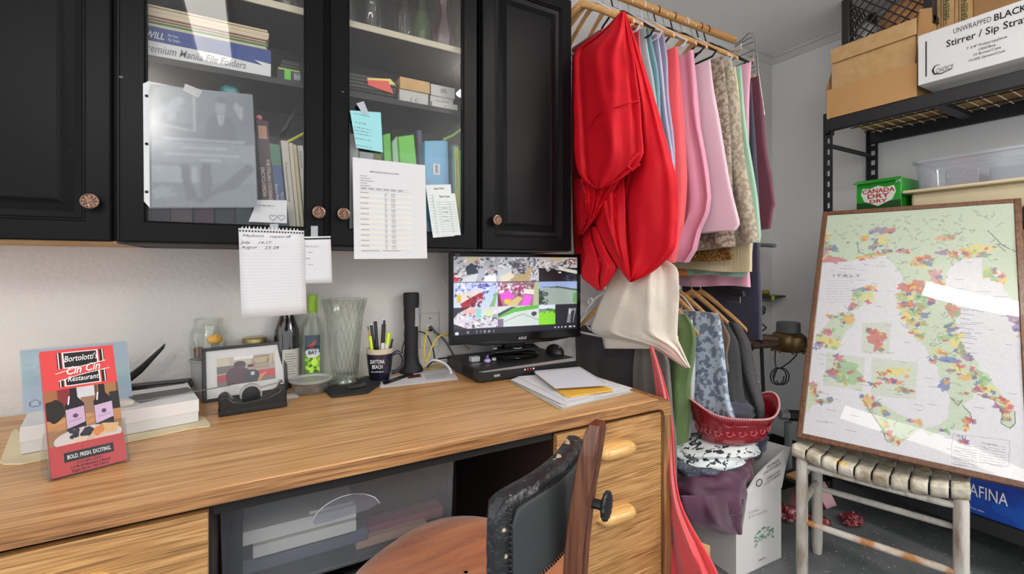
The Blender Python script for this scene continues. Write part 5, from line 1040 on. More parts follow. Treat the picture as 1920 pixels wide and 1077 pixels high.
def c21(X, Y):
    ca.poly([(X(0), Y(.5)), (X(.3), Y(.1)), (X(.8), Y(0)), (X(1), Y(0)), (X(1), Y(.15)), (X(.4), Y(.3)), (X(0), Y(.6))], (90, 170, 70)); ca.poly([(X(0), Y(.35)), (X(.3), Y(.05)), (X(.45), Y(.02)), (X(.0), Y(.5))], (60, 66, 80)); ca.line([(X(.15), Y(.75)), (X(.6), Y(.4)), (X(1), Y(.75))], (140, 160, 150), .006); ca.ell(X(.88), Y(.42), .022, .03, (50, 60, 60)); ca.rect(X(0), Y(.6), X(.13), Y(1), (120, 100, 130))
def c22(X, Y):
    ca.poly([(X(0), Y(.4)), (X(.42), Y(.15)), (X(.42), Y(1)), (X(0), Y(1))], (130, 210, 50)); ca.rect(X(0), Y(0), X(.42), Y(.2), (210, 220, 236)); clutter(X, Y, 12, [(60, 70, 100), (80, 60, 60)], .06, .08, .1, .4, .15, .4); ca.rect(X(.42), Y(0), X(1), Y(1), (34, 36, 46)); ca.poly([(X(.72), Y(.95)), (X(.78), Y(.2)), (X(.98), Y(.22)), (X(.9), Y(.95))], (130, 134, 140)); ca.poly([(X(.82), Y(.95)), (X(.84), Y(.4)), (X(.93), Y(.3)), (X(.88), Y(.95))], (40, 42, 50)); ca.rect(X(.78), Y(.24), X(.84), Y(.5), (190, 196, 200))
fns = [[c00, c01, c02], [c10, c11, c12], [c20, c21, c22]]; bgs = [[(176, 180, 186), (190, 196, 204), (196, 194, 190)], [(186, 196, 226), (150, 110, 130), (130, 150, 150)], [(196, 192, 204), (196, 208, 206), (120, 140, 130)]]
for i in range(3):
    for j in range(3): cell(C3[j]+.001, R3[i]+.002, C3[j+1]-.001, R3[i+1]-.002, bgs[i][j], fns[i][j])
ca.rect(0, .918, 1, 1, (24, 26, 38)); ca.poly([(.01, .965), (.025, .945), (.04, .965), (.035, .985), (.015, .985)], (230, 230, 235))
for x in (.1, .165, .195, .225, .26, .295): ca.rect(x, .95, x+.014, .975, (196, 200, 210)); ca.rect(x+.003, .957, x+.011, .968, (24, 26, 38))
for x in (.80, .83, .86, .89): ca.rect(x, .945, x+.012, .97, (226, 228, 232))
ca.rect(.925, .95, .95, .965, (220, 220, 225)); ca.rect(.965, .945, .98, .965, (226, 228, 232)); ca.noise(.03, 1)
a_ = ca.a; ca.a = (a_*2+np.roll(a_, 1, 0)+np.roll(a_, 1, 1))/4
ca.sheet(bil(T @ Vector((0, .001, SZ1)), T @ Vector((SW, .001, SZ1)), T @ Vector((SW, .001, SZ0-.001)), T @ Vector((0, .001, SZ0-.001))), 'screen', paint('screen_print', .3, emis=.33), mo)
text('ASUS', T @ Vector((SW*.52, -.0106, SZ0-.026)), ex, (0, 0, 1), .010, M('logo_silver', (190, 190, 194), .3), mo, width=.036, bold=.03, shear=.2)
text('HDMI', T @ Vector((.004, -.0034, SZ1+.004)), ex, (0, 0, 1), .004, M('logo_silver', (190, 190, 194), .3), mo, width=.018, bold=.02, align='LEFT')
bc = Vector((.872, 1.535, ZDV))
MB().lathe([(0, .0006), (.098, .0006), (.103, .004), (.100, .009), (.085, .013), (.03, .016), (0, .016)], bc, 40, sy=.78).build('stand_base', m_gb, mo, smooth=50)
MB(T).box(SW*.40, SW*.58, .03, .055, ZDV+.012, SZ0+.06).build('stand_neck', m_gb, mo, bevel=.006)
# small things on the recorder
rmt = thing('tray', 'flat black lid with a round white emblem lying on the monitor foot', 'tray', D(950, 655, ZDV+.02))
slab([D(u, v, ZDV+.017) for u, v in ((928, 664), (926, 654), (1000, 646), (1012, 655))], .006).build('lid_plate', m_blackm, rmt, bevel=.002)
MB().tube([D(970, 652, ZDV+.0245)+Vector((.017*math.cos(a), .017*math.sin(a), 0)) for a in [2*PI*k/20 for k in range(20)]], .0012, 6, closed=True).build('emblem_ring', m_lw, rmt)
text('LOGO'[:0]+'ooo', D(970, 654, ZDV+.0245)-Vector((0, .003, 0)), (1, 0, 0), (0, 1, 0), .006, m_lw, rmt, width=.02)
c = D(1040, 662, ZDV); ms = thing('mouse', 'black wireless computer mouse on the recorder at the right', 'mouse', c)
P = []
for i in range(9):
    t = PI*i/16; P.append([c+Vector((.029*math.cos(t)*math.cos(a), .05*math.cos(t)*math.sin(a), .034*math.sin(t)+.001)) for a in [2*PI*k/24 for k in range(24)]])
MB().grid(P, True).build('shell', m_blacks, ms, smooth=60); MB().box(c.x-.0025, c.x+.0025, c.y-.036, c.y-.02, c.z+.024, c.z+.031).build('scroll_wheel', M('wheel_grey', (110, 110, 112), .5), ms, bevel=.002)
c = D(890, 679, ZDV); a = c+Vector((-.017, -.01, .001)); tag(MB().box(a.x, a.x+.035, a.y, a.y+.025, a.z, a.z+.019).build('plastic_case', glass('hazy_case', (226, 228, 236), .15, .6, .1, milk=.4), bevel=.002), 'small clear hinged plastic case on the recorder', 'case')
c = D(914, 680, ZDV); vb = thing('glue_bottle', 'tiny purple-white dropper bottle lying among the bits on the recorder', 'bottle', c)
MB().lathe([(.011, .001), (.013, .006), (.009, .013), (0, .013)], c, 16).build('body', M('lilac', (170, 160, 190), .4), vb); MB().lathe([(.006, .0135), (.006, .02), (.003, .027), (0, .027)], c, 12).build('cap', M('purple_cap', (96, 70, 150), .4), vb)
c = D(925, 676, ZDV); tag(slab([c+Vector(v) for v in ((-.012, -.012, .001), (.004, -.016, .001), (.016, .01, .001), (.0, .012, .001))], .008).build('plastic_clip', glass('hazy_clip', (236, 236, 240), .2, .6, .1, milk=.5), bevel=.002), 'clear plastic clip leaning beside the dropper bottle', 'clip')
c = D(928, 658, ZDV+.017); tag(MB().ball(c+Vector((0, 0, .009)), .012, .010, .008, 12).build('bead', glass('hazy_bead', (214, 214, 220), .25, .7, .05, milk=.3), smooth=60), 'small shiny clear knob on the monitor foot', 'knob')
c = D(904, 685, ZDV); m = MB()
for k in range(6): a = 2*PI*k/6; m.tube([c+Vector((0, 0, .005)), c+Vector((.009*math.cos(a), .009*math.sin(a), .006))], [.002, .0006], 6)
tag(m.build('jack_toy', m_chrome), 'tiny silver star-shaped bit in front of the clear case', 'trinket')
# papers at the right end of the desk
def sheetstack(name, label, cat, q, z, h, mat, bevel=.0): return tag(slab([D(u, v, z) for u, v in q], h).build(name, mat, smooth=0, bevel=bevel), label, cat)
m_fold = M('worn_folder', (176, 168, 148), .8)
zz = Z1
sheetstack('folder', 'worn beige folder at the bottom of the paper stack', 'folder', [(956, 716), (965, 710), (1100, 706), (1187, 737), (1053, 769), (1045, 767)], zz, .0025, m_fold); zz += .003
for k, (lb, q) in enumerate([('lowest white sheet in the stack on the folder', [(958, 714), (968, 709), (1105, 704), (1183, 735), (1055, 765)]), ('white sheet sticking out to the right of the stack', [(966, 712), (1092, 700), (1186, 729), (1062, 762)]), ('white sheet with torn right corner in the stack', [(958, 713), (975, 707), (1110, 706), (1182, 733), (1066, 758), (1050, 757)]), ('uppermost loose white sheet under the envelope', [(970, 707), (1080, 698), (1176, 726), (1060, 752)])]):
    sheetstack('paper_sheet', lb, 'paper', q, zz, .0016, m_paper); zz += .0021
sheetstack('envelope', 'yellow padded envelope under the spiral notepad', 'envelope', [(1003, 702), (1080, 694), (1150, 734), (1068, 746), (1058, 744)], zz, .004, M('yellow_env', (222, 172, 62), .6), .001); zz += .0045
m = MB(); e0 = D(1105, 741, zz); [scribble(m, e0+Vector((.0, .0, .0002)), (1, .15, 0), (-.1, 1, 0), .035, .005, seed=60)]; tag(m.build('handwriting', m_inkb, smooth=0), 'short handwritten word on the edge of the yellow envelope', 'writing')
npad = thing('notepad', 'white spiral notepad lying on top of the yellow envelope', 'notepad', D(1070, 710, zz))
q = [D(1002, 700, zz), D(1087, 692, zz), D(1139, 724, zz), D(1042, 730, zz)]; slab(q, .008).build('pad_block', M('pad_grey', (188, 188, 194), .8), npad, smooth=0)
q2 = [D(1003, 699, zz+.0083), D(1086, 691, zz+.0083), D(1138, 723, zz+.0083), D(1041, 729, zz+.0083)]; slab(q2, .0006).build('top_sheet', M('pad_top', (208, 210, 220), .8), npad, smooth=0)
m = MB()
for k in range(20):
    p = q2[0].lerp(q2[1], (k+.5)/20); m.tube([p+Vector((.0, .004*math.cos(a)+.001, .004*math.sin(a)-.003)) for a in [2*PI*j/8 for j in range(8)]], .0006, 4, closed=True)
m.build('spiral_binding', m_chrome, npad, smooth=0)
m = MB(); scribble(m, q2[0].lerp(q2[2], .5)+Vector((0, 0, .0009)), (1, 0, 0), (0, 1, 0), .03, .004, seed=61, thick=.0004); scribble(m, q2[0].lerp(q2[2], .2)+Vector((0, 0, .0009)), (1, 0, 0), (0, 1, 0), .03, .004, seed=62, thick=.0004); m.build('handwriting', m_ink, npad, smooth=0)
# ------------------------------------------------------------------ hanging rail with table linen
from mathutils import noise as mnoise
def fab(name, col, rough=.7, sheen=.3, **k): return M(name, col, rough, sheen=sheen, **k)
m_red = fab('red_satin', (204, 9, 30), .6, .0, bump=.05, bscale=300, spec=.3)
m_rod = woodmat('rod_wood', (176, 120, 62), (204, 150, 88), (222, 176, 116), 'X', 1.5, .35, .2, .05)
YR, ZR = 1.38, 2.225
rodX1 = xu(1377, YR)
tag(MB().tube([(1.04, YR, ZR), (rodX1, YR, ZR)], .0165, 20).build('closet_rod', m_rod), 'round wooden closet rod near the ceiling carrying the table linen', 'rod')
ZR2 = W(1290, 512, Y=YR).z
tag(MB().tube([(1.40, YR, ZR2), (2.02, YR, ZR2)], .0165, 18).build('closet_rod', M('orange_rod', (196, 110, 50), .35, coat=.3)), 'orange-brown lower closet rod behind the cream napkin', 'rod')
def linen(label, X, front, Yb, mat, th=.03, amp=.006, k=3, seed=0, name='tablecloth', cat='tablecloth', group=None, nz=34, hem=True):
    P = [W(u, v, X=X) for u, v in front]; P.sort(key=lambda p: -p.z); zs = [-p.z for p in P]; ys = [p.y for p in P]; z0, z1 = P[0].z, P[-1].z; rows = []; n = 56
    for i in range(nz+1):
        f = i/nz; z = z0+(z1-z0)*f; yf = float(np.interp(-z, zs, ys)); row = []
        for j in range(n):
            a = 2*PI*j/n; c = math.cos(a); s = math.sin(a); y = (yf+Yb)/2-(Yb-yf)/2*c; e = abs(s)**.45*(1 if s > 0 else -1)
            q = (y-yf)/(Yb-yf); wv = amp*(.35+.9*f)*math.sin(2*PI*k*q+seed*1.7+1.2*f+.6*math.sin(3*f+seed))+.006*mnoise.noise(Vector((q*3, f*3, seed*7.3)))
            row.append((X+wv-th/2*e*(.45+.55*min(1, f*4)), y+.004*math.sin(seed+f*9), z+.006*math.sin(q*6+seed)*f))
        rows.append(row)
    m = MB(); m.grid(rows, True); m.add(rows[0], [tuple(range(n))]); m.add(rows[-1], [tuple(range(n))])
    return tag(m.build(name, mat, smooth=70), label, cat, group)
def catm(xs, ys, n): # smooth resample of a polyline by its first value
    t = np.linspace(xs[0], xs[-1], n); y = np.interp(t, xs, ys); kk = np.array([.25, .5, .25]); 
    for _ in range(2): y[1:-1] = np.convolve(y, kk, 'valid')
    return t, y
def panel(rows, X, mat, name, parent=None, bulge=.02, folds=(), n=22, m_=30, skew=0, solid=.003, label=None, cat=None, wr=.004, seed=0, axis='X', group=None):
    """loose cloth sheet between a left and a right outline on a real plane, swelling towards the room"""
    v = [r[0] for r in rows]; vv, L = catm(v, [r[1] for r in rows], m_); _, R = catm(v, [r[2] for r in rows], m_); P = []
    for i in range(m_):
        t = i/(m_-1); row = []
        for j in range(n):
            s = j/(n-1); u = L[i]+(R[i]-L[i])*s; xx = X+skew*t; d = bulge*(math.sin(PI*s)**1.3)*(math.sin(PI*min(1, t*.9+.08))**.8 if bulge else 0)
            for (s0, sl, wd, am) in folds: d += am*math.exp(-((s-s0-sl*t)/wd)**2)
            d += wr*mnoise.noise(Vector((u*.03, vv[i]*.022, seed+3.1)))
            if axis == 'X': p = W(u, vv[i], X=xx-d)
            elif axis == 'Y': p = W(u, vv[i], Y=xx-d)
            else: p = W(u, vv[i], t=xx-d)
            row.append(p)
        P.append(row)
    o = MB().grid(P).build(name, mat, parent, smooth=75, solid=solid)
    if label: tag(o, label, cat, group)
    return o
rd_ = thing('tablecloth', 'large bright red satin tablecloth bunched over the first hanger', 'tablecloth', (1.1, 1.2, 1.2))
panel([(95, 1073, 1180), (200, 1072, 1200), (350, 1073, 1210), (450, 1075, 1190), (515, 1080, 1150)], 1.17, m_red, 'inner_layer', rd_, .01, [(.3, .1, .06, .02), (.6, -.1, .05, .02)])
panel([(22, 1166, 1172), (60, 1176, 1186), (100, 1180, 1200), (150, 1185, 1216), (200, 1188, 1232), (290, 1186, 1257), (329, 1175, 1268), (382, 1163, 1272), (436, 1166, 1270), (466, 1170, 1268), (492, 1173, 1246), (519, 1177, 1214), (529, 1180, 1184)], 1.13, m_red, 'long_panel', rd_, .030, [(.10, 0, .05, -.012), (.42, -.2, .14, .012), (.80, .1, .10, .010)], m_=60, n=40, wr=.007)
panel([(325, 1108, 1170), (380, 1110, 1172), (415, 1115, 1173), (450, 1130, 1174), (480, 1146, 1177), (500, 1159, 1180), (527, 1179, 1182)], 1.105, m_red, 'lower_fold', rd_, .012, [(.3, .25, .06, .012), (.55, 0, .1, .01), (.75, -.2, .05, -.01)], n=30, wr=.010)
panel([(335, 1076, 1165), (360, 1076, 1150), (385, 1078, 1132), (405, 1080, 1120), (425, 1082, 1104), (440, 1084, 1092)], 1.095, m_red, 'side_fold', rd_, .018, [(.15, .5, .05, .02), (.4, .45, .05, .022), (.62, .3, .05, .02), (.85, .1, .05, .016)], seed=4, n=36, wr=.010)
panel([(425, 1096, 1118), (455, 1092, 1130), (480, 1098, 1142), (500, 1092, 1156), (520, 1089, 1148), (545, 1121, 1129)], 1.115, m_red, 'bottom_corner', rd_, .012, [(.5, .1, .04, -.02), (.75, 0, .1, .012)], seed=5)
panel([(22, 1164, 1170), (50, 1139, 1176), (72, 1112, 1181), (90, 1082, 1185), (105, 1074, 1188), (150, 1073, 1194), (190, 1074, 1200), (240, 1076, 1203), (285, 1076, 1207), (305, 1079, 1200), (325, 1084, 1180), (340, 1096, 1158), (354, 1118, 1132)], 1.065, m_red, 'shoulder_fold', rd_, .030, [(.10, .06, .04, -.014), (.28, .38, .09, .010), (.72, -.22, .08, .009), (.93, -.06, .03, -.008)], m_=60, n=40, seed=2, skew=-.02, wr=.007)
sw = [W(u, v, X=x) for u, v, x in ((1200, 189, 1.057), (1180, 193, 1.030), (1150, 203, 1.016), (1122, 213, 1.018), (1112, 224, 1.024), (1105, 240, 1.03))]
MB().tube([W(u, v, X=x) for u, v, x in ((1207, 286, 1.052), (1196, 290, 1.045), (1186, 300, 1.04), (1178, 312, 1.035), (1186, 318, 1.045), (1200, 308, 1.05))], [.003, .007, .009, .008, .006, .003], 8).build('rolled_cuff', m_red, rd_)
MB().tube(sw, .0022, 6).build('seam', m_red, rd_)
MB().tube([W(1076, 94, X=1.16), W(1125, 62, X=1.16), W(1130, 60, X=1.2)], .012, 8).build('waist_band', fab('dull_red', (170, 60, 66)), rd_)
HX = []
m_lav, m_coral, m_pink = fab('lavender', (178, 178, 204)), fab('coral', (226, 76, 84), .6), fab('pink', (220, 146, 172))
m_dam = M('taupe_damask', (158, 142, 124), .6, col2=(112, 92, 76), nscale=75, ramp=(.47, .53), bump=.2, sheen=.2, detail=2)
m_dam2 = M('beige_damask', (176, 164, 144), .6, col2=(142, 128, 108), nscale=65, ramp=(.47, .53), bump=.2, sheen=.2, detail=6)
G = 'table linen on the upper rod'
LN = [('salmon red napkin cloth just right of the red satin one', 1.20, [(1197, 38), (1203, 100), (1211, 180), (1242, 330), (1246, 430)], m_coral, .02, .004, 2),
 ('pale grey-blue cloth between the salmon and the teal cloth', 1.24, [(1211, 50), (1217, 110), (1231, 190), (1240, 300)], fab('paleblue', (166, 186, 190)), .018, .004, 3),
 ('teal cloth near the left of the upper rod', 1.265, [(1221, 53), (1232, 130), (1242, 240), (1248, 330)], fab('teal', (112, 156, 166)), .02, .006, 3),
 ('light lavender-blue cloth left of the purple-grey one', 1.295, [(1234, 62), (1242, 130), (1256, 240), (1264, 340)], m_lav, .022, .006, 3),
 ('grey-purple cloth directly left of the coral cloth', 1.33, [(1243, 62), (1250, 110), (1257, 200), (1264, 330)], fab('greylav', (168, 160, 186)), .022, .005, 3),
 ('coral cloth with a pinched fold hanging left of the pleated pink one', 1.37, [(1266, 88), (1272, 140), (1281, 230), (1284, 330), (1281, 420), (1268, 490)], m_coral, .055, .010, 2),
 ('pleated rose-pink cloth with rounded bottom', 1.435, [(1300, 94), (1308, 160), (1314, 240), (1326, 320), (1333, 370), (1330, 400), (1316, 430), (1306, 470), (1290, 492)], m_pink, .05, .012, 6),
 ('wide pale pink cloth with a white edge in the middle of the rod', 1.50, [(1333, 112), (1340, 180), (1352, 260), (1370, 350), (1385, 415), (1386, 427), (1378, 434)], fab('palepink', (224, 194, 206)), .03, .005, 1),
 ('brown damask cloth hanging right behind the pale pink cloth', 1.56, [(1356, 103), (1362, 200), (1368, 300), (1373, 400), (1373, 466)], m_dam, .035, .009, 4),
 ('beige damask cloth with leaf pattern, longer than its neighbour', 1.61, [(1372, 112), (1384, 200), (1398, 300), (1413, 400), (1424, 455)], m_dam2, .035, .010, 4),
 ('cream ribbed cloth showing below the brown damask', 1.64, [(1378, 125), (1392, 250), (1406, 400), (1410, 508)], M('cream_rib', (222, 208, 170), .7, col2=(206, 190, 150), nscale=2, nstretch=(1, 60, 1), bump=.4, bscale=5), .03, .004, 2),
 ('mint green cloth right of the beige damask', 1.67, [(1388, 125), (1397, 200), (1412, 330), (1426, 440), (1424, 452)], fab('mint', (160, 200, 176)), .03, .006, 4),
 ('short sea-green cloth with scalloped bottom under the cream one', 1.665, [(1390, 300), (1412, 440), (1411, 490), (1404, 515), (1390, 519)], fab('seagreen', (140, 176, 156)), .025, .006, 3),
 ('light pink cloth with a peaked top right of the mint cloth', 1.72, [(1410, 116), (1408, 180), (1402, 300), (1404, 440), (1408, 540)], fab('pink2', (226, 166, 186)), .03, .005, 3),
 ('long navy blue cloth reaching down past the lower rod', 1.79, [(1411, 152), (1416, 300), (1424, 420), (1428, 512), (1430, 560), (1428, 640)], fab('navy', (42, 42, 62)), .04, .006, 2),
 ('plum maroon cloth at the right end of the upper rod', 1.87, [(1424, 142), (1432, 250), (1447, 330), (1451, 385), (1447, 392), (1441, 430)], fab('plum', (98, 42, 62)), .04, .008, 2)]
for k, (lb, X, fr, mt, th, am, kk) in enumerate(LN): linen(lb, X, fr, 1.50, mt, th, am, kk, k, group=G)
linen('brown gold-sequinned cloth edge hanging below the brown damask', 1.585, [(1372, 440), (1372, 487)], 1.5, M('gold_sequin', (120, 84, 40), .35, col2=(206, 160, 70), nscale=220, ramp=(.55, .6), metal=.5, bump=1, bscale=120), .02, .003, 4, 3, nz=8)
# hangers: one of each kind, then copies
m_wp, m_bp = M('hanger_white', (222, 222, 226), .35), M('hanger_black', (26, 26, 28), .35)
def hook(mb, r, z0=0): mb.tube([(0, .016*math.sin(a), -.002+.0+.019*math.cos(a)) for a in [PI*(-.75+k*.11) for k in range(13)]]+[(0, .004, -.05), (0, 0, -.075)], r, 6)
def hanger(kind, label, loc, drop=.15, rz=0):
    t = thing('hanger', label, 'hanger', loc); L0 = Vector(loc)
    WL[t.name] = Vector((0, 0, 0))
    m = MB(); hook(m, .0017 if kind == 'wood' else .0032); m.build('hook', m_chrome if kind == 'wood' else (m_wp if kind == 'white' else m_bp), t)
    if kind == 'wood':
        for s in (-1, 1):
            P = []
            for i in range(9):
                q = i/8; y = s*q*.215; z = -.085-drop*(q**1.15); hw = .0135*(1.1-.25*q)*(1 if q < .97 else .7); P.append([(.0055*math.cos(a), y, z+hw*math.sin(a)) for a in [2*PI*k/10 for k in range(10)]])
            mm = MB(); mm.grid(P, True); mm.add(P[-1], [tuple(range(10))]); mm.build('arm', m_hwood, t, smooth=60)
    else:
        mt = m_wp if kind == 'white' else m_bp; pts = [(0, 0, -.07), (0, .06, -.10), (0, .19, -.075-drop*.95), (0, .213, -.085-drop), (0, .195, -.10-drop), (0, -.195, -.10-drop), (0, -.213, -.085-drop), (0, -.19, -.075-drop*.95), (0, -.06, -.10)]
        MB().tube(pts, .0042, 8, closed=True).build('body', mt, t)
    WL[t.name] = L0; t.rotation_euler.z = rz; return t
HP = {k: None for k in ('wood', 'white', 'black')}
def put(kind, label, X, z, y=YR, rz=0, g='hangers on the upper rod'):
    if HP[kind] is None: HP[kind] = hanger(kind, label, (X, y, z), rz=rz); HP[kind]['group'] = g
    else: c = copy_tree(HP[kind], loc=(X, y, z), rot=(0, 0, rz), label=label); c['group'] = g
for kind, X, lb, rz in [('wood', 1.13, 'wooden hanger over the red satin cloth', .05), ('wood', 1.19, 'wooden hanger carrying the salmon napkin cloth', -.05), ('wood', 1.33, 'wooden hanger carrying the grey-purple cloth', .04), ('wood', 1.44, 'wooden hanger carrying the pleated pink cloth', .1), ('wood', 1.53, 'wooden hanger above the pale pink cloth', -.04), ('wood', 1.64, 'wooden hanger above the cream ribbed cloth', .05), ('wood', 1.71, 'wooden hanger nearest the end of the rod', 0),
    ('white', 1.15, 'white plastic hanger crossing behind the peak of the red cloth', .12), ('white', 1.10, 'white plastic hanger closest to the cabinet', .2), ('white', 1.28, 'white plastic hanger with the lavender-blue cloth', 0), ('white', 1.40, 'white plastic hanger with the coral cloth', .05), ('white', 1.66, 'white plastic hanger with the mint cloth', .1),
    ('black', 1.24, 'black plastic hanger with the pale grey-blue cloth', 0), ('black', 1.48, 'black plastic hanger left of the pale pink cloth', .15), ('black', 1.58, 'black plastic hanger with the brown damask cloth', 0), ('black', 1.75, 'black plastic hanger with the light pink cloth', .1), ('black', 1.80, 'black plastic hanger with the navy cloth', .05)]: put(kind, lb, X, ZR+.0, rz=rz)
for k, (X, a) in enumerate(((1.055, .35), (1.065, .5), (1.08, .2))): put('wood', ['slanted wooden hanger touching the cabinet side', 'second slanted wooden hanger beside the cabinet', 'bare wooden hanger between the cabinet and the red cloth'][k], X+.02, ZR, rz=a)
# lower rod hangers
for k, (kind, X, lb, a) in enumerate([('wood', 1.50, 'wooden hanger on the lower rod above the blue damask', -.1), ('wood', 1.56, 'second wooden hanger on the lower rod above the black cloth', -.05), ('wood', 1.62, 'third wooden hanger on the lower rod, half covered', 0), ('white', 1.58, 'white curved hanger resting across the lower wooden ones', -.1), ('wood', 1.70, 'wooden hanger on the lower rod below the black clamp hanger', 0), ('wood', 1.76, 'wooden hanger at the right end of the lower rod', .05), ('black', 1.84, 'black hanger last on the lower rod', 0), ('black', 1.90, 'second black hanger at the far end of the lower rod', .05), ('wood', 1.38, 'wooden hanger holding the green cloth', -.1), ('white', 1.30, 'white hanger with a ring left of the cream napkin', .1), ('wood', 1.24, 'wooden hanger left of the cream napkin', 0), ('white', 1.20, 'lowest white hanger beside the monitor', 0)]): put(kind, lb, X, ZR2, rz=a, g='hangers on the lower rod')
tag(MB().tube([W(1107, 566, X=1.22)+Vector((0, .014*math.cos(a), .014*math.sin(a))) for a in [2*PI*k/16 for k in range(16)]], .005, 8, closed=True).build('ring', m_wp), 'white plastic ring on a hanger between the monitor and the cream napkin', 'ring')
bh2 = thing('hanger', 'wide black clamp hanger with chrome clip on the lower rod', 'hanger', (1.72, 1.3, 1.05))
a, b = W(1345, 541, X=1.72), W(1396, 552, X=1.72); MB().hexa([a+Vector((x, 0, z)) for x, z in ((-.01, -.014), (.01, -.014), (.01, .014), (-.01, .014))], [b+Vector((x, 0, z)) for x, z in ((-.01, -.014), (.01, -.014), (.01, .014), (-.01, .014))]).build('clamp_bar', m_blacks, bh2, bevel=.003); MB().tube([W(1388, 556, X=1.71), W(1388, 568, X=1.71), W(1370, 566, X=1.71)], .002, 6).build('clip', m_chrome, bh2); MB().tube([Vector((1.72, YR, ZR2+.017)), a.lerp(b, .1)], .002, 6).build('hook', m_chrome, bh2)
# chrome multi-tier trouser hanger
th = thing('hanger', 'chrome multi-tier trouser hanger with clips at the end of the upper rod', 'hanger', (1.93, 1.2, 2.0))
Xc = 1.90
for q in ([(1378, 84), (1390, 76), (1404, 62), (1412, 64), (1416, 74), (1424, 150), (1433, 215)], [(1378, 88), (1400, 74), (1410, 70)], [(1413, 70), (1420, 140), (1427, 198), (1423, 204), (1420, 203)]): MB().tube([W(u, v, X=Xc) for u, v in q], .0028, 8).build('frame_wire', m_chrome, th)
for v, u in ((82, 1404), (97, 1406), (112, 1407), (128, 1408), (147, 1411), (170, 1414)): MB().tube([W(u+8, v-3, X=Xc), W(u, v, X=Xc)+Vector((0, .02, 0)), W(u, v, X=Xc)+Vector((0, .22, -.01))], .0026, 6).build('tier_bar', m_chrome, th)
for v, u in ((92, 1386), (114, 1409), (144, 1411), (176, 1413)): p = W(u, v, X=Xc-.005); MB().box(p.x-.005, p.x+.005, p.y-.012, p.y+.02, p.z-.006, p.z+.006).build('clip_pad', M('tan_pad', (206, 186, 156), .6), th, bevel=.002); MB().tube([p+Vector((0, -.004, .0)), p+Vector((0, -.01, .02)), p+Vector((0, .006, .02))], .002, 6).build('clip', m_chrome, th)
# cream napkin
m_cr = M('cream_cloth', (226, 216, 202), .85, bump=.25, bscale=160, sheen=.2)
cn = thing('napkin', 'large cream textured napkin hanging in front of the lower rod', 'napkin', (1.15, 1.2, .9))
panel([(630, 1129, 1262), (643, 1131, 1266), (654, 1134, 1250)], 1.20, m_cr, 'lower_hem', cn, .01)
panel([(488, 1168, 1248), (497, 1157, 1266), (510, 1150, 1272), (560, 1128, 1273), (600, 1112, 1271), (622, 1104, 1270), (630, 1120, 1270), (638, 1168, 1271), (650, 1222, 1277), (668, 1250, 1284), (690, 1286, 1294)], 1.185, m_cr, 'front_layer', cn, .03, [(.3, -.1, .05, .010), (.55, .2, .05, .014), (.8, .1, .06, -.014)], m_=44, n=34, seed=9, wr=.012)
# lower garments
GL = 'linen on the lower rod'
m_bd = M('blue_damask', (172, 186, 200), .65, col2=(104, 118, 138), nscale=48, ramp=(.485, .525), bump=.25, bscale=60, sheen=.2, detail=5)
for k, (lb, X, fr, mt, th_, am, kk, yb) in enumerate([
 ('moss green crumpled cloth on the lower rod', 1.40, [(1284, 590), (1298, 612), (1302, 640), (1298, 680), (1290, 720), (1286, 780), (1284, 880)], fab('moss', (84, 108, 58), .65, bump=.4, bscale=14), .05, .014, 4, 1.42),
 ('white cloth hanging between the green and the blue damask', 1.46, [(1296, 600), (1304, 650), (1304, 700), (1298, 770), (1292, 860)], fab('whitecloth', (206, 206, 210)), .03, .006, 3, 1.42),
 ('blue and silver damask cloth above the red tub', 1.50, [(1346, 588), (1352, 600), (1356, 640), (1357, 680), (1366, 730), (1380, 790)], m_bd, .04, .006, 2, 1.30),
 ('brown cloth corner behind the blue damask', 1.57, [(1356, 600), (1366, 630), (1364, 700)], fab('browncl', (110, 88, 74)), .02, .004, 2, 1.4),
 ('black ribbed cloth in the middle of the lower rod', 1.61, [(1366, 612), (1378, 640), (1386, 700), (1396, 790)], M('black_rib', (52, 52, 54), .8, bump=.4, bscale=80), .05, .012, 5, 1.42),
 ('charcoal cloth with a long slanted edge, right of the black one', 1.70, [(1384, 606), (1402, 640), (1416, 700), (1432, 760), (1436, 800)], M('charcoal_rib', (62, 61, 62), .8, bump=.4, bscale=80), .05, .012, 5, 1.45),
 ('grey-brown cloth between the cream napkin and the green cloth', 1.28, [(1240, 640), (1254, 680), (1262, 740), (1268, 900)], fab('greybrown', (104, 98, 92)), .03, .006, 3, 1.3)]): linen(lb, X, fr, yb, mt, th_, am, kk, 30+k, group=GL)
panel([(610, 1078, 1216), (660, 1080, 1222), (730, 1082, 1226), (800, 1082, 1230)], 1.30, fab('blackcl', (50, 48, 50), .85), 'tablecloth', None, .02, [(.3, 0, .05, .01), (.75, .05, .05, -.015)], label='charcoal black cloth hanging behind the desk under the cream napkin', cat='tablecloth')
# coral cloth falling beside the desk to the floor
cc_ = fab('coral_bright', (226, 72, 80), .6)
panel([(650, 1218, 1224), (690, 1226, 1238), (750, 1232, 1256), (800, 1236, 1262), (900, 1240, 1267), (950, 1240, 1278), (990, 1242, 1298), (1030, 1243, 1322), (1077, 1244, 1348), (1160, 1244, 1370), (1300, 1246, 1400)], 1.125, cc_, 'tablecloth', None, .03, [(.25, .0, .08, -.02), (.6, .15, .08, .02), (.85, 0, .06, -.015)], m_=44, label='bright coral cloth falling beside the desk down to the floor', cat='tablecloth', wr=.01, skew=-.02)
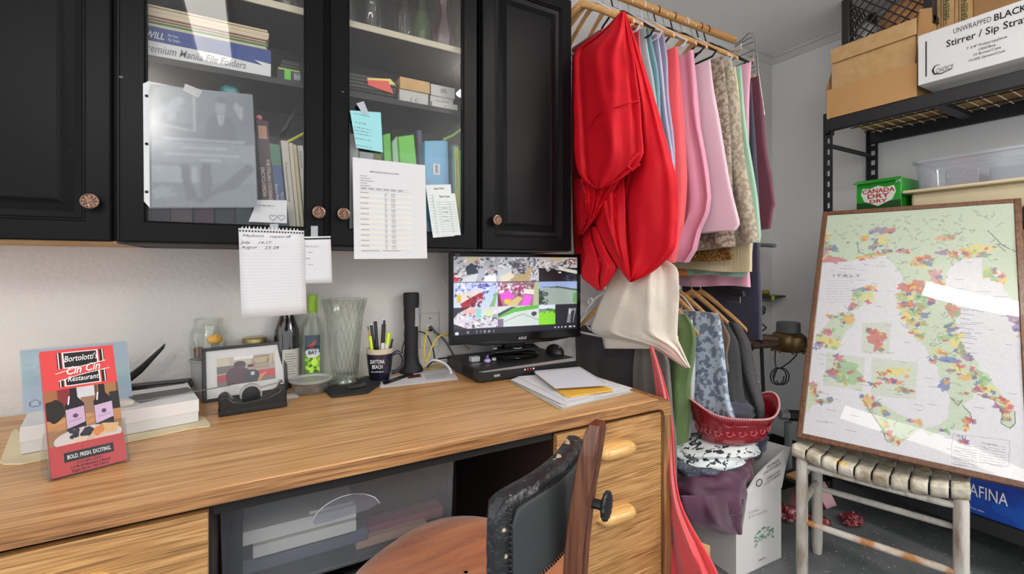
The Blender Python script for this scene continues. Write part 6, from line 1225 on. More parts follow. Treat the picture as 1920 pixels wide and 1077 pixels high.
# ------------------------------------------------------------------ carton with linen and the red tub
def pp(x, y, z): return Vector((x, y, z))
bx = thing('carton', 'white open cardboard food carton on the floor under the pile of linen', 'box', (1.66, 1.18, 0))
Q = [pp(1.525, 1.045, 0), pp(1.79, 1.035, 0), pp(1.81, 1.36, 0), pp(1.545, 1.37, 0)]
m_cw = M('white_corrugated', (216, 214, 212), .75, bump=.1, bscale=40)
hz = .275
for k in range(4):
    a, b = Q[k], Q[(k+1) % 4]; nn = Vector((b.y-a.y, -(b.x-a.x), 0)).normalized()*-.004
    MB().hexa([a+pp(0, 0, .001), b+pp(0, 0, .001), b+pp(0, 0, hz), a+pp(0, 0, hz)], [p+nn for p in (a+pp(0, 0, .001), b+pp(0, 0, .001), b+pp(0, 0, hz), a+pp(0, 0, hz))]).build('side_panel', m_cw, bx, smooth=0)
MB().hexa([Q[0]+pp(0, 0, .001), Q[1]+pp(0, 0, .001), Q[2]+pp(0, 0, .001), Q[3]+pp(0, 0, .001)], [p+pp(0, 0, .005) for p in Q]).build('bottom_panel', m_cw, bx, smooth=0)
fl_ = [Q[0]+pp(.02, 0, hz), Q[1]+pp(0, 0, hz), Q[1]+pp(.02, -.01, hz+.10), Q[1]+pp(.045, -.012, hz+.155), Q[1]+pp(.0, -.01, hz+.15), Q[0]+pp(.16, -.01, hz+.105), Q[0]+pp(.10, -.01, hz+.08)]
MB().prism(fl_, (0, .004, 0)).build('front_flap', m_cw, bx, smooth=0)
MB().prism([Q[1]+pp(.001, .0, hz), Q[2]+pp(.001, 0, hz), Q[2]+pp(.06, 0, hz+.12), Q[1]+pp(.05, 0, hz+.15)], (.004, 0, 0)).build('side_flap', m_cw, bx, smooth=0)
xd = (Q[1]-Q[0]); yo_ = pp(0, -.0015, 0)
for s, fx, z, sz, wd, sh in (('KEEP FROZEN', .74, .405, .010, .075, .15), ('STORE AT 0°F OR BELOW', .72, .388, .010, .11, .15), ('CONSERVER CONGELE', .74, .362, .009, .085, .15), ('A -18°C OU MOINS', .72, .347, .009, .10, .15)): text(s, Q[0]+xd*fx+pp(0, -.0125, z-.02), xd+pp(0, 0, .055), (0, 0, 1), sz*.8, m_inkb, bx, width=wd, bold=.015)
text('22 LB BAGS', Q[0]+xd*.36+yo_+pp(0, 0, .222), xd, (0, 0, 1), .009, M('pale_ink', (150, 150, 154), .8), bx, width=.06); text('NET WT. 24 LB (10.9 KG)', Q[0]+xd*.46+yo_+pp(0, 0, .205), xd, (0, 0, 1), .009, M('pale_ink', (150, 150, 154), .8), bx, width=.11); text('MADE IN', Q[0]+xd*.55+yo_+pp(0, 0, .03), xd, (0, 0, 1), .007, m_ink, bx, width=.04)
m = MB()
for k in range(70): x = .38+.42*rnd.random(); z = .085+.045*rnd.random()+.02*(1-abs(x-.6)*4); p = Q[0]+xd*x+yo_+pp(0, 0, z); a = rnd.uniform(.002, .008); m.add([p, p+pp(a*2, 0, a*.3), p+pp(a*1.6, 0, a), p+pp(0, 0, a*.8)], [(0, 1, 2, 3)])
m.build('green_leaf_print', M('faded_green', (96, 150, 110), .8), bx, smooth=0)
for f in (.10, .115): MB().tube([Q[0]+xd*.42+pp(0, -.0135, .335)+pp(.018*math.cos(a), 0, .013*math.sin(a))*(f*9) for a in [2*PI*k/20 for k in range(20)]], .0009, 4, closed=True).build('printed_ring', m_inkb, bx)
def lump(label, c, r, mat, name='cloth', cat='cloth', seed=0, amp=.16, fr=(2, 2.2), kx=0, n=40, folds=5):
    vs = []; m = MB(); P = []
    for i in range(n//2+1):
        th_ = PI*i/(n//2); row = []
        for j in range(n):
            a = 2*PI*j/n; d = Vector((math.sin(th_)*math.cos(a), math.sin(th_)*math.sin(a), math.cos(th_)))
            k = 1+amp*mnoise.noise(d*fr[0]+Vector((seed, 0, 0)))+amp*.45*math.sin(folds*(d.z*1.8+d.x*.9+seed+.9*mnoise.noise(d*1.5+Vector((0, seed, 0)))))
            q = Vector((d.x*r[0], d.y*r[1], (abs(d.z)**.8)*(1 if d.z > 0 else -1)*r[2]))*k; row.append(c+q)
        P.append(row)
    m.grid(P, True); return tag(m.build(name, mat, smooth=80), label, cat)
m_floral = M('floral_print', (216, 222, 222), .7, col2=(34, 38, 52), nscale=34, nstretch=(1, 2, 1), ramp=(.56, .59), bump=.3, bscale=20, detail=2)
lump('deep purple cloth bulging over the left edge of the white carton', pp(1.45, 1.09, .335), (.15, .11, .085), fab('purple_cloth', (72, 27, 58), .55), seed=1.3, amp=.2, folds=3)
panel([(930, 1276, 1400), (960, 1284, 1396), (985, 1300, 1392), (1003, 1360, 1391)], 1.0, fab('purple_cloth', (72, 27, 58)), 'cloth', None, .02, [(.4, .1, .08, .015), (.8, 0, .06, -.01)], axis='Y', label='hanging corner of purple cloth in front of the carton', cat='cloth')
lump('maroon cloth fold peeking out above the purple cloth', pp(1.60, 1.13, .365), (.10, .08, .07), fab('maroon_cloth', (86, 34, 58)), seed=5.1)
lump('grey wool cloth folded under the floral one', pp(1.47, 1.13, .425), (.15, .10, .05), M('grey_wool', (82, 86, 100), .9, bump=.3, bscale=120, specks=(160, (130, 134, 146), .6)), seed=2.2, amp=.12)
lump('white cloth with dark floral print directly under the red tub', pp(1.52, 1.13, .452), (.19, .12, .040), m_floral, seed=3.7, amp=.14)
lump('navy blue cloth bundled right of the red tub base', pp(1.77, 1.20, .42), (.11, .10, .085), fab('navy_cloth', (54, 58, 92)), seed=7.7, amp=.12)
tag(MB().prism([pp(1.14, .93, .0005), pp(1.19, .90, .0005), pp(1.19, .90, .30), pp(1.165, .915, .31), pp(1.14, .93, .335)], pp(.003, .004, 0)).build('cardboard_piece', m_kraft, smooth=0), 'torn brown cardboard piece wedged beside the desk', 'cardboard')
# red oval tub
tc_ = pp(1.585, 1.10, .496); rt = thing('oval_tub', 'glossy dark red oval metal tub with wavy beaded rim and embossed band', 'tub', tc_)
ang = -.22; Rz = Matrix.Translation(tc_) @ Matrix.Rotation(ang, 4, 'Z')
m_tin = M('red_enamel', (134, 18, 32), .22, coat=.5)
def rimz(a): return .118+.026*math.cos(2*a)+.008*math.cos(4*a+.6)
P = []; prs = [(.0, 0, 0), (.5, 0, 0), (.96, 0, 0), (1, 0, .004)]
for f, lift, z in prs: P.append([(.137*f*math.cos(a), .085*f*math.sin(a), z) for a in [2*PI*k/64 for k in range(64)]])
for q in [.12, .14, .3, .45, .6, .62, .8, 1.0]:
    bump_ = .003 if q in (.14, .6) else 0; P.append([((.137+.046*q**1.3+bump_)*math.cos(a), (.085+.034*q**1.3+bump_)*math.sin(a), .004+(rimz(a)-.004)*q if q > .62 else .004+.112*q) for a in [2*PI*k/64 for k in range(64)]])
MB(Rz).grid(P, True).build('tub_wall', m_tin, rt, smooth=50, solid=.002)
for k in range(96):
    a = 2*PI*k/96; 
m = MB(Rz)
for k in range(120):
    a = 2*PI*k/120; m.ball((.184*math.cos(a), .120*math.sin(a), rimz(a)+.001), .0042, n=6)
m.build('beaded_rim', M('red_bead', (214, 156, 156), .25, coat=.5), rt)
m = MB(Rz)
for k in range(40): # embossed scrolls on the band
    a = 2*PI*k/40; q = .36; rx_, ry_ = .137+.046*q**1.3, .085+.034*q**1.3; sgn = 1 if k % 2 else -1; pts = []
    for j in range(14):
        t_ = j/13; b_ = t_*5*sgn; rr_ = .015*(1-t_*.8); aa = a+rr_*math.cos(b_)/.14; pts.append(((rx_+.002)*math.cos(aa), (ry_+.002)*math.sin(aa), .004+.112*q+rr_*math.sin(b_)))
    m.tube(pts, .0018, 5)
m.build('embossed_scrolls', M('highlit_scrolls', (186, 84, 92), .25, coat=.5), rt, smooth=50)  # highlights on the scrolls put in as a paler red
m = MB(Rz); a0 = -2.2; q = .8; m.tube([((.137+.046*.75+.003)*math.cos(a0+.12*math.cos(b)), (.085+.034*.75+.003)*math.sin(a0+.12*math.cos(b)), .092+.02*math.sin(b)) for b in [2*PI*k/24 for k in range(24)]], .0022, 6, closed=True); m.build('ring_emblem', m_tin, rt)
lump('dark navy napkins lying inside the red tub', pp(1.60, 1.12, .58), (.12, .06, .05), fab('navy', (42, 42, 62)), seed=4, amp=.15)
lump('crumpled clear plastic bag at the right rim of the red tub', pp(1.735, 1.13, .635), (.035, .03, .06), glass('plastic_bag', (225, 228, 230), .2, .6, .15, milk=.25), name='plastic_bag', cat='bag', seed=8, amp=.5, fr=(5, 5), folds=14)
# ------------------------------------------------------------------ plumbing and small shelf in the corner
m_brass = M('aged_brass', (128, 104, 62), .4, metal=.75, col2=(88, 72, 46), nscale=20)
m_pipe = M('brown_pipe', (92, 72, 58), .45, metal=.5); m_gp = M('grey_pipe', (120, 124, 128), .5)
c = W(1478, 640, t=2.35); wm = thing('water_meter', 'brass water meter with grey cap and copper pipes on the back wall', 'meter', c)
k_ = 2.35/855
MB().lathe([(0, -18*k_), (24*k_, -18*k_), (30*k_, -8*k_), (30*k_, 8*k_), (27*k_, 12*k_), (22*k_, 16*k_), (0, 16*k_)], c, 20).build('meter_body', m_brass, wm, smooth=40)
MB().lathe([(16*k_, 16*k_), (20*k_, 17*k_), (20*k_, 34*k_), (18*k_, 36*k_), (0, 36*k_)], c, 20).build('cap', M('grey_cap', (92, 96, 98), .6), wm, smooth=40)
MB().tube([c+Vector((-.02, 0, 0)), W(1450, 636, t=2.33), W(1420, 634, t=2.35), W(1400, 632, t=2.45)], .022, 12).build('pipe', m_pipe, wm)
MB().tube([c+Vector((-.02, 0, -.01)), W(1448, 646, t=2.32), W(1412, 648, t=2.3), W(1400, 660, t=2.35)], .018, 12).build('pipe', m_pipe, wm)
for k in range(8): a = 2*PI*k/8; MB().lathe([(.006, -.055), (.006, -.040), (0, -.038)], c+Vector((.075*math.cos(a), .075*math.sin(a), 0)), 6).build('flange_bolt', m_brass, wm)
MB().tube([c+Vector((0, .05, -.02)), Vector((c.x, YA-.001, c.z-.02))], .014, 8).build('wall_bracket', m_pipe, wm)
def wire(label, pts, r, mat, name='cable', cat='cable'):
    return tag(MB().tube([W(*p[:2], t=p[2]) for p in pts], r, 7).build(name, mat), label, cat)
wire('thin black cable hanging from the water meter', [(1454, 656, 2.4), (1453, 676, 2.4), (1456, 695, 2.4), (1450, 712, 2.4)], .003, m_blacks)
tt = [(1456+14*math.cos(a)+k*.4, 706+16*math.sin(a), 2.4+.004*k) for k, a in enumerate([2*PI*j/12 for j in range(30)])]; wire('coiled black cable hanging on the wall under the water meter', tt, .0032, m_blacks)
wire('black cable running up from the coil to the meter', [(1462, 692, 2.4), (1480, 680, 2.38), (1492, 668, 2.36), (1498, 656, 2.34)], .0032, m_blacks)
wire('black rubber hose hanging down behind the charcoal cloth', [(1424, 600, 2.3), (1428, 650, 2.3), (1430, 700, 2.3), (1432, 740, 2.3)], .009, m_blackm, 'hose', 'hose')
p = W(1440, 557, Y=YA-.06); ws = thing('wall_shelf', 'small black shelf on the back wall with gold ornaments', 'shelf', p)
a, b = W(1412, 556, Y=YA-.04), W(1462, 556, Y=YA-.04); MB().box(a.x, b.x, YA-.085, YA-.001, a.z-.01, a.z).build('shelf_board', m_blacks, ws, bevel=.002); MB().prism([(a.x+.03, YA-.001, a.z-.0105), (a.x+.03, YA-.08, a.z-.0105), (a.x+.03, YA-.001, a.z-.04)], (b.x-a.x-.06, 0, 0)).build('bracket', m_blacks, ws, smooth=0)
for k in range(5): x = a.x+.035+.024*k; tag(MB().ball((x, YA-.05, a.z+.018), .012, .012, .0175, 10).build('ornament', M('gold', (170, 140, 60), .25, metal=.9, bump=.8, bscale=60)), ['gold ornament at the left end of the small wall shelf', 'second gold ornament from the left on the wall shelf', 'middle gold ornament of the row on the wall shelf', 'second gold ornament from the right on the wall shelf', 'gold ornament at the right end of the small wall shelf'][k], 'ornament', 'gold ornaments on the wall shelf')
tag(MB().lathe([(0, 0), (.016, 0), (.016, .002), (0, .002)], (0, 0, 0), 20).build('tag', M('lime_tag', (190, 220, 40), .5), smooth=0), 'round lime yellow tag hanging from the small wall shelf', 'tag'); o = bpy.data.objects['tag']; o.location = W(1449, 559, Y=YA-.088); o.rotation_euler = (PI/2, 0, 0)
c = W(1430, 582, t=2.3); vw = thing('valve', 'small black valve wheel on a pipe below the wall shelf', 'valve', c)
T = frame(c, (1, 0, 0), (0, 0, 1), (0, -1, 0)); MB(T).tube([(.02*math.cos(a), .02*math.sin(a), 0) for a in [2*PI*k/16 for k in range(16)]], .004, 6, closed=True).build('wheel_rim', m_blacks, vw)
for k in range(6): a = PI*k/3; MB(T).tube([(0, 0, 0), (.019*math.cos(a), .019*math.sin(a), 0)], .0022, 5).build('spoke', m_blacks, vw)
MB(T).tube([(0, 0, 0), (0, 0, -.06)], .006, 8).build('stem', m_pipe, vw)
wire('grey pipe stub with black end near the beige cloth', [(1424, 460, 2.81), (1438, 460, 2.6), (1452, 461, 2.5)], .012, m_gp, 'pipe', 'pipe')
wire('grey pipe beside the red tub ending in a black clamp', [(1462, 778, 2.3), (1478, 779, 2.3)], .024, m_gp, 'pipe', 'pipe'); wire('black pipe clamp behind the map frame', [(1478, 779, 2.3), (1500, 780, 2.3)], .028, m_blackm, 'clamp', 'clamp')
wire('grey vertical drain pipe in the corner below the clamp', [(1478, 792, 2.32), (1478, 860, 2.32), (1478, 919, 2.32)], .018, m_gp, 'pipe', 'pipe')
# ------------------------------------------------------------------ framed map leaning on the shelving, standing on the stool
MBL = W(1493, 820, Z=.510); hM = Vector((.28, -.96, 0)).normalized(); d_ = W(1543, 398, t=1)-Vector((0, 0, H)); tM = ((MBL-Vector((0, 0, H))).dot(hM))/d_.dot(hM); MTL = Vector((0, 0, H))+d_*tM
eM = MTL-MBL; HM = eM.length; eM = eM.normalized(); nM = hM.cross(eM); nM = nM if nM.x < 0 else -nM; WM = .5875
mapo = thing('framed_map', 'large wooden framed wine map of Italy leaning on the shelving above the stool', 'map', MBL)
TM = frame(MBL, hM, -nM, eM)
m_fw = woodmat('map_frame_wood', (66, 40, 24), (98, 62, 38), (122, 82, 52), 'Z', 1.5, .35, .1, .1)
for x0, x1, z0, z1 in ((0, .019, 0, HM), (WM-.019, WM, 0, HM), (.019, WM-.019, 0, .019), (.019, WM-.019, HM-.019, HM)): MB(TM).box(x0, x1, -.004, .018, z0, z1).build('frame_rail', m_fw, mapo, bevel=.003)
MB(TM).box(.01, WM-.01, .008, .012, .01, HM-.01).build('backing_board', M('backing', (120, 90, 60), .8), mapo, smooth=0)
PX0, PX1, PZ0, PZ1 = .019, WM-.019, .019, HM-.019
def mp(u, v):
    d = W(u, v, t=1)-Vector((0, 0, H)); t = (MBL-Vector((0, 0, H))).dot(nM)/d.dot(nM); q = Vector((0, 0, H))+d*t-MBL
    return (q.dot(hM)-PX0)/(PX1-PX0), (PZ1-q.dot(eM))/(PZ1-PZ0)
def z6(*xy): return [mp(1440+x/1.796, 360+y/1.796) for x, y in zip(xy[::2], xy[1::2])]
mc = Canvas(250, 440, (224, 224, 228)); LAND = (200, 214, 190)
mc.poly(z6(150, 85, 190, 240, 250, 238, 300, 228, 395, 214, 425, 245, 455, 290, 440, 330, 438, 385, 460, 420, 470, 460, 500, 500, 530, 520, 545, 560, 570, 590, 580, 640, 612, 690, 606, 760, 575, 785, 520, 800, 545, 822, 600, 800, 665, 805, 688, 770, 680, 740, 655, 715, 690, 695, 700, 640, 720, 690, 760, 700, 790, 740, 788, 780, 815, 797, 833, 780, 830, 740, 800, 700, 760, 650, 740, 610, 705, 600, 712, 580, 660, 525, 640, 480, 632, 440, 638, 395, 602, 335, 598, 290, 612, 255, 640, 228, 720, 222, 722, 300, 780, 262, 795, 330, 870, 420, 880, -10, 150, -10), LAND)
isl = [z6(198, 445, 235, 405, 290, 408, 290, 450, 262, 470, 232, 535, 200, 530, 165, 520, 160, 492), z6(272, 385, 295, 335, 365, 310, 352, 350, 300, 398), z6(315, 705, 350, 688, 440, 750, 530, 785, 445, 850, 420, 857, 385, 800, 345, 745), z6(108, 700, 135, 660, 170, 640, 165, 700, 215, 690, 210, 712, 150, 718, 120, 760)]
for p in isl: mc.poly(p, LAND)
landm = (np.abs(mc.a-np.array(LAND)/255.).sum(-1) < .01)
for a in ((318, 442, 415, 438, 410, 548, 314, 543), (198, 541, 326, 558, 318, 672, 186, 650), (350, 558, 504, 575, 498, 700, 344, 685)): mc.poly(z6(*a), (208, 216, 202))
Y_, O_, R_, P_, B_, G_, K_ = (224, 208, 110), (222, 164, 84), (190, 84, 76), (140, 108, 150), (88, 104, 168), (140, 186, 124), (206, 88, 118)
BL6 = [(325, 157, 14, 9, O_), (375, 130, 24, 9, P_), (412, 131, 15, 8, R_), (380, 166, 22, 13, Y_), (355, 184, 13, 10, P_), (398, 200, 13, 8, B_), (325, 220, 22, 6, O_), (360, 212, 26, 5, O_), (195, 150, 11, 8, O_), (193, 175, 13, 12, G_), (220, 190, 12, 10, B_), (188, 203, 14, 14, P_), (218, 229, 28, 12, K_), (455, 198, 16, 8, K_), (505, 234, 22, 16, O_), (532, 220, 18, 8, R_), (538, 240, 15, 9, B_), (565, 285, 18, 26, (206, 120, 128)), (580, 315, 14, 12, (206, 120, 128)), (600, 155, 26, 9, (226, 150, 110)), (588, 204, 22, 7, P_), (630, 212, 12, 9, R_), (668, 203, 20, 13, O_), (715, 192, 42, 14, Y_), (725, 211, 24, 6, P_), (745, 270, 22, 14, G_), (752, 285, 14, 12, G_), (788, 292, 16, 18, O_), (500, 320, 30, 20, R_), (462, 318, 22, 13, R_), (450, 352, 14, 14, G_), (482, 352, 18, 10, Y_), (520, 352, 24, 14, G_), (455, 380, 14, 10, P_), (487, 380, 24, 12, R_), (520, 380, 22, 12, G_), (470, 415, 18, 20, Y_), (500, 405, 14, 12, G_), (521, 416, 20, 10, B_), (550, 366, 12, 14, R_), (488, 440, 16, 10, O_), (520, 445, 16, 8, O_), (490, 470, 14, 10, Y_), (512, 485, 12, 8, R_), (622, 398, 20, 24, (190, 104, 84)), (612, 448, 18, 9, G_), (612, 466, 15, 8, B_), (632, 500, 18, 22, Y_), (600, 490, 18, 12, G_), (650, 530, 16, 18, (140, 146, 110)), (608, 565, 36, 13, B_), (670, 558, 14, 12, P_), (580, 540, 14, 7, R_), (555, 570, 10, 6, R_), (635, 595, 26, 14, Y_), (668, 625, 24, 13, O_), (700, 610, 16, 16, G_), (722, 636, 18, 16, G_), (706, 652, 10, 14, B_), (712, 670, 12, 6, R_), (745, 665, 30, 15, Y_), (740, 690, 24, 8, (150, 140, 110)), (795, 703, 16, 12, R_), (775, 725, 20, 8, B_), (806, 722, 14, 8, Y_), (802, 742, 16, 8, R_), (800, 758, 14, 8, O_), (597, 650, 14, 22, B_), (594, 804, 11, 6, B_), (666, 768, 10, 9, G_), (668, 794, 10, 7, Y_), (686, 772, 6, 5, R_), (655, 680, 14, 6, (150, 150, 120)), (270, 430, 20, 17, O_), (216, 422, 11, 7, B_), (200, 473, 13, 12, K_), (190, 500, 20, 14, Y_), (222, 512, 24, 14, Y_), (171, 515, 9, 12, P_), (320, 328, 19, 7, B_), (350, 323, 12, 8, O_), (283, 385, 9, 10, K_), (330, 355, 26, 16, (214, 214, 130)), (300, 345, 12, 14, G_), (335, 705, 19, 18, O_), (366, 716, 12, 9, P_), (398, 748, 13, 10, B_), (392, 790, 14, 8, G_), (402, 813, 12, 9, R_), (430, 838, 16, 10, Y_), (495, 774, 18, 8, (206, 120, 128)), (150, 652, 15, 13, K_), (155, 678, 14, 12, O_), (182, 705, 28, 11, G_), (207, 698, 10, 8, B_), (830, 420, 26, 22, P_), (845, 455, 18, 20, P_), (860, 480, 10, 8, K_), (365, 490, 30, 22, R_), (372, 520, 12, 18, R_), (350, 470, 14, 10, R_), (222, 612, 22, 18, P_), (225, 605, 16, 12, R_), (262, 590, 32, 26, G_), (290, 620, 26, 24, G_), (250, 630, 26, 16, G_), (238, 560, 10, 9, K_), (312, 635, 9, 8, R_), (425, 605, 36, 18, Y_), (425, 640, 28, 12, (206, 130, 100)), (450, 668, 18, 12, B_), (385, 630, 14, 6, P_), (362, 647, 14, 8, (200, 214, 110)), (380, 612, 10, 8, R_), (472, 672, 10, 8, G_), (655, 840, 9, 6, G_), (664, 842, 6, 5, R_)]
for k, (x, y, rx, ry, c) in enumerate(BL6):
    a, b = z6(x, y)[0], z6(x+rx, y+ry)[0]; c = tuple(min(255, q*.88+28) for q in c); mc.blob(a[0], a[1], abs(b[0]-a[0])*1.1, abs(b[1]-a[1])*1.1, c, .74, k, .5)
    for j in range(3): g_ = np.random.RandomState(k*7+j); mc.blob(a[0]+abs(b[0]-a[0])*g_.uniform(-1.3, 1.3), a[1]+abs(b[1]-a[1])*g_.uniform(-1.3, 1.3), .008+.008*g_.rand(), .004+.005*g_.rand(), [Y_, O_, R_, P_, B_, G_, K_, (150, 150, 120)][g_.randint(8)], .75, k+j, .6)
rr = np.random.RandomState(5)
for k in range(420): # small borders and roads on land
    x, y = rr.randint(20, 230), rr.randint(8, 432)
    if not landm[y, x]: continue
    px, py = x/250., y/440.; pts = [(px, py)]
    for j in range(4): px += rr.uniform(-.02, .02); py += rr.uniform(-.012, .012); pts.append((px, py))
    mc.line(pts, (128, 140, 124), .0045, .5)
for q in (z6(300, 170, 305, 200, 335, 215), z6(740, 130, 790, 180, 862, 215), z6(800, 180, 770, 175, 800, 200), z6(612, 690, 640, 720, 655, 700), z6(320, 700, 345, 740, 385, 800, 395, 830), z6(722, 690, 760, 700, 790, 745, 785, 780, 815, 797, 833, 780, 830, 740), z6(560, 280, 600, 330), z6(655, 720, 680, 745, 690, 780)): mc.line(q, (96, 100, 96), .005, .8)
for k in range(150): # place-name lines in the sea
    x, y = rr.uniform(.03, .95), rr.uniform(.16, .97)
    iy, ix = int(y*440), int(x*250)
    if landm[min(iy, 439), min(ix, 249)] or landm[min(iy, 439), min(ix+12, 249)]: continue
    mc.line([(x, y), (x+rr.uniform(.02, .07), y+.001)], (150, 150, 156), .0035, .7)
for k in range(9): a, b = z6(200, 300+9*k, 300-12*(k % 3), 297+9*k); mc.line([a, b], (176, 178, 184), .0035, .8)
for k in range(14): a, b = z6(648, 345+16*k, 705-12*(k % 3), 352+16*k); mc.line([a, b], (140, 140, 148), .004, .8)
kq = z6(622, 815, 815, 838, 810, 925, 618, 895); mc.line(kq+[kq[0]], (190, 194, 196), .004)
for k in range(8): a, b = z6(626, 860+8*k, 700, 872+8*k); mc.line([a, b], (160, 160, 164), .0035, .8); a, b = z6(715, 848+9*k, 800, 860+9*k); mc.line([a, b], (170, 172, 176), .0035, .8)
mc.noise(.012, 1); mc.noise(.012, 3)
def msurf(s, t): # the print buckles slightly behind its glazing
    o = np.array(tuple(TM @ Vector((PX0, 0, PZ1)))); h_ = np.array(tuple(hM)); e_ = np.array(tuple(eM)); n_ = np.array(tuple(nM))
    return o+h_*(s*(PX1-PX0))-e_*(t*(PZ1-PZ0))-n_*.001+n_*(.0022*np.sin(5*s+7*t)*np.sin(9*t-2*s)+0*s)
mpr = mc.sheet(msurf, 'map_print', paint('map_paper', .55), mapo)
mpr.data.polygons.foreach_set('use_smooth', [True]*len(mpr.data.polygons))
mg_ = MB(); N1, N2 = 24, 40; P = []
for j in range(N2+1):
    row = []
    for i in range(N1+1):
        s, t = i/N1, j/N2; q = TM @ Vector((PX0+(PX1-PX0)*s, 0, PZ1-(PZ1-PZ0)*t)); wv = .0016*math.sin(4.4*s+2.2*t+.5)*math.sin(6*t)
        row.append(q+nM*(.0035+wv*(s**2)))
    P.append(row)
mg_.grid(P); gp = mg_.build('glazing', glass('map_glazing', (252, 252, 252), .04, .4, .015), mapo, smooth=80)
def ont(x, y): s, t = z6(x, y)[0]; return TM @ Vector((PX0+(PX1-PX0)*s, -.0042, PZ1-(PZ1-PZ0)*t))
m_mi = M('map_ink', (110, 110, 116), .8)
text('ITALY', ont(264, 288), hM, eM, .0125, m_mi, mapo, width=.088, spacing=1.5); text('WINE MAP', ont(266, 262), hM, eM, .005, m_mi, mapo, width=.045, spacing=1.4)
text('KEY', ont(654, 828), hM, eM, .006, m_mi, mapo, width=.02, bold=.02, spacing=1.3); text('DE LONG', ont(640, 922), hM, eM, .003, m_mi, mapo, width=.03)

# ------------------------------------------------------------------ goods on the shelving
def wx(u, v, X): return W(u, v, X=X)
ZT1 = 1.841
# open tan carton
a, b = wx(1550, 190, 2.365), wx(1719, 140, 2.365); y1_, y0_ = a.y, b.y
oc = thing('carton', 'open tan cardboard carton with raised lid at the far end of the top shelf', 'box', (2.48, (y0_+y1_)/2, ZT1))
zA = wx(1550, 170, 2.365).z; zB = wx(1563, 120, 2.39).z; zC = wx(1562, 92, 2.38).z
t3 = .003
MB().prism([(2.365, y1_, ZT1), (2.365, y0_, ZT1), (2.365, y0_, zA), (2.365, y1_, zA)], (t3, 0, 0)).build('front_flap', M('kraft_orange', (196, 150, 96), .75), oc, smooth=0)
MB().box(2.39, 2.393, y0_+.012, y1_-.012, ZT1, zB).build('inner_panel', m_kraft, oc, smooth=0)
MB().box(2.393, 2.68, y0_+.012, y0_+.015, ZT1, zB-.01).build('side_panel', m_kraft, oc, smooth=0); MB().box(2.393, 2.68, y1_-.015, y1_-.012, ZT1, zB-.01).build('side_panel', m_kraft, oc, smooth=0); MB().box(2.68, 2.683, y0_+.012, y1_-.012, ZT1, zB+.05).build('back_panel', m_kraft, oc, smooth=0); MB().box(2.393, 2.68, y0_+.015, y1_-.015, ZT1, ZT1+.003).build('bottom_panel', m_kraft, oc, smooth=0)
MB().hexa([(2.378, y0_+.006, zB-.001), (2.378, y1_-.010, zB-.001), (2.68, y1_-.010, zB+.05), (2.68, y0_+.006, zB+.05)], [(2.378, y0_+.006, zC), (2.378, y1_-.010, zC), (2.68, y1_-.010, zC+.04), (2.68, y0_+.006, zC+.04)]).build('lid', m_kraft, oc, bevel=.002)
MB().prism([(2.38, y0_+.010, zA), (2.38, y0_-.004, zC+.03), (2.42, y0_-.03, zC+.035), (2.48, y0_-.015, zA+.05), (2.44, y0_+.010, zA-.02)], (.002, .003, 0)).build('end_flap', m_kraftd, oc, smooth=0)
MB().prism([(2.367, y1_+.0005, ZT1+.045), (2.367, y1_+.0005, zA+.015), (2.41, y1_+.0005, zB-.03), (2.41, y1_+.0005, ZT1+.045)], (0, .002, 0)).build('end_flap', m_kraftd, oc, smooth=0)
# white stirrer carton
XW = 2.325; c1, c2 = wx(1721, 161, XW), wx(1721, 68, XW); yw = c1.y; LW = .62
sc_ = thing('carton', 'long white printed carton of stirrers overhanging the top shelf edge', 'box', (XW+.12, yw-LW/2, c1.z))
zw0 = max(c1.z, 1.8425); zw1 = c2.z
MB().box(XW, XW+.24, yw-LW, yw, zw0, zw1).build('carton_body', M('white_carton', (232, 232, 232), .7), sc_, bevel=.002)
def sw_(u, v): p = wx(u, v, XW); return Vector((XW-.0008, p.y, p.z))
ey = (0, -1, 0)
def spx(s, u0, u1, v, vh, bold=0, mat=m_inkb, shear=0): # text between two columns on the carton's face
    p, q = sw_(u0, v), sw_(u1, v); text(s, Vector((XW-.0008, (p.y+q.y)/2, sw_((u0+u1)/2, v).z)), ey, (0, 0, 1), vh, mat, sc_, width=abs(p.y-q.y), bold=bold, shear=shear)
def zl(u, v): return sw_(u, v).z
def line(s, ua, ub, va, size, bold=0, mat=m_inkb, shear=0):
    pa, pb = sw_(ua, va), sw_(ub, va); text(s, Vector((XW-.0008, pa.y, pa.z)), ey, (0, 0, 1), size, mat, sc_, width=pa.y-pb.y, bold=bold, align='LEFT', shear=shear)
m_gi = M('soft_black', (56, 56, 60), .7)
line('UNWRAPPED', 1787, 1858, 64, .020, 0, m_gi); line('BLACK', 1863, 1925, 40, .024, .03); line('Stirrer / Sip Straws', 1774, 1945, 89, .026, .02)
line('7 3/4" Polypropylene', 1812, 1888, 94, .0095, .01, m_gi); line('1000/Box', 1833, 1866, 96, .0095, .01, m_gi); line('10 Boxes/Case', 1824, 1875, 106, .0095, .01, m_gi); line('10,000 Straws/Case', 1815, 1883, 117, .0095, .01, m_gi)
line('CHOICE', 1754, 1787, 138, .018, 0, m_inkb, .3)
MB().tube([sw_(1762, 121), sw_(1753, 124), sw_(1749, 132), sw_(1752, 139), sw_(1765, 138), sw_(1785, 129)], [.001, .002, .003, .003, .002, .001], 6).build('logo_swoosh', m_inkb, sc_)
p, q = sw_(1736, 78), sw_(1736, 144); MB().box(XW-.0012, XW-.0004, p.y-.003, p.y+.001, q.z, p.z).build('printed_bar', m_inkb, sc_, smooth=0)
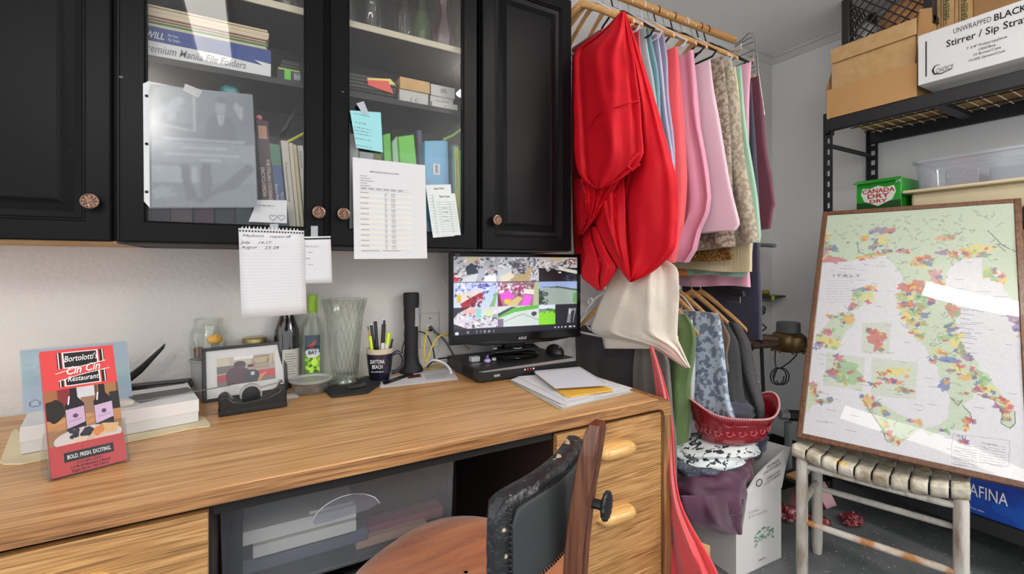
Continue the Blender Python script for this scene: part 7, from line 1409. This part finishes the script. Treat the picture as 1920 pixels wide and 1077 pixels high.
# black milk crate on a carton behind
XC_ = 2.695; cz = 2.19; yL, yR = wx(1578, 60, 2.52).y, wx(1750, 10, 2.52).y; XC0 = 2.52
tag(MB().box(2.69, 2.80, yR-.02, yL-.01, ZT1, cz-.002).build('carton', m_kraftd, bevel=.002), 'plain brown carton under the milk crate behind the tan carton', 'box')
cr = thing('milk_crate', 'black plastic lattice milk crate holding bread rolls on the top shelf', 'crate', (2.7, (yL+yR)/2, cz))
m_cr2 = M('crate_plastic', (42, 38, 38), .45); zt_ = 2.52
for z0, z1 in ((cz, cz+.03), (zt_-.02, zt_)): 
    MB().box(XC0, XC0+.008, yR, yL, z0, z1).build('rim_rail', m_cr2, cr, bevel=.002); MB().box(XC0+.28, XC0+.288, yR, yL, z0, z1).build('rim_rail', m_cr2, cr, bevel=.002); MB().box(XC0+.008, XC0+.28, yL-.008, yL, z0, z1).build('rim_rail', m_cr2, cr, bevel=.002); MB().box(XC0+.008, XC0+.28, yR, yR+.008, z0, z1).build('rim_rail', m_cr2, cr, bevel=.002)
for y in (yR, yL-.034): 
    for x in (XC0-.002, XC0+.256): MB().box(x, x+.034, y, y+.034, cz, zt_).build('corner_post', m_cr2, cr, bevel=.003)
MB().box(XC0+.01, XC0+.28, yR+.01, yL-.01, cz, cz+.004).build('floor_panel', m_cr2, cr, smooth=0)
def lattice(P0, ax, n_, L_, hh):
    k = -hh
    while k < L_:
        for sg in (1, -1):
            pts = []
            x0, x1 = k, k+hh; z0, z1 = (0, hh) if sg > 0 else (hh, 0)
            f0 = max(0, -x0/hh); f1 = min(1, (L_-x0)/hh)
            if f1-f0 > .05:
                pa = P0+ax*(x0+hh*f0)+Vector((0, 0, z0+(z1-z0)*f0)); pb = P0+ax*(x0+hh*f1)+Vector((0, 0, z0+(z1-z0)*f1)); MB().tube([pa, pb], .0036, 5).build('lattice_bar', m_cr2, cr)
        k += .045
lattice(Vector((XC0+.004, yR+.034, cz+.03)), Vector((0, 1, 0)), None, yL-yR-.068, zt_-cz-.05); lattice(Vector((XC0+.034, yL-.004, cz+.03)), Vector((1, 0, 0)), None, .22, zt_-cz-.05)
tag(MB().ball((XC0+.09, (yL+yR)/2-.05, cz+.095), .065, .10, .085, 20).build('bread_loaf', M('bread_crust', (206, 146, 96), .7, bump=.2), smooth=60), 'orange-brown rounded bundle inside the milk crate', 'bundle')
tag(MB().ball((XC0+.08, yL-.075, cz+.075), .05, .045, .065, 16).build('wrapped_bundle', M('plastic_wrap', (190, 190, 192), .3, bump=1, bscale=40), smooth=60), 'grey-white wrapped bundle at the left in the milk crate', 'bundle')
# boxes with green lettering, and the big carton behind the white one
for k, (u0, u1, lb) in enumerate(((1757, 1789, 'narrow brown box with green lettering, next to the milk crate'), (1790, 1824, 'narrow brown box with green lettering, right of its twin'))):
    ya, yb = wx(u0, 20, 2.58).y, wx(u1, 20, 2.58).y; z1 = 2.52; t = thing('carton', lb, 'box', (2.68, (ya+yb)/2, ZT1)); MB().box(2.58, 2.80, yb, ya, ZT1, z1).build('carton_body', m_kraft, t, bevel=.0015)
    pz = wx(u1-8, 36, 2.579); text('GREEN', Vector((2.5792, yb+.016, pz.z)), (0, 0, 1), (0, 1, 0), .018, M('green_print', (40, 84, 44), .7), t, width=.085, align='LEFT', bold=.02); m = MB()
    for j in range(3): m.box(2.579, 2.5796, ya-.012-.008*j-.003, ya-.012-.008*j, pz.z-.02, pz.z+.16)
    m.build('small_print', M('brown_print', (110, 90, 60), .8), t, smooth=0)
ya = wx(1825, 20, 2.58).y; tag(MB().box(2.58, 2.80, ya-.55, ya, ZT1, 2.48).build('carton', m_kraftd, bevel=.002), 'large plain brown carton behind the white stirrer carton', 'box')
tag(MB().hexa([(2.567, wx(1754, 50, 2.57).y, zw1-.03), (2.567, yw-LW, zw1-.03), (2.567, yw-LW, zw1+.03), (2.567, wx(1754, 50, 2.57).y, zw1+.012)], [(2.57, wx(1754, 50, 2.57).y, zw1-.03), (2.57, yw-LW, zw1-.03), (2.57, yw-LW, zw1+.03), (2.57, wx(1754, 50, 2.57).y, zw1+.012)]).build('cardboard_flap', m_kraft, smooth=0), 'long brown cardboard strip standing behind the white carton', 'cardboard')
# second shelf
Z2 = 1.3535; X2 = 2.405
ya, yb = wx(1606, 360, X2).y, wx(1690, 360, X2).y; zt2 = wx(1650, 337, X2).z
sd = thing('soda_carton', 'green and white ginger ale carton on the second shelf', 'box', (2.5, (ya+yb)/2, Z2)); m_sg = M('soda_green', (36, 150, 44), .4, coat=.2)
MB().box(X2, X2+.2, yb, ya, Z2, zt2).build('carton_body', m_sg, sd, bevel=.003)
MB().box(X2-.001, X2-.0002, yb+.001, ya-.001, Z2, Z2+.075).build('dark_panel', M('soda_dark', (20, 70, 26), .4), sd, smooth=0)
ym = (ya+yb)/2; hw = (ya-yb)/2; zz = wx(1650, 362, X2).z
MB().prism([(X2-.0016, ym+hw*x, zz+.03*z) for x, z in ((.7, .9), (.35, .75), (0, 1.1), (-.35, .75), (-.7, .9), (-.78, 0), (-.62, -1.1), (-.3, -1.5), (0, -1.9), (.3, -1.5), (.62, -1.1), (.78, 0))], (.0008, 0, 0)).build('shield', M('soda_white', (222, 226, 216), .5), sd, smooth=0)
for s, z, wd in (('CANADA', zz+.002, hw*1.45), ('DRY', zz-.021, hw*1.0)): text(s, (X2-.0022, ym, z), ey, (0, 0, 1), .019, M('soda_red', (176, 30, 40), .5), sd, width=wd, bold=.04)
for s, z, wd in (('DRY', zz-.042, hw*.8),): text(s, (X2-.0022, ym, z), ey, (0, 0, 1), .015, M('soda_red', (176, 30, 40), .5), sd, width=wd, bold=.04)
text('24', (X2-.0014, yb+.012, zt2-.02), ey, (0, 0, 1), .014, m_lw, sd, width=.018, bold=.03)
MB().prism([(X2-.02, ya+.006, zt2-.012), (X2-.02, yb-.004, zt2-.012), (X2+.004, yb, zt2+.002), (X2+.004, ya, zt2+.002)], (0, 0, .002)).build('torn_flap', m_sg, sd, smooth=0)
# beige tray and clear tub
yt0 = wx(1678, 365, 2.395).y-.002; zt_a = wx(1700, 358, 2.41).z
ty = thing('serving_tray', 'cream plastic tray overhanging the second shelf with a tub on it', 'tray', (2.53, yt0-.27, Z2+.03)); m_be = M('cream_plastic', (222, 208, 170), .4)
yb_ = min(yt0, yb-.004)
MB().box(2.425, 2.68, yb_-.50, yb_-.02, Z2, zt_a-.012).build('tray_base', m_be, ty, bevel=.012)
MB().box(2.395, 2.72, yb_-.54, yb_, zt_a-.014, zt_a).build('tray_rim', m_be, ty, bevel=.006, seg=3)
tbx = thing('storage_tub', 'clear plastic storage tub with rounded rim standing on the cream tray', 'tub', (2.54, yb_-.27, zt_a+.001)); zr = wx(1700, 305, 2.41).z
m_cl = glass('tub_plastic', (236, 240, 244), .1, .5, .12, milk=.34, milkcol=(196, 202, 212))
def rrect(cx, cy, hx, hy, r, z, n=6): return [(cx+sx*(hx-r)+r*math.cos(a), cy+sy*(hy-r)+r*math.sin(a), z) for sx, sy, a0 in ((1, 1, 0), (-1, 1, PI/2), (-1, -1, PI), (1, -1, PI*1.5)) for a in [a0+PI/2*k/(n-1) for k in range(n)]]
cy_ = yb_-.275; rows = [rrect(2.535, cy_, .108, .235, .03, zt_a+.002), rrect(2.535, cy_, .116, .243, .03, zr-.012), rrect(2.535, cy_, .127, .254, .03, zr-.012), rrect(2.535, cy_, .127, .254, .03, zr), rrect(2.535, cy_, .118, .245, .03, zr)]
m = MB(); m.grid(rows, True); m.add(rows[0], [tuple(range(24))]); m.build('tub_wall', m_cl, tbx, smooth=40)
MB().tube([(2.418-.001, cy_+.11+.025*math.cos(a), zt_a+.05+.022*math.sin(a)) for a in [2*PI*k/20 for k in range(20)]], .0008, 5, closed=True).build('moulded_emblem', m_cl, tbx)
for k in range(3): tag(MB().box(2.48, 2.6, cy_-.20+.13*k, cy_-.10+.13*k, zt_a+.004, zt_a+.05+.01*k).build('packet', M('packet_%d' % k, [(180, 184, 190), (150, 156, 166), (196, 198, 204)][k], .6), bevel=.004), ['near pale packet inside the clear tub', 'middle grey packet inside the clear tub', 'far pale packet inside the clear tub'][k], 'packet')
lump('crumpled clear bag behind the ginger ale carton', Vector((2.68, yb_+.03, 1.43)), (.05, .05, .075), MATS['plastic_bag'], name='plastic_bag', cat='bag', seed=3, amp=.4, fr=(5, 5), folds=12)
lump('dark blue-black bundle at the right end of the second shelf', Vector((2.7, yb_-.70, 1.47)), (.14, .12, .11), fab('navy', (42, 42, 62)), name='bundle', cat='bundle', seed=6)
# water carton on the lowest shelf
ya, yb = .70, .08; za, zb = .2045, wx(1850, 897, 2.365).z; aq = thing('water_carton', 'blue shrink-wrapped carton of bottled water on the lowest shelf', 'box', (2.48, .4, za))
ca = Canvas(80, 24, (24, 70, 160)); [ca.blob(ca.r.rand(), ca.r.rand(), .12, .2, [(30, 90, 190), (20, 50, 130), (40, 110, 200), (60, 60, 160)][k % 4], .35, k) for k in range(26)]
MB().box(2.365, 2.64, yb, ya, za, zb).build('carton_body', M('water_blue', (28, 70, 156), .3, coat=.3), aq, bevel=.006)
ca.sheet(bil((2.3638, ya-.006, zb-.006), (2.3638, yb+.006, zb-.006), (2.3638, yb+.006, za+.006), (2.3638, ya-.006, za+.006)), 'printed_side', paint('print_sheen', .3), aq)
p, q = wx(1810, 940, 2.363), wx(1890, 950, 2.363); wl = (p.y-q.y)*8/5
text('AQUAFINA', (2.3628, q.y+wl/2, wx(1850, 935, 2.363).z-.006), ey, (0, 0, 1), .046, m_lw, aq, width=wl); text('The perfect taste. Pure water.', (2.3628, q.y+.11, wx(1830, 952, 2.363).z-.01), ey, (0, 0, 1), .008, m_lw, aq, width=.1)
# further goods mostly hidden behind the map
for k, (y0, y1, x0, h, c, lb, zb_) in enumerate([(.25, .60, 2.44, .22, (150, 120, 84), 'brown carton on the third shelf behind the map', .792), (-.3, .2, 2.44, .3, (180, 176, 170), 'pale carton on the third shelf behind the map', .792)]): boxobj('carton', lb, 'box', x0, 2.7, y0, y1, zb_, zb_+h, M('hid%d' % k, c, .8))
# things on the floor behind the stool
c = W(1499, 965, t=2.06); c.z = .085; bt = thing('wrapped_roll', 'dark green roll with a pink dotted end lying on the floor behind the stool', 'roll', (c.x, c.y, .02))
T = frame(c, Vector((.3, -.9, .3)).normalized(), Vector((.95, .3, 0)).normalized(), Vector((-.1, .28, .95)).normalized())
dr = Vector((.55, -.72, .42)).normalized()
MB().tube([c-dr*.10, c+dr*.0, c+dr*.075], [.05, .056, .056], 18).build('roll_body', M('dark_green_wrap', (52, 62, 52), .6, col2=(120, 50, 56), nscale=16, ramp=(.5, .6)), bt, smooth=50)
MB().tube([c+dr*.0755, c+dr*.085], [.058, .058], 18).build('maroon_band', M('maroon_band', (120, 30, 44), .5), bt); MB().tube([c+dr*.0855, c+dr*.13], [.056, .050], 18).build('pink_end', M('pink_dots', (226, 180, 186), .6, col2=(60, 20, 30), nscale=22, ramp=(.68, .7)), bt)
m_net = M('red_net', (130, 34, 44), .5, col2=(200, 150, 150), nscale=60, ramp=(.5, .62), bump=1, bscale=60)
lump('crumpled red net bag on the floor left of the stool leg', Vector((W(1490, 985, t=2.05).x-.02, W(1490, 985, t=2.05).y+.02, .045)), (.055, .05, .035), m_net, name='net_bag', cat='bag', seed=2, amp=.4, fr=(4, 4), folds=9)
p = W(1530, 992, t=2.0); lump('flat red net bag on the floor between the stool legs', Vector((p.x, p.y, .022)), (.05, .045, .018), m_net, name='net_bag', cat='bag', seed=4, amp=.4, fr=(4, 4), folds=9)
p = W(1596, 985, t=2.02); lump('red net bag lying on the floor right of the rear stool leg', Vector((p.x, p.y, .022)), (.05, .035, .018), m_net, name='net_bag', cat='bag', seed=9, amp=.4, fr=(4, 4), folds=9)
p = W(1488, 893, t=2.2); tag(MB().box(p.x-.03, p.x+.06, p.y-.02, p.y+.02, p.z-.006, p.z+.008).build('wood_offcut', m_hwood, bevel=.002), 'small light wooden piece behind the top of the carton flap', 'wood')
tag(MB().box(p.x-.05, p.x+.10, p.y-.03, p.y+.06, .0, p.z-.0065).build('storage_bin', m_blackm, bevel=.004), 'black bin on the floor behind the white carton', 'bin')

# ------------------------------------------------------------------ translucent drawer tower under the desk
YT = 1.14; dx0, dx1 = -.064, .462
m_mk = glass('drawer_plastic', (228, 232, 238), .04, .2, .25, milk=.13, milkcol=(220, 224, 232))
dt = thing('drawer_tower', 'translucent grey plastic drawer unit in the kneehole under the desk', 'drawers', ((dx0+dx1)/2, 1.25, 0))
for z in (.622, .424, .226, .03): MB().box(dx0+.004, dx1-.004, YT+.012, 1.50, z, z+.006).build('divider', m_blackm, dt, smooth=0)
for x in (dx0, dx1-.012): 
    for y in (YT+.014, 1.44): MB().box(x+.002, x+.010, y, y+.012, 0, .622).build('corner_post', m_blackm, dt, smooth=0)
for k, (z0, z1) in enumerate(((.434, .626), (.236, .414), (.04, .216))):
    P = []
    for i in range(11):
        s = i/10; row = []
        for j in range(9): t = j/8; row.append((dx0+.006*t+(dx1-dx0-.012*t)*s, YT-.012*math.sin(PI*s)-.004*(1-t), z1-(z1-z0)*t))
        P.append(row)
    d = MB().grid(P).build('drawer', m_mk, dt, smooth=60)
    xm_ = (dx0+dx1)/2-.01; MB().tube([(xm_-.075+.15*q/14, YT-.017, z1-.060+.038*math.sin(PI*(q/14))**.6) for q in range(15)], .0018, 6).build('handle', glass('drawer_lip', (230, 232, 236), .2, .5, .1, milk=.5), d)
    MB().prism([(xm_-.075+.15*q/14, YT-.0145, z1-.062+.036*math.sin(PI*(q/14))**.6) for q in range(15)]+[(xm_+.05, YT-.0145, z1-.07), (xm_-.07, YT-.0145, z1-.075)], (0, .001, 0)).build('handle_recess', m_mk, d, smooth=0)
    MB().box(dx0+.004, dx1-.004, YT+.006, 1.42, z0-.006, z0-.003).build('drawer_floor', m_mk, d, smooth=0)
def dbox(lb, u0, v0, u1, v1, y, c, tilt=0, nm='paper_stack', dp=.22):
    a, b = W(u0, v0, Y=y), W(u1, v0, Y=y); zl_, zr_ = W(u0, v1, Y=y).z, W(u1, v1, Y=y).z; z1 = (W(u0, v0, Y=y).z); zb_ = max(.4335, zl_)
    return tag(MB().hexa([(a.x, y, zb_), (b.x, y, max(.4335, zb_+tilt)), (b.x, y+dp, max(.4335, zb_+tilt)), (a.x, y+dp, zb_)], [(a.x, y, z1), (b.x, y, z1+tilt), (b.x, y+dp, z1+tilt), (a.x, y+dp, z1)]).build(nm, M('dp_%d_%d_%d' % c, c, .8), bevel=.001), lb, 'papers')
dbox('cream paper stack in the middle of the upper see-through drawer', 455, 1000, 668, 1026, 1.185, (244, 238, 226)); dbox('lower cream stack of papers in the upper see-through drawer', 474, 1027, 668, 1052, 1.18, (236, 230, 218)); dbox('dark folders under the cream stack in the see-through drawer', 455, 1053, 690, 1080, 1.18, (96, 98, 112)); dbox('small cream pad on top of the paper stack in the drawer', 580, 960, 662, 985, 1.195, (238, 232, 220))
dbox('orange-brown box in the right part of the see-through drawer', 668, 1016, 800, 1036, 1.18, (196, 156, 134)); dbox('maroon folders under the teal one in the see-through drawer', 670, 995, 830, 1014, 1.20, (136, 74, 86))
a = W(662, 1006, Y=1.19); q = [W(660, 1010, Y=1.19), W(672, 990, Y=1.19), W(770, 948, Y=1.19), W(828, 952, Y=1.21), W(815, 964, Y=1.19)]
for p in q: p.z = max(p.z, .505)
tag(MB().prism(q, (0, .18, 0)).build('folder', M('teal_folder', (110, 160, 170), .6), smooth=0), 'teal folder bent upward inside the see-through drawer', 'folder')

# ------------------------------------------------------------------ antique swivel chair
ch = thing('desk_chair', 'antique wooden swivel chair with cracked black padded back and brown hide seat', 'chair', (.40, .88, 0))
PA, PB = Vector((.322, .568, 0)), Vector((.598, .727, 0)); wv = (PB-PA); LP = wv.length; wv.normalize(); nb = Vector((wv.y, -wv.x, 0)) # nb points to the sitter's back, towards the viewer
m_lea = M('cracked_black_leather', (34, 35, 38), .34, specks=(42, (196, 174, 140), .705), bump=.5, bscale=55, spec=.6); m_leab = M('black_back_cloth', (44, 48, 50), .6); m_cw_ = woodmat('chair_wood', (66, 34, 20), (96, 54, 34), (118, 74, 50), 'Z', 1.5, .3, .3, .1)
m_hide = M('brown_hide', (150, 76, 32), .5, col2=(198, 116, 60), nscale=5, nstretch=(1, 6, 1), bump=.25, bscale=140, sheen=.35, specks=(120, (176, 118, 76), .66))
def padp(s, z, off): # curved pad
    s2 = 2*s-1; return PA+wv*(LP*s)+nb*(off-.030*(1-s2*s2)*-1*.9-.012)+Vector((0, 0, z))
zb0, zt0_ = .650, .800
def pad(off0, off1, inset, name, mat, sub_bumps=0, bev=.0):
    n1, n2 = 28, 16; m = MB(); ring = []
    for i in range(n1+1):
        s = i/n1; row = []
        e = (1-abs(2*s-1)**8)**.25 if True else 1
        top = zt0_-inset-(1-e)*.03; bot = zb0+inset+(1-e)*.03; cz_ = (top+bot)/2; hz_ = (top-bot)/2
        for j in range(n2*2):
            a = PI*j/n2; cs, sn = math.cos(a), math.sin(a); k = lambda v: (abs(v)**.38)*(1 if v > 0 else -1)
            off = (off0+off1)/2+(off1-off0)/2*k(cs)*max(e, .35); z = cz_+hz_*k(sn); bz = sub_bumps*mnoise.noise(Vector((s*14, j*.9, 0)))
            sx = inset/LP+s*(1-2*inset/LP); row.append(padp(sx, z+bz, off+bz))
        ring.append(row)
    m.grid(ring, True); m.add(ring[0], [tuple(range(n2*2))]); m.add(ring[-1], [tuple(range(n2*2))]); return m.build(name, mat, ch, smooth=70)
pad(-.048, -.004, 0, 'back_cushion', m_lea, .003); pad(-.008, .004, .013, 'back_panel', m_leab)
m = MB()
for k in range(46): # nail heads and stitched edge
    s = (k+.5)/46; m.ball(padp(s, zt0_-.010, .001), .0024, n=6); m.ball(padp(s, zb0+.010, .001), .0024, n=6)
for k in range(14): z = zb0+.02+(zt0_-zb0-.04)*k/13; m.ball(padp(.03, z, -.001), .003, n=6)
m.build('nail_heads', M('dark_nail', (40, 38, 38), .3, metal=.6), ch)
pc = padp(.5, 0, 0)
def barp(z): # the bent back post
    k = (z-.40)/.52; return pc+nb*(.030+.0-.02*math.sin(PI*min(max(k, 0), 1))*.6+.040*max(0, k)**2)+wv*(-.030)+Vector((0, 0, z))
P = []
zs_ = [.36, .45, .55, .62, .68, .74, .79, .84, .88, .893]
for i, z in enumerate(zs_):
    c = barp(z); hw = .024 if z < .7 else .024-.004*(z-.7)/.2; hd = .013 if z < .87 else .011; f = 1 if z < .89 else .75
    P.append([c+wv*(hw*f*sx)+nb*(hd*f*sy) for sx, sy in ((-1, -1), (-.2, -1.15), (1, -1), (1, 1), (.25, 1), (.18, .55), (-.18, .55), (-.25, 1), (-1, 1))])
m = MB(); m.grid(P, True); m.add(P[0], [tuple(range(9))]); m.add(P[-1], [tuple(range(9))]); m.build('back_post', m_cw_, ch, smooth=35, bevel=.002)
kc = barp(.755)+nb*.014+wv*.012
MB().tube([kc-nb*.03, kc+nb*.016+wv*.004], .008, 10).build('knob_stem', m_blacks, ch)
TK = frame(kc+nb*.016+wv*.006, wv, Vector((0, 0, 1)), nb); MB(TK).lathe([(0, -.002), (.014, -.001), (.021, .001), (.023, .0045), (.021, .008), (.012, .0095), (0, .0095)], n=28, wob=lambda a, t: .05*math.cos(14*a)).build('adjusting_knob', m_blacks, ch, smooth=40)
for z in (.68, .72, .765): MB().tube([padp(.62, z, .0)-nb*.002, padp(.62, z, .0)+nb*.012], .007, 10).build('bolt', M('dark_bolt', (52, 52, 54), .3, metal=.8), ch)
# seat: rounded square with a dished hide cover
SCn = Vector((.385, .880, .03)); fw = -nb; P = []
for i in range(9):
    f = i/8; row = []
    for j in range(48):
        a = 2*PI*j/48; sup = (abs(math.cos(a))**2.6+abs(math.sin(a))**2.6)**(-1/2.6); r = .225*sup
        if i == 0: q, z = 1, .40
        elif i == 1: q, z = 1.02, .43
        elif i == 2: q, z = 1.0, .452
        elif i == 3: q, z = .94, .464
        else: q = [.8, .6, .4, .2, .02][i-4]; z = .470+.006*math.sin(3*a)*q
        row.append(SCn+wv*(r*q*math.cos(a))+fw*(r*q*math.sin(a)*1.02)+Vector((0, 0, z)))
    P.append(row)
MB().grid(P, True).build('seat', m_hide, ch, smooth=70)
MB().lathe([(.19, .385), (.19, .4), (.0, .4)], SCn, 32).build('seat_board', m_cw_, ch); MB().lathe([(.018, .06), (.018, .39), (.06, .392), (0, .392)], SCn, 16).build('swivel_column', m_blacks, ch)
MB().tube([barp(.37), SCn+Vector((0, 0, .378))-fw*.1, SCn+Vector((0, 0, .378))], .016, 8).build('seat_arm', m_cw_, ch)
for k in range(4):
    a = math.atan2(fw.y, fw.x)+PI/4+PI/2*k; d = Vector((math.cos(a), math.sin(a), 0)); MB().tube([SCn+d*.01+Vector((0, 0, .10)), SCn+d*.14+Vector((0, 0, .07)), SCn+d*.25+Vector((0, 0, .022))], [.022, .019, .015], 10).build('leg', m_cw_, ch); MB().ball(SCn+d*.25+Vector((0, 0, -.006)), .0235, n=12).build('caster', m_blacks, ch)
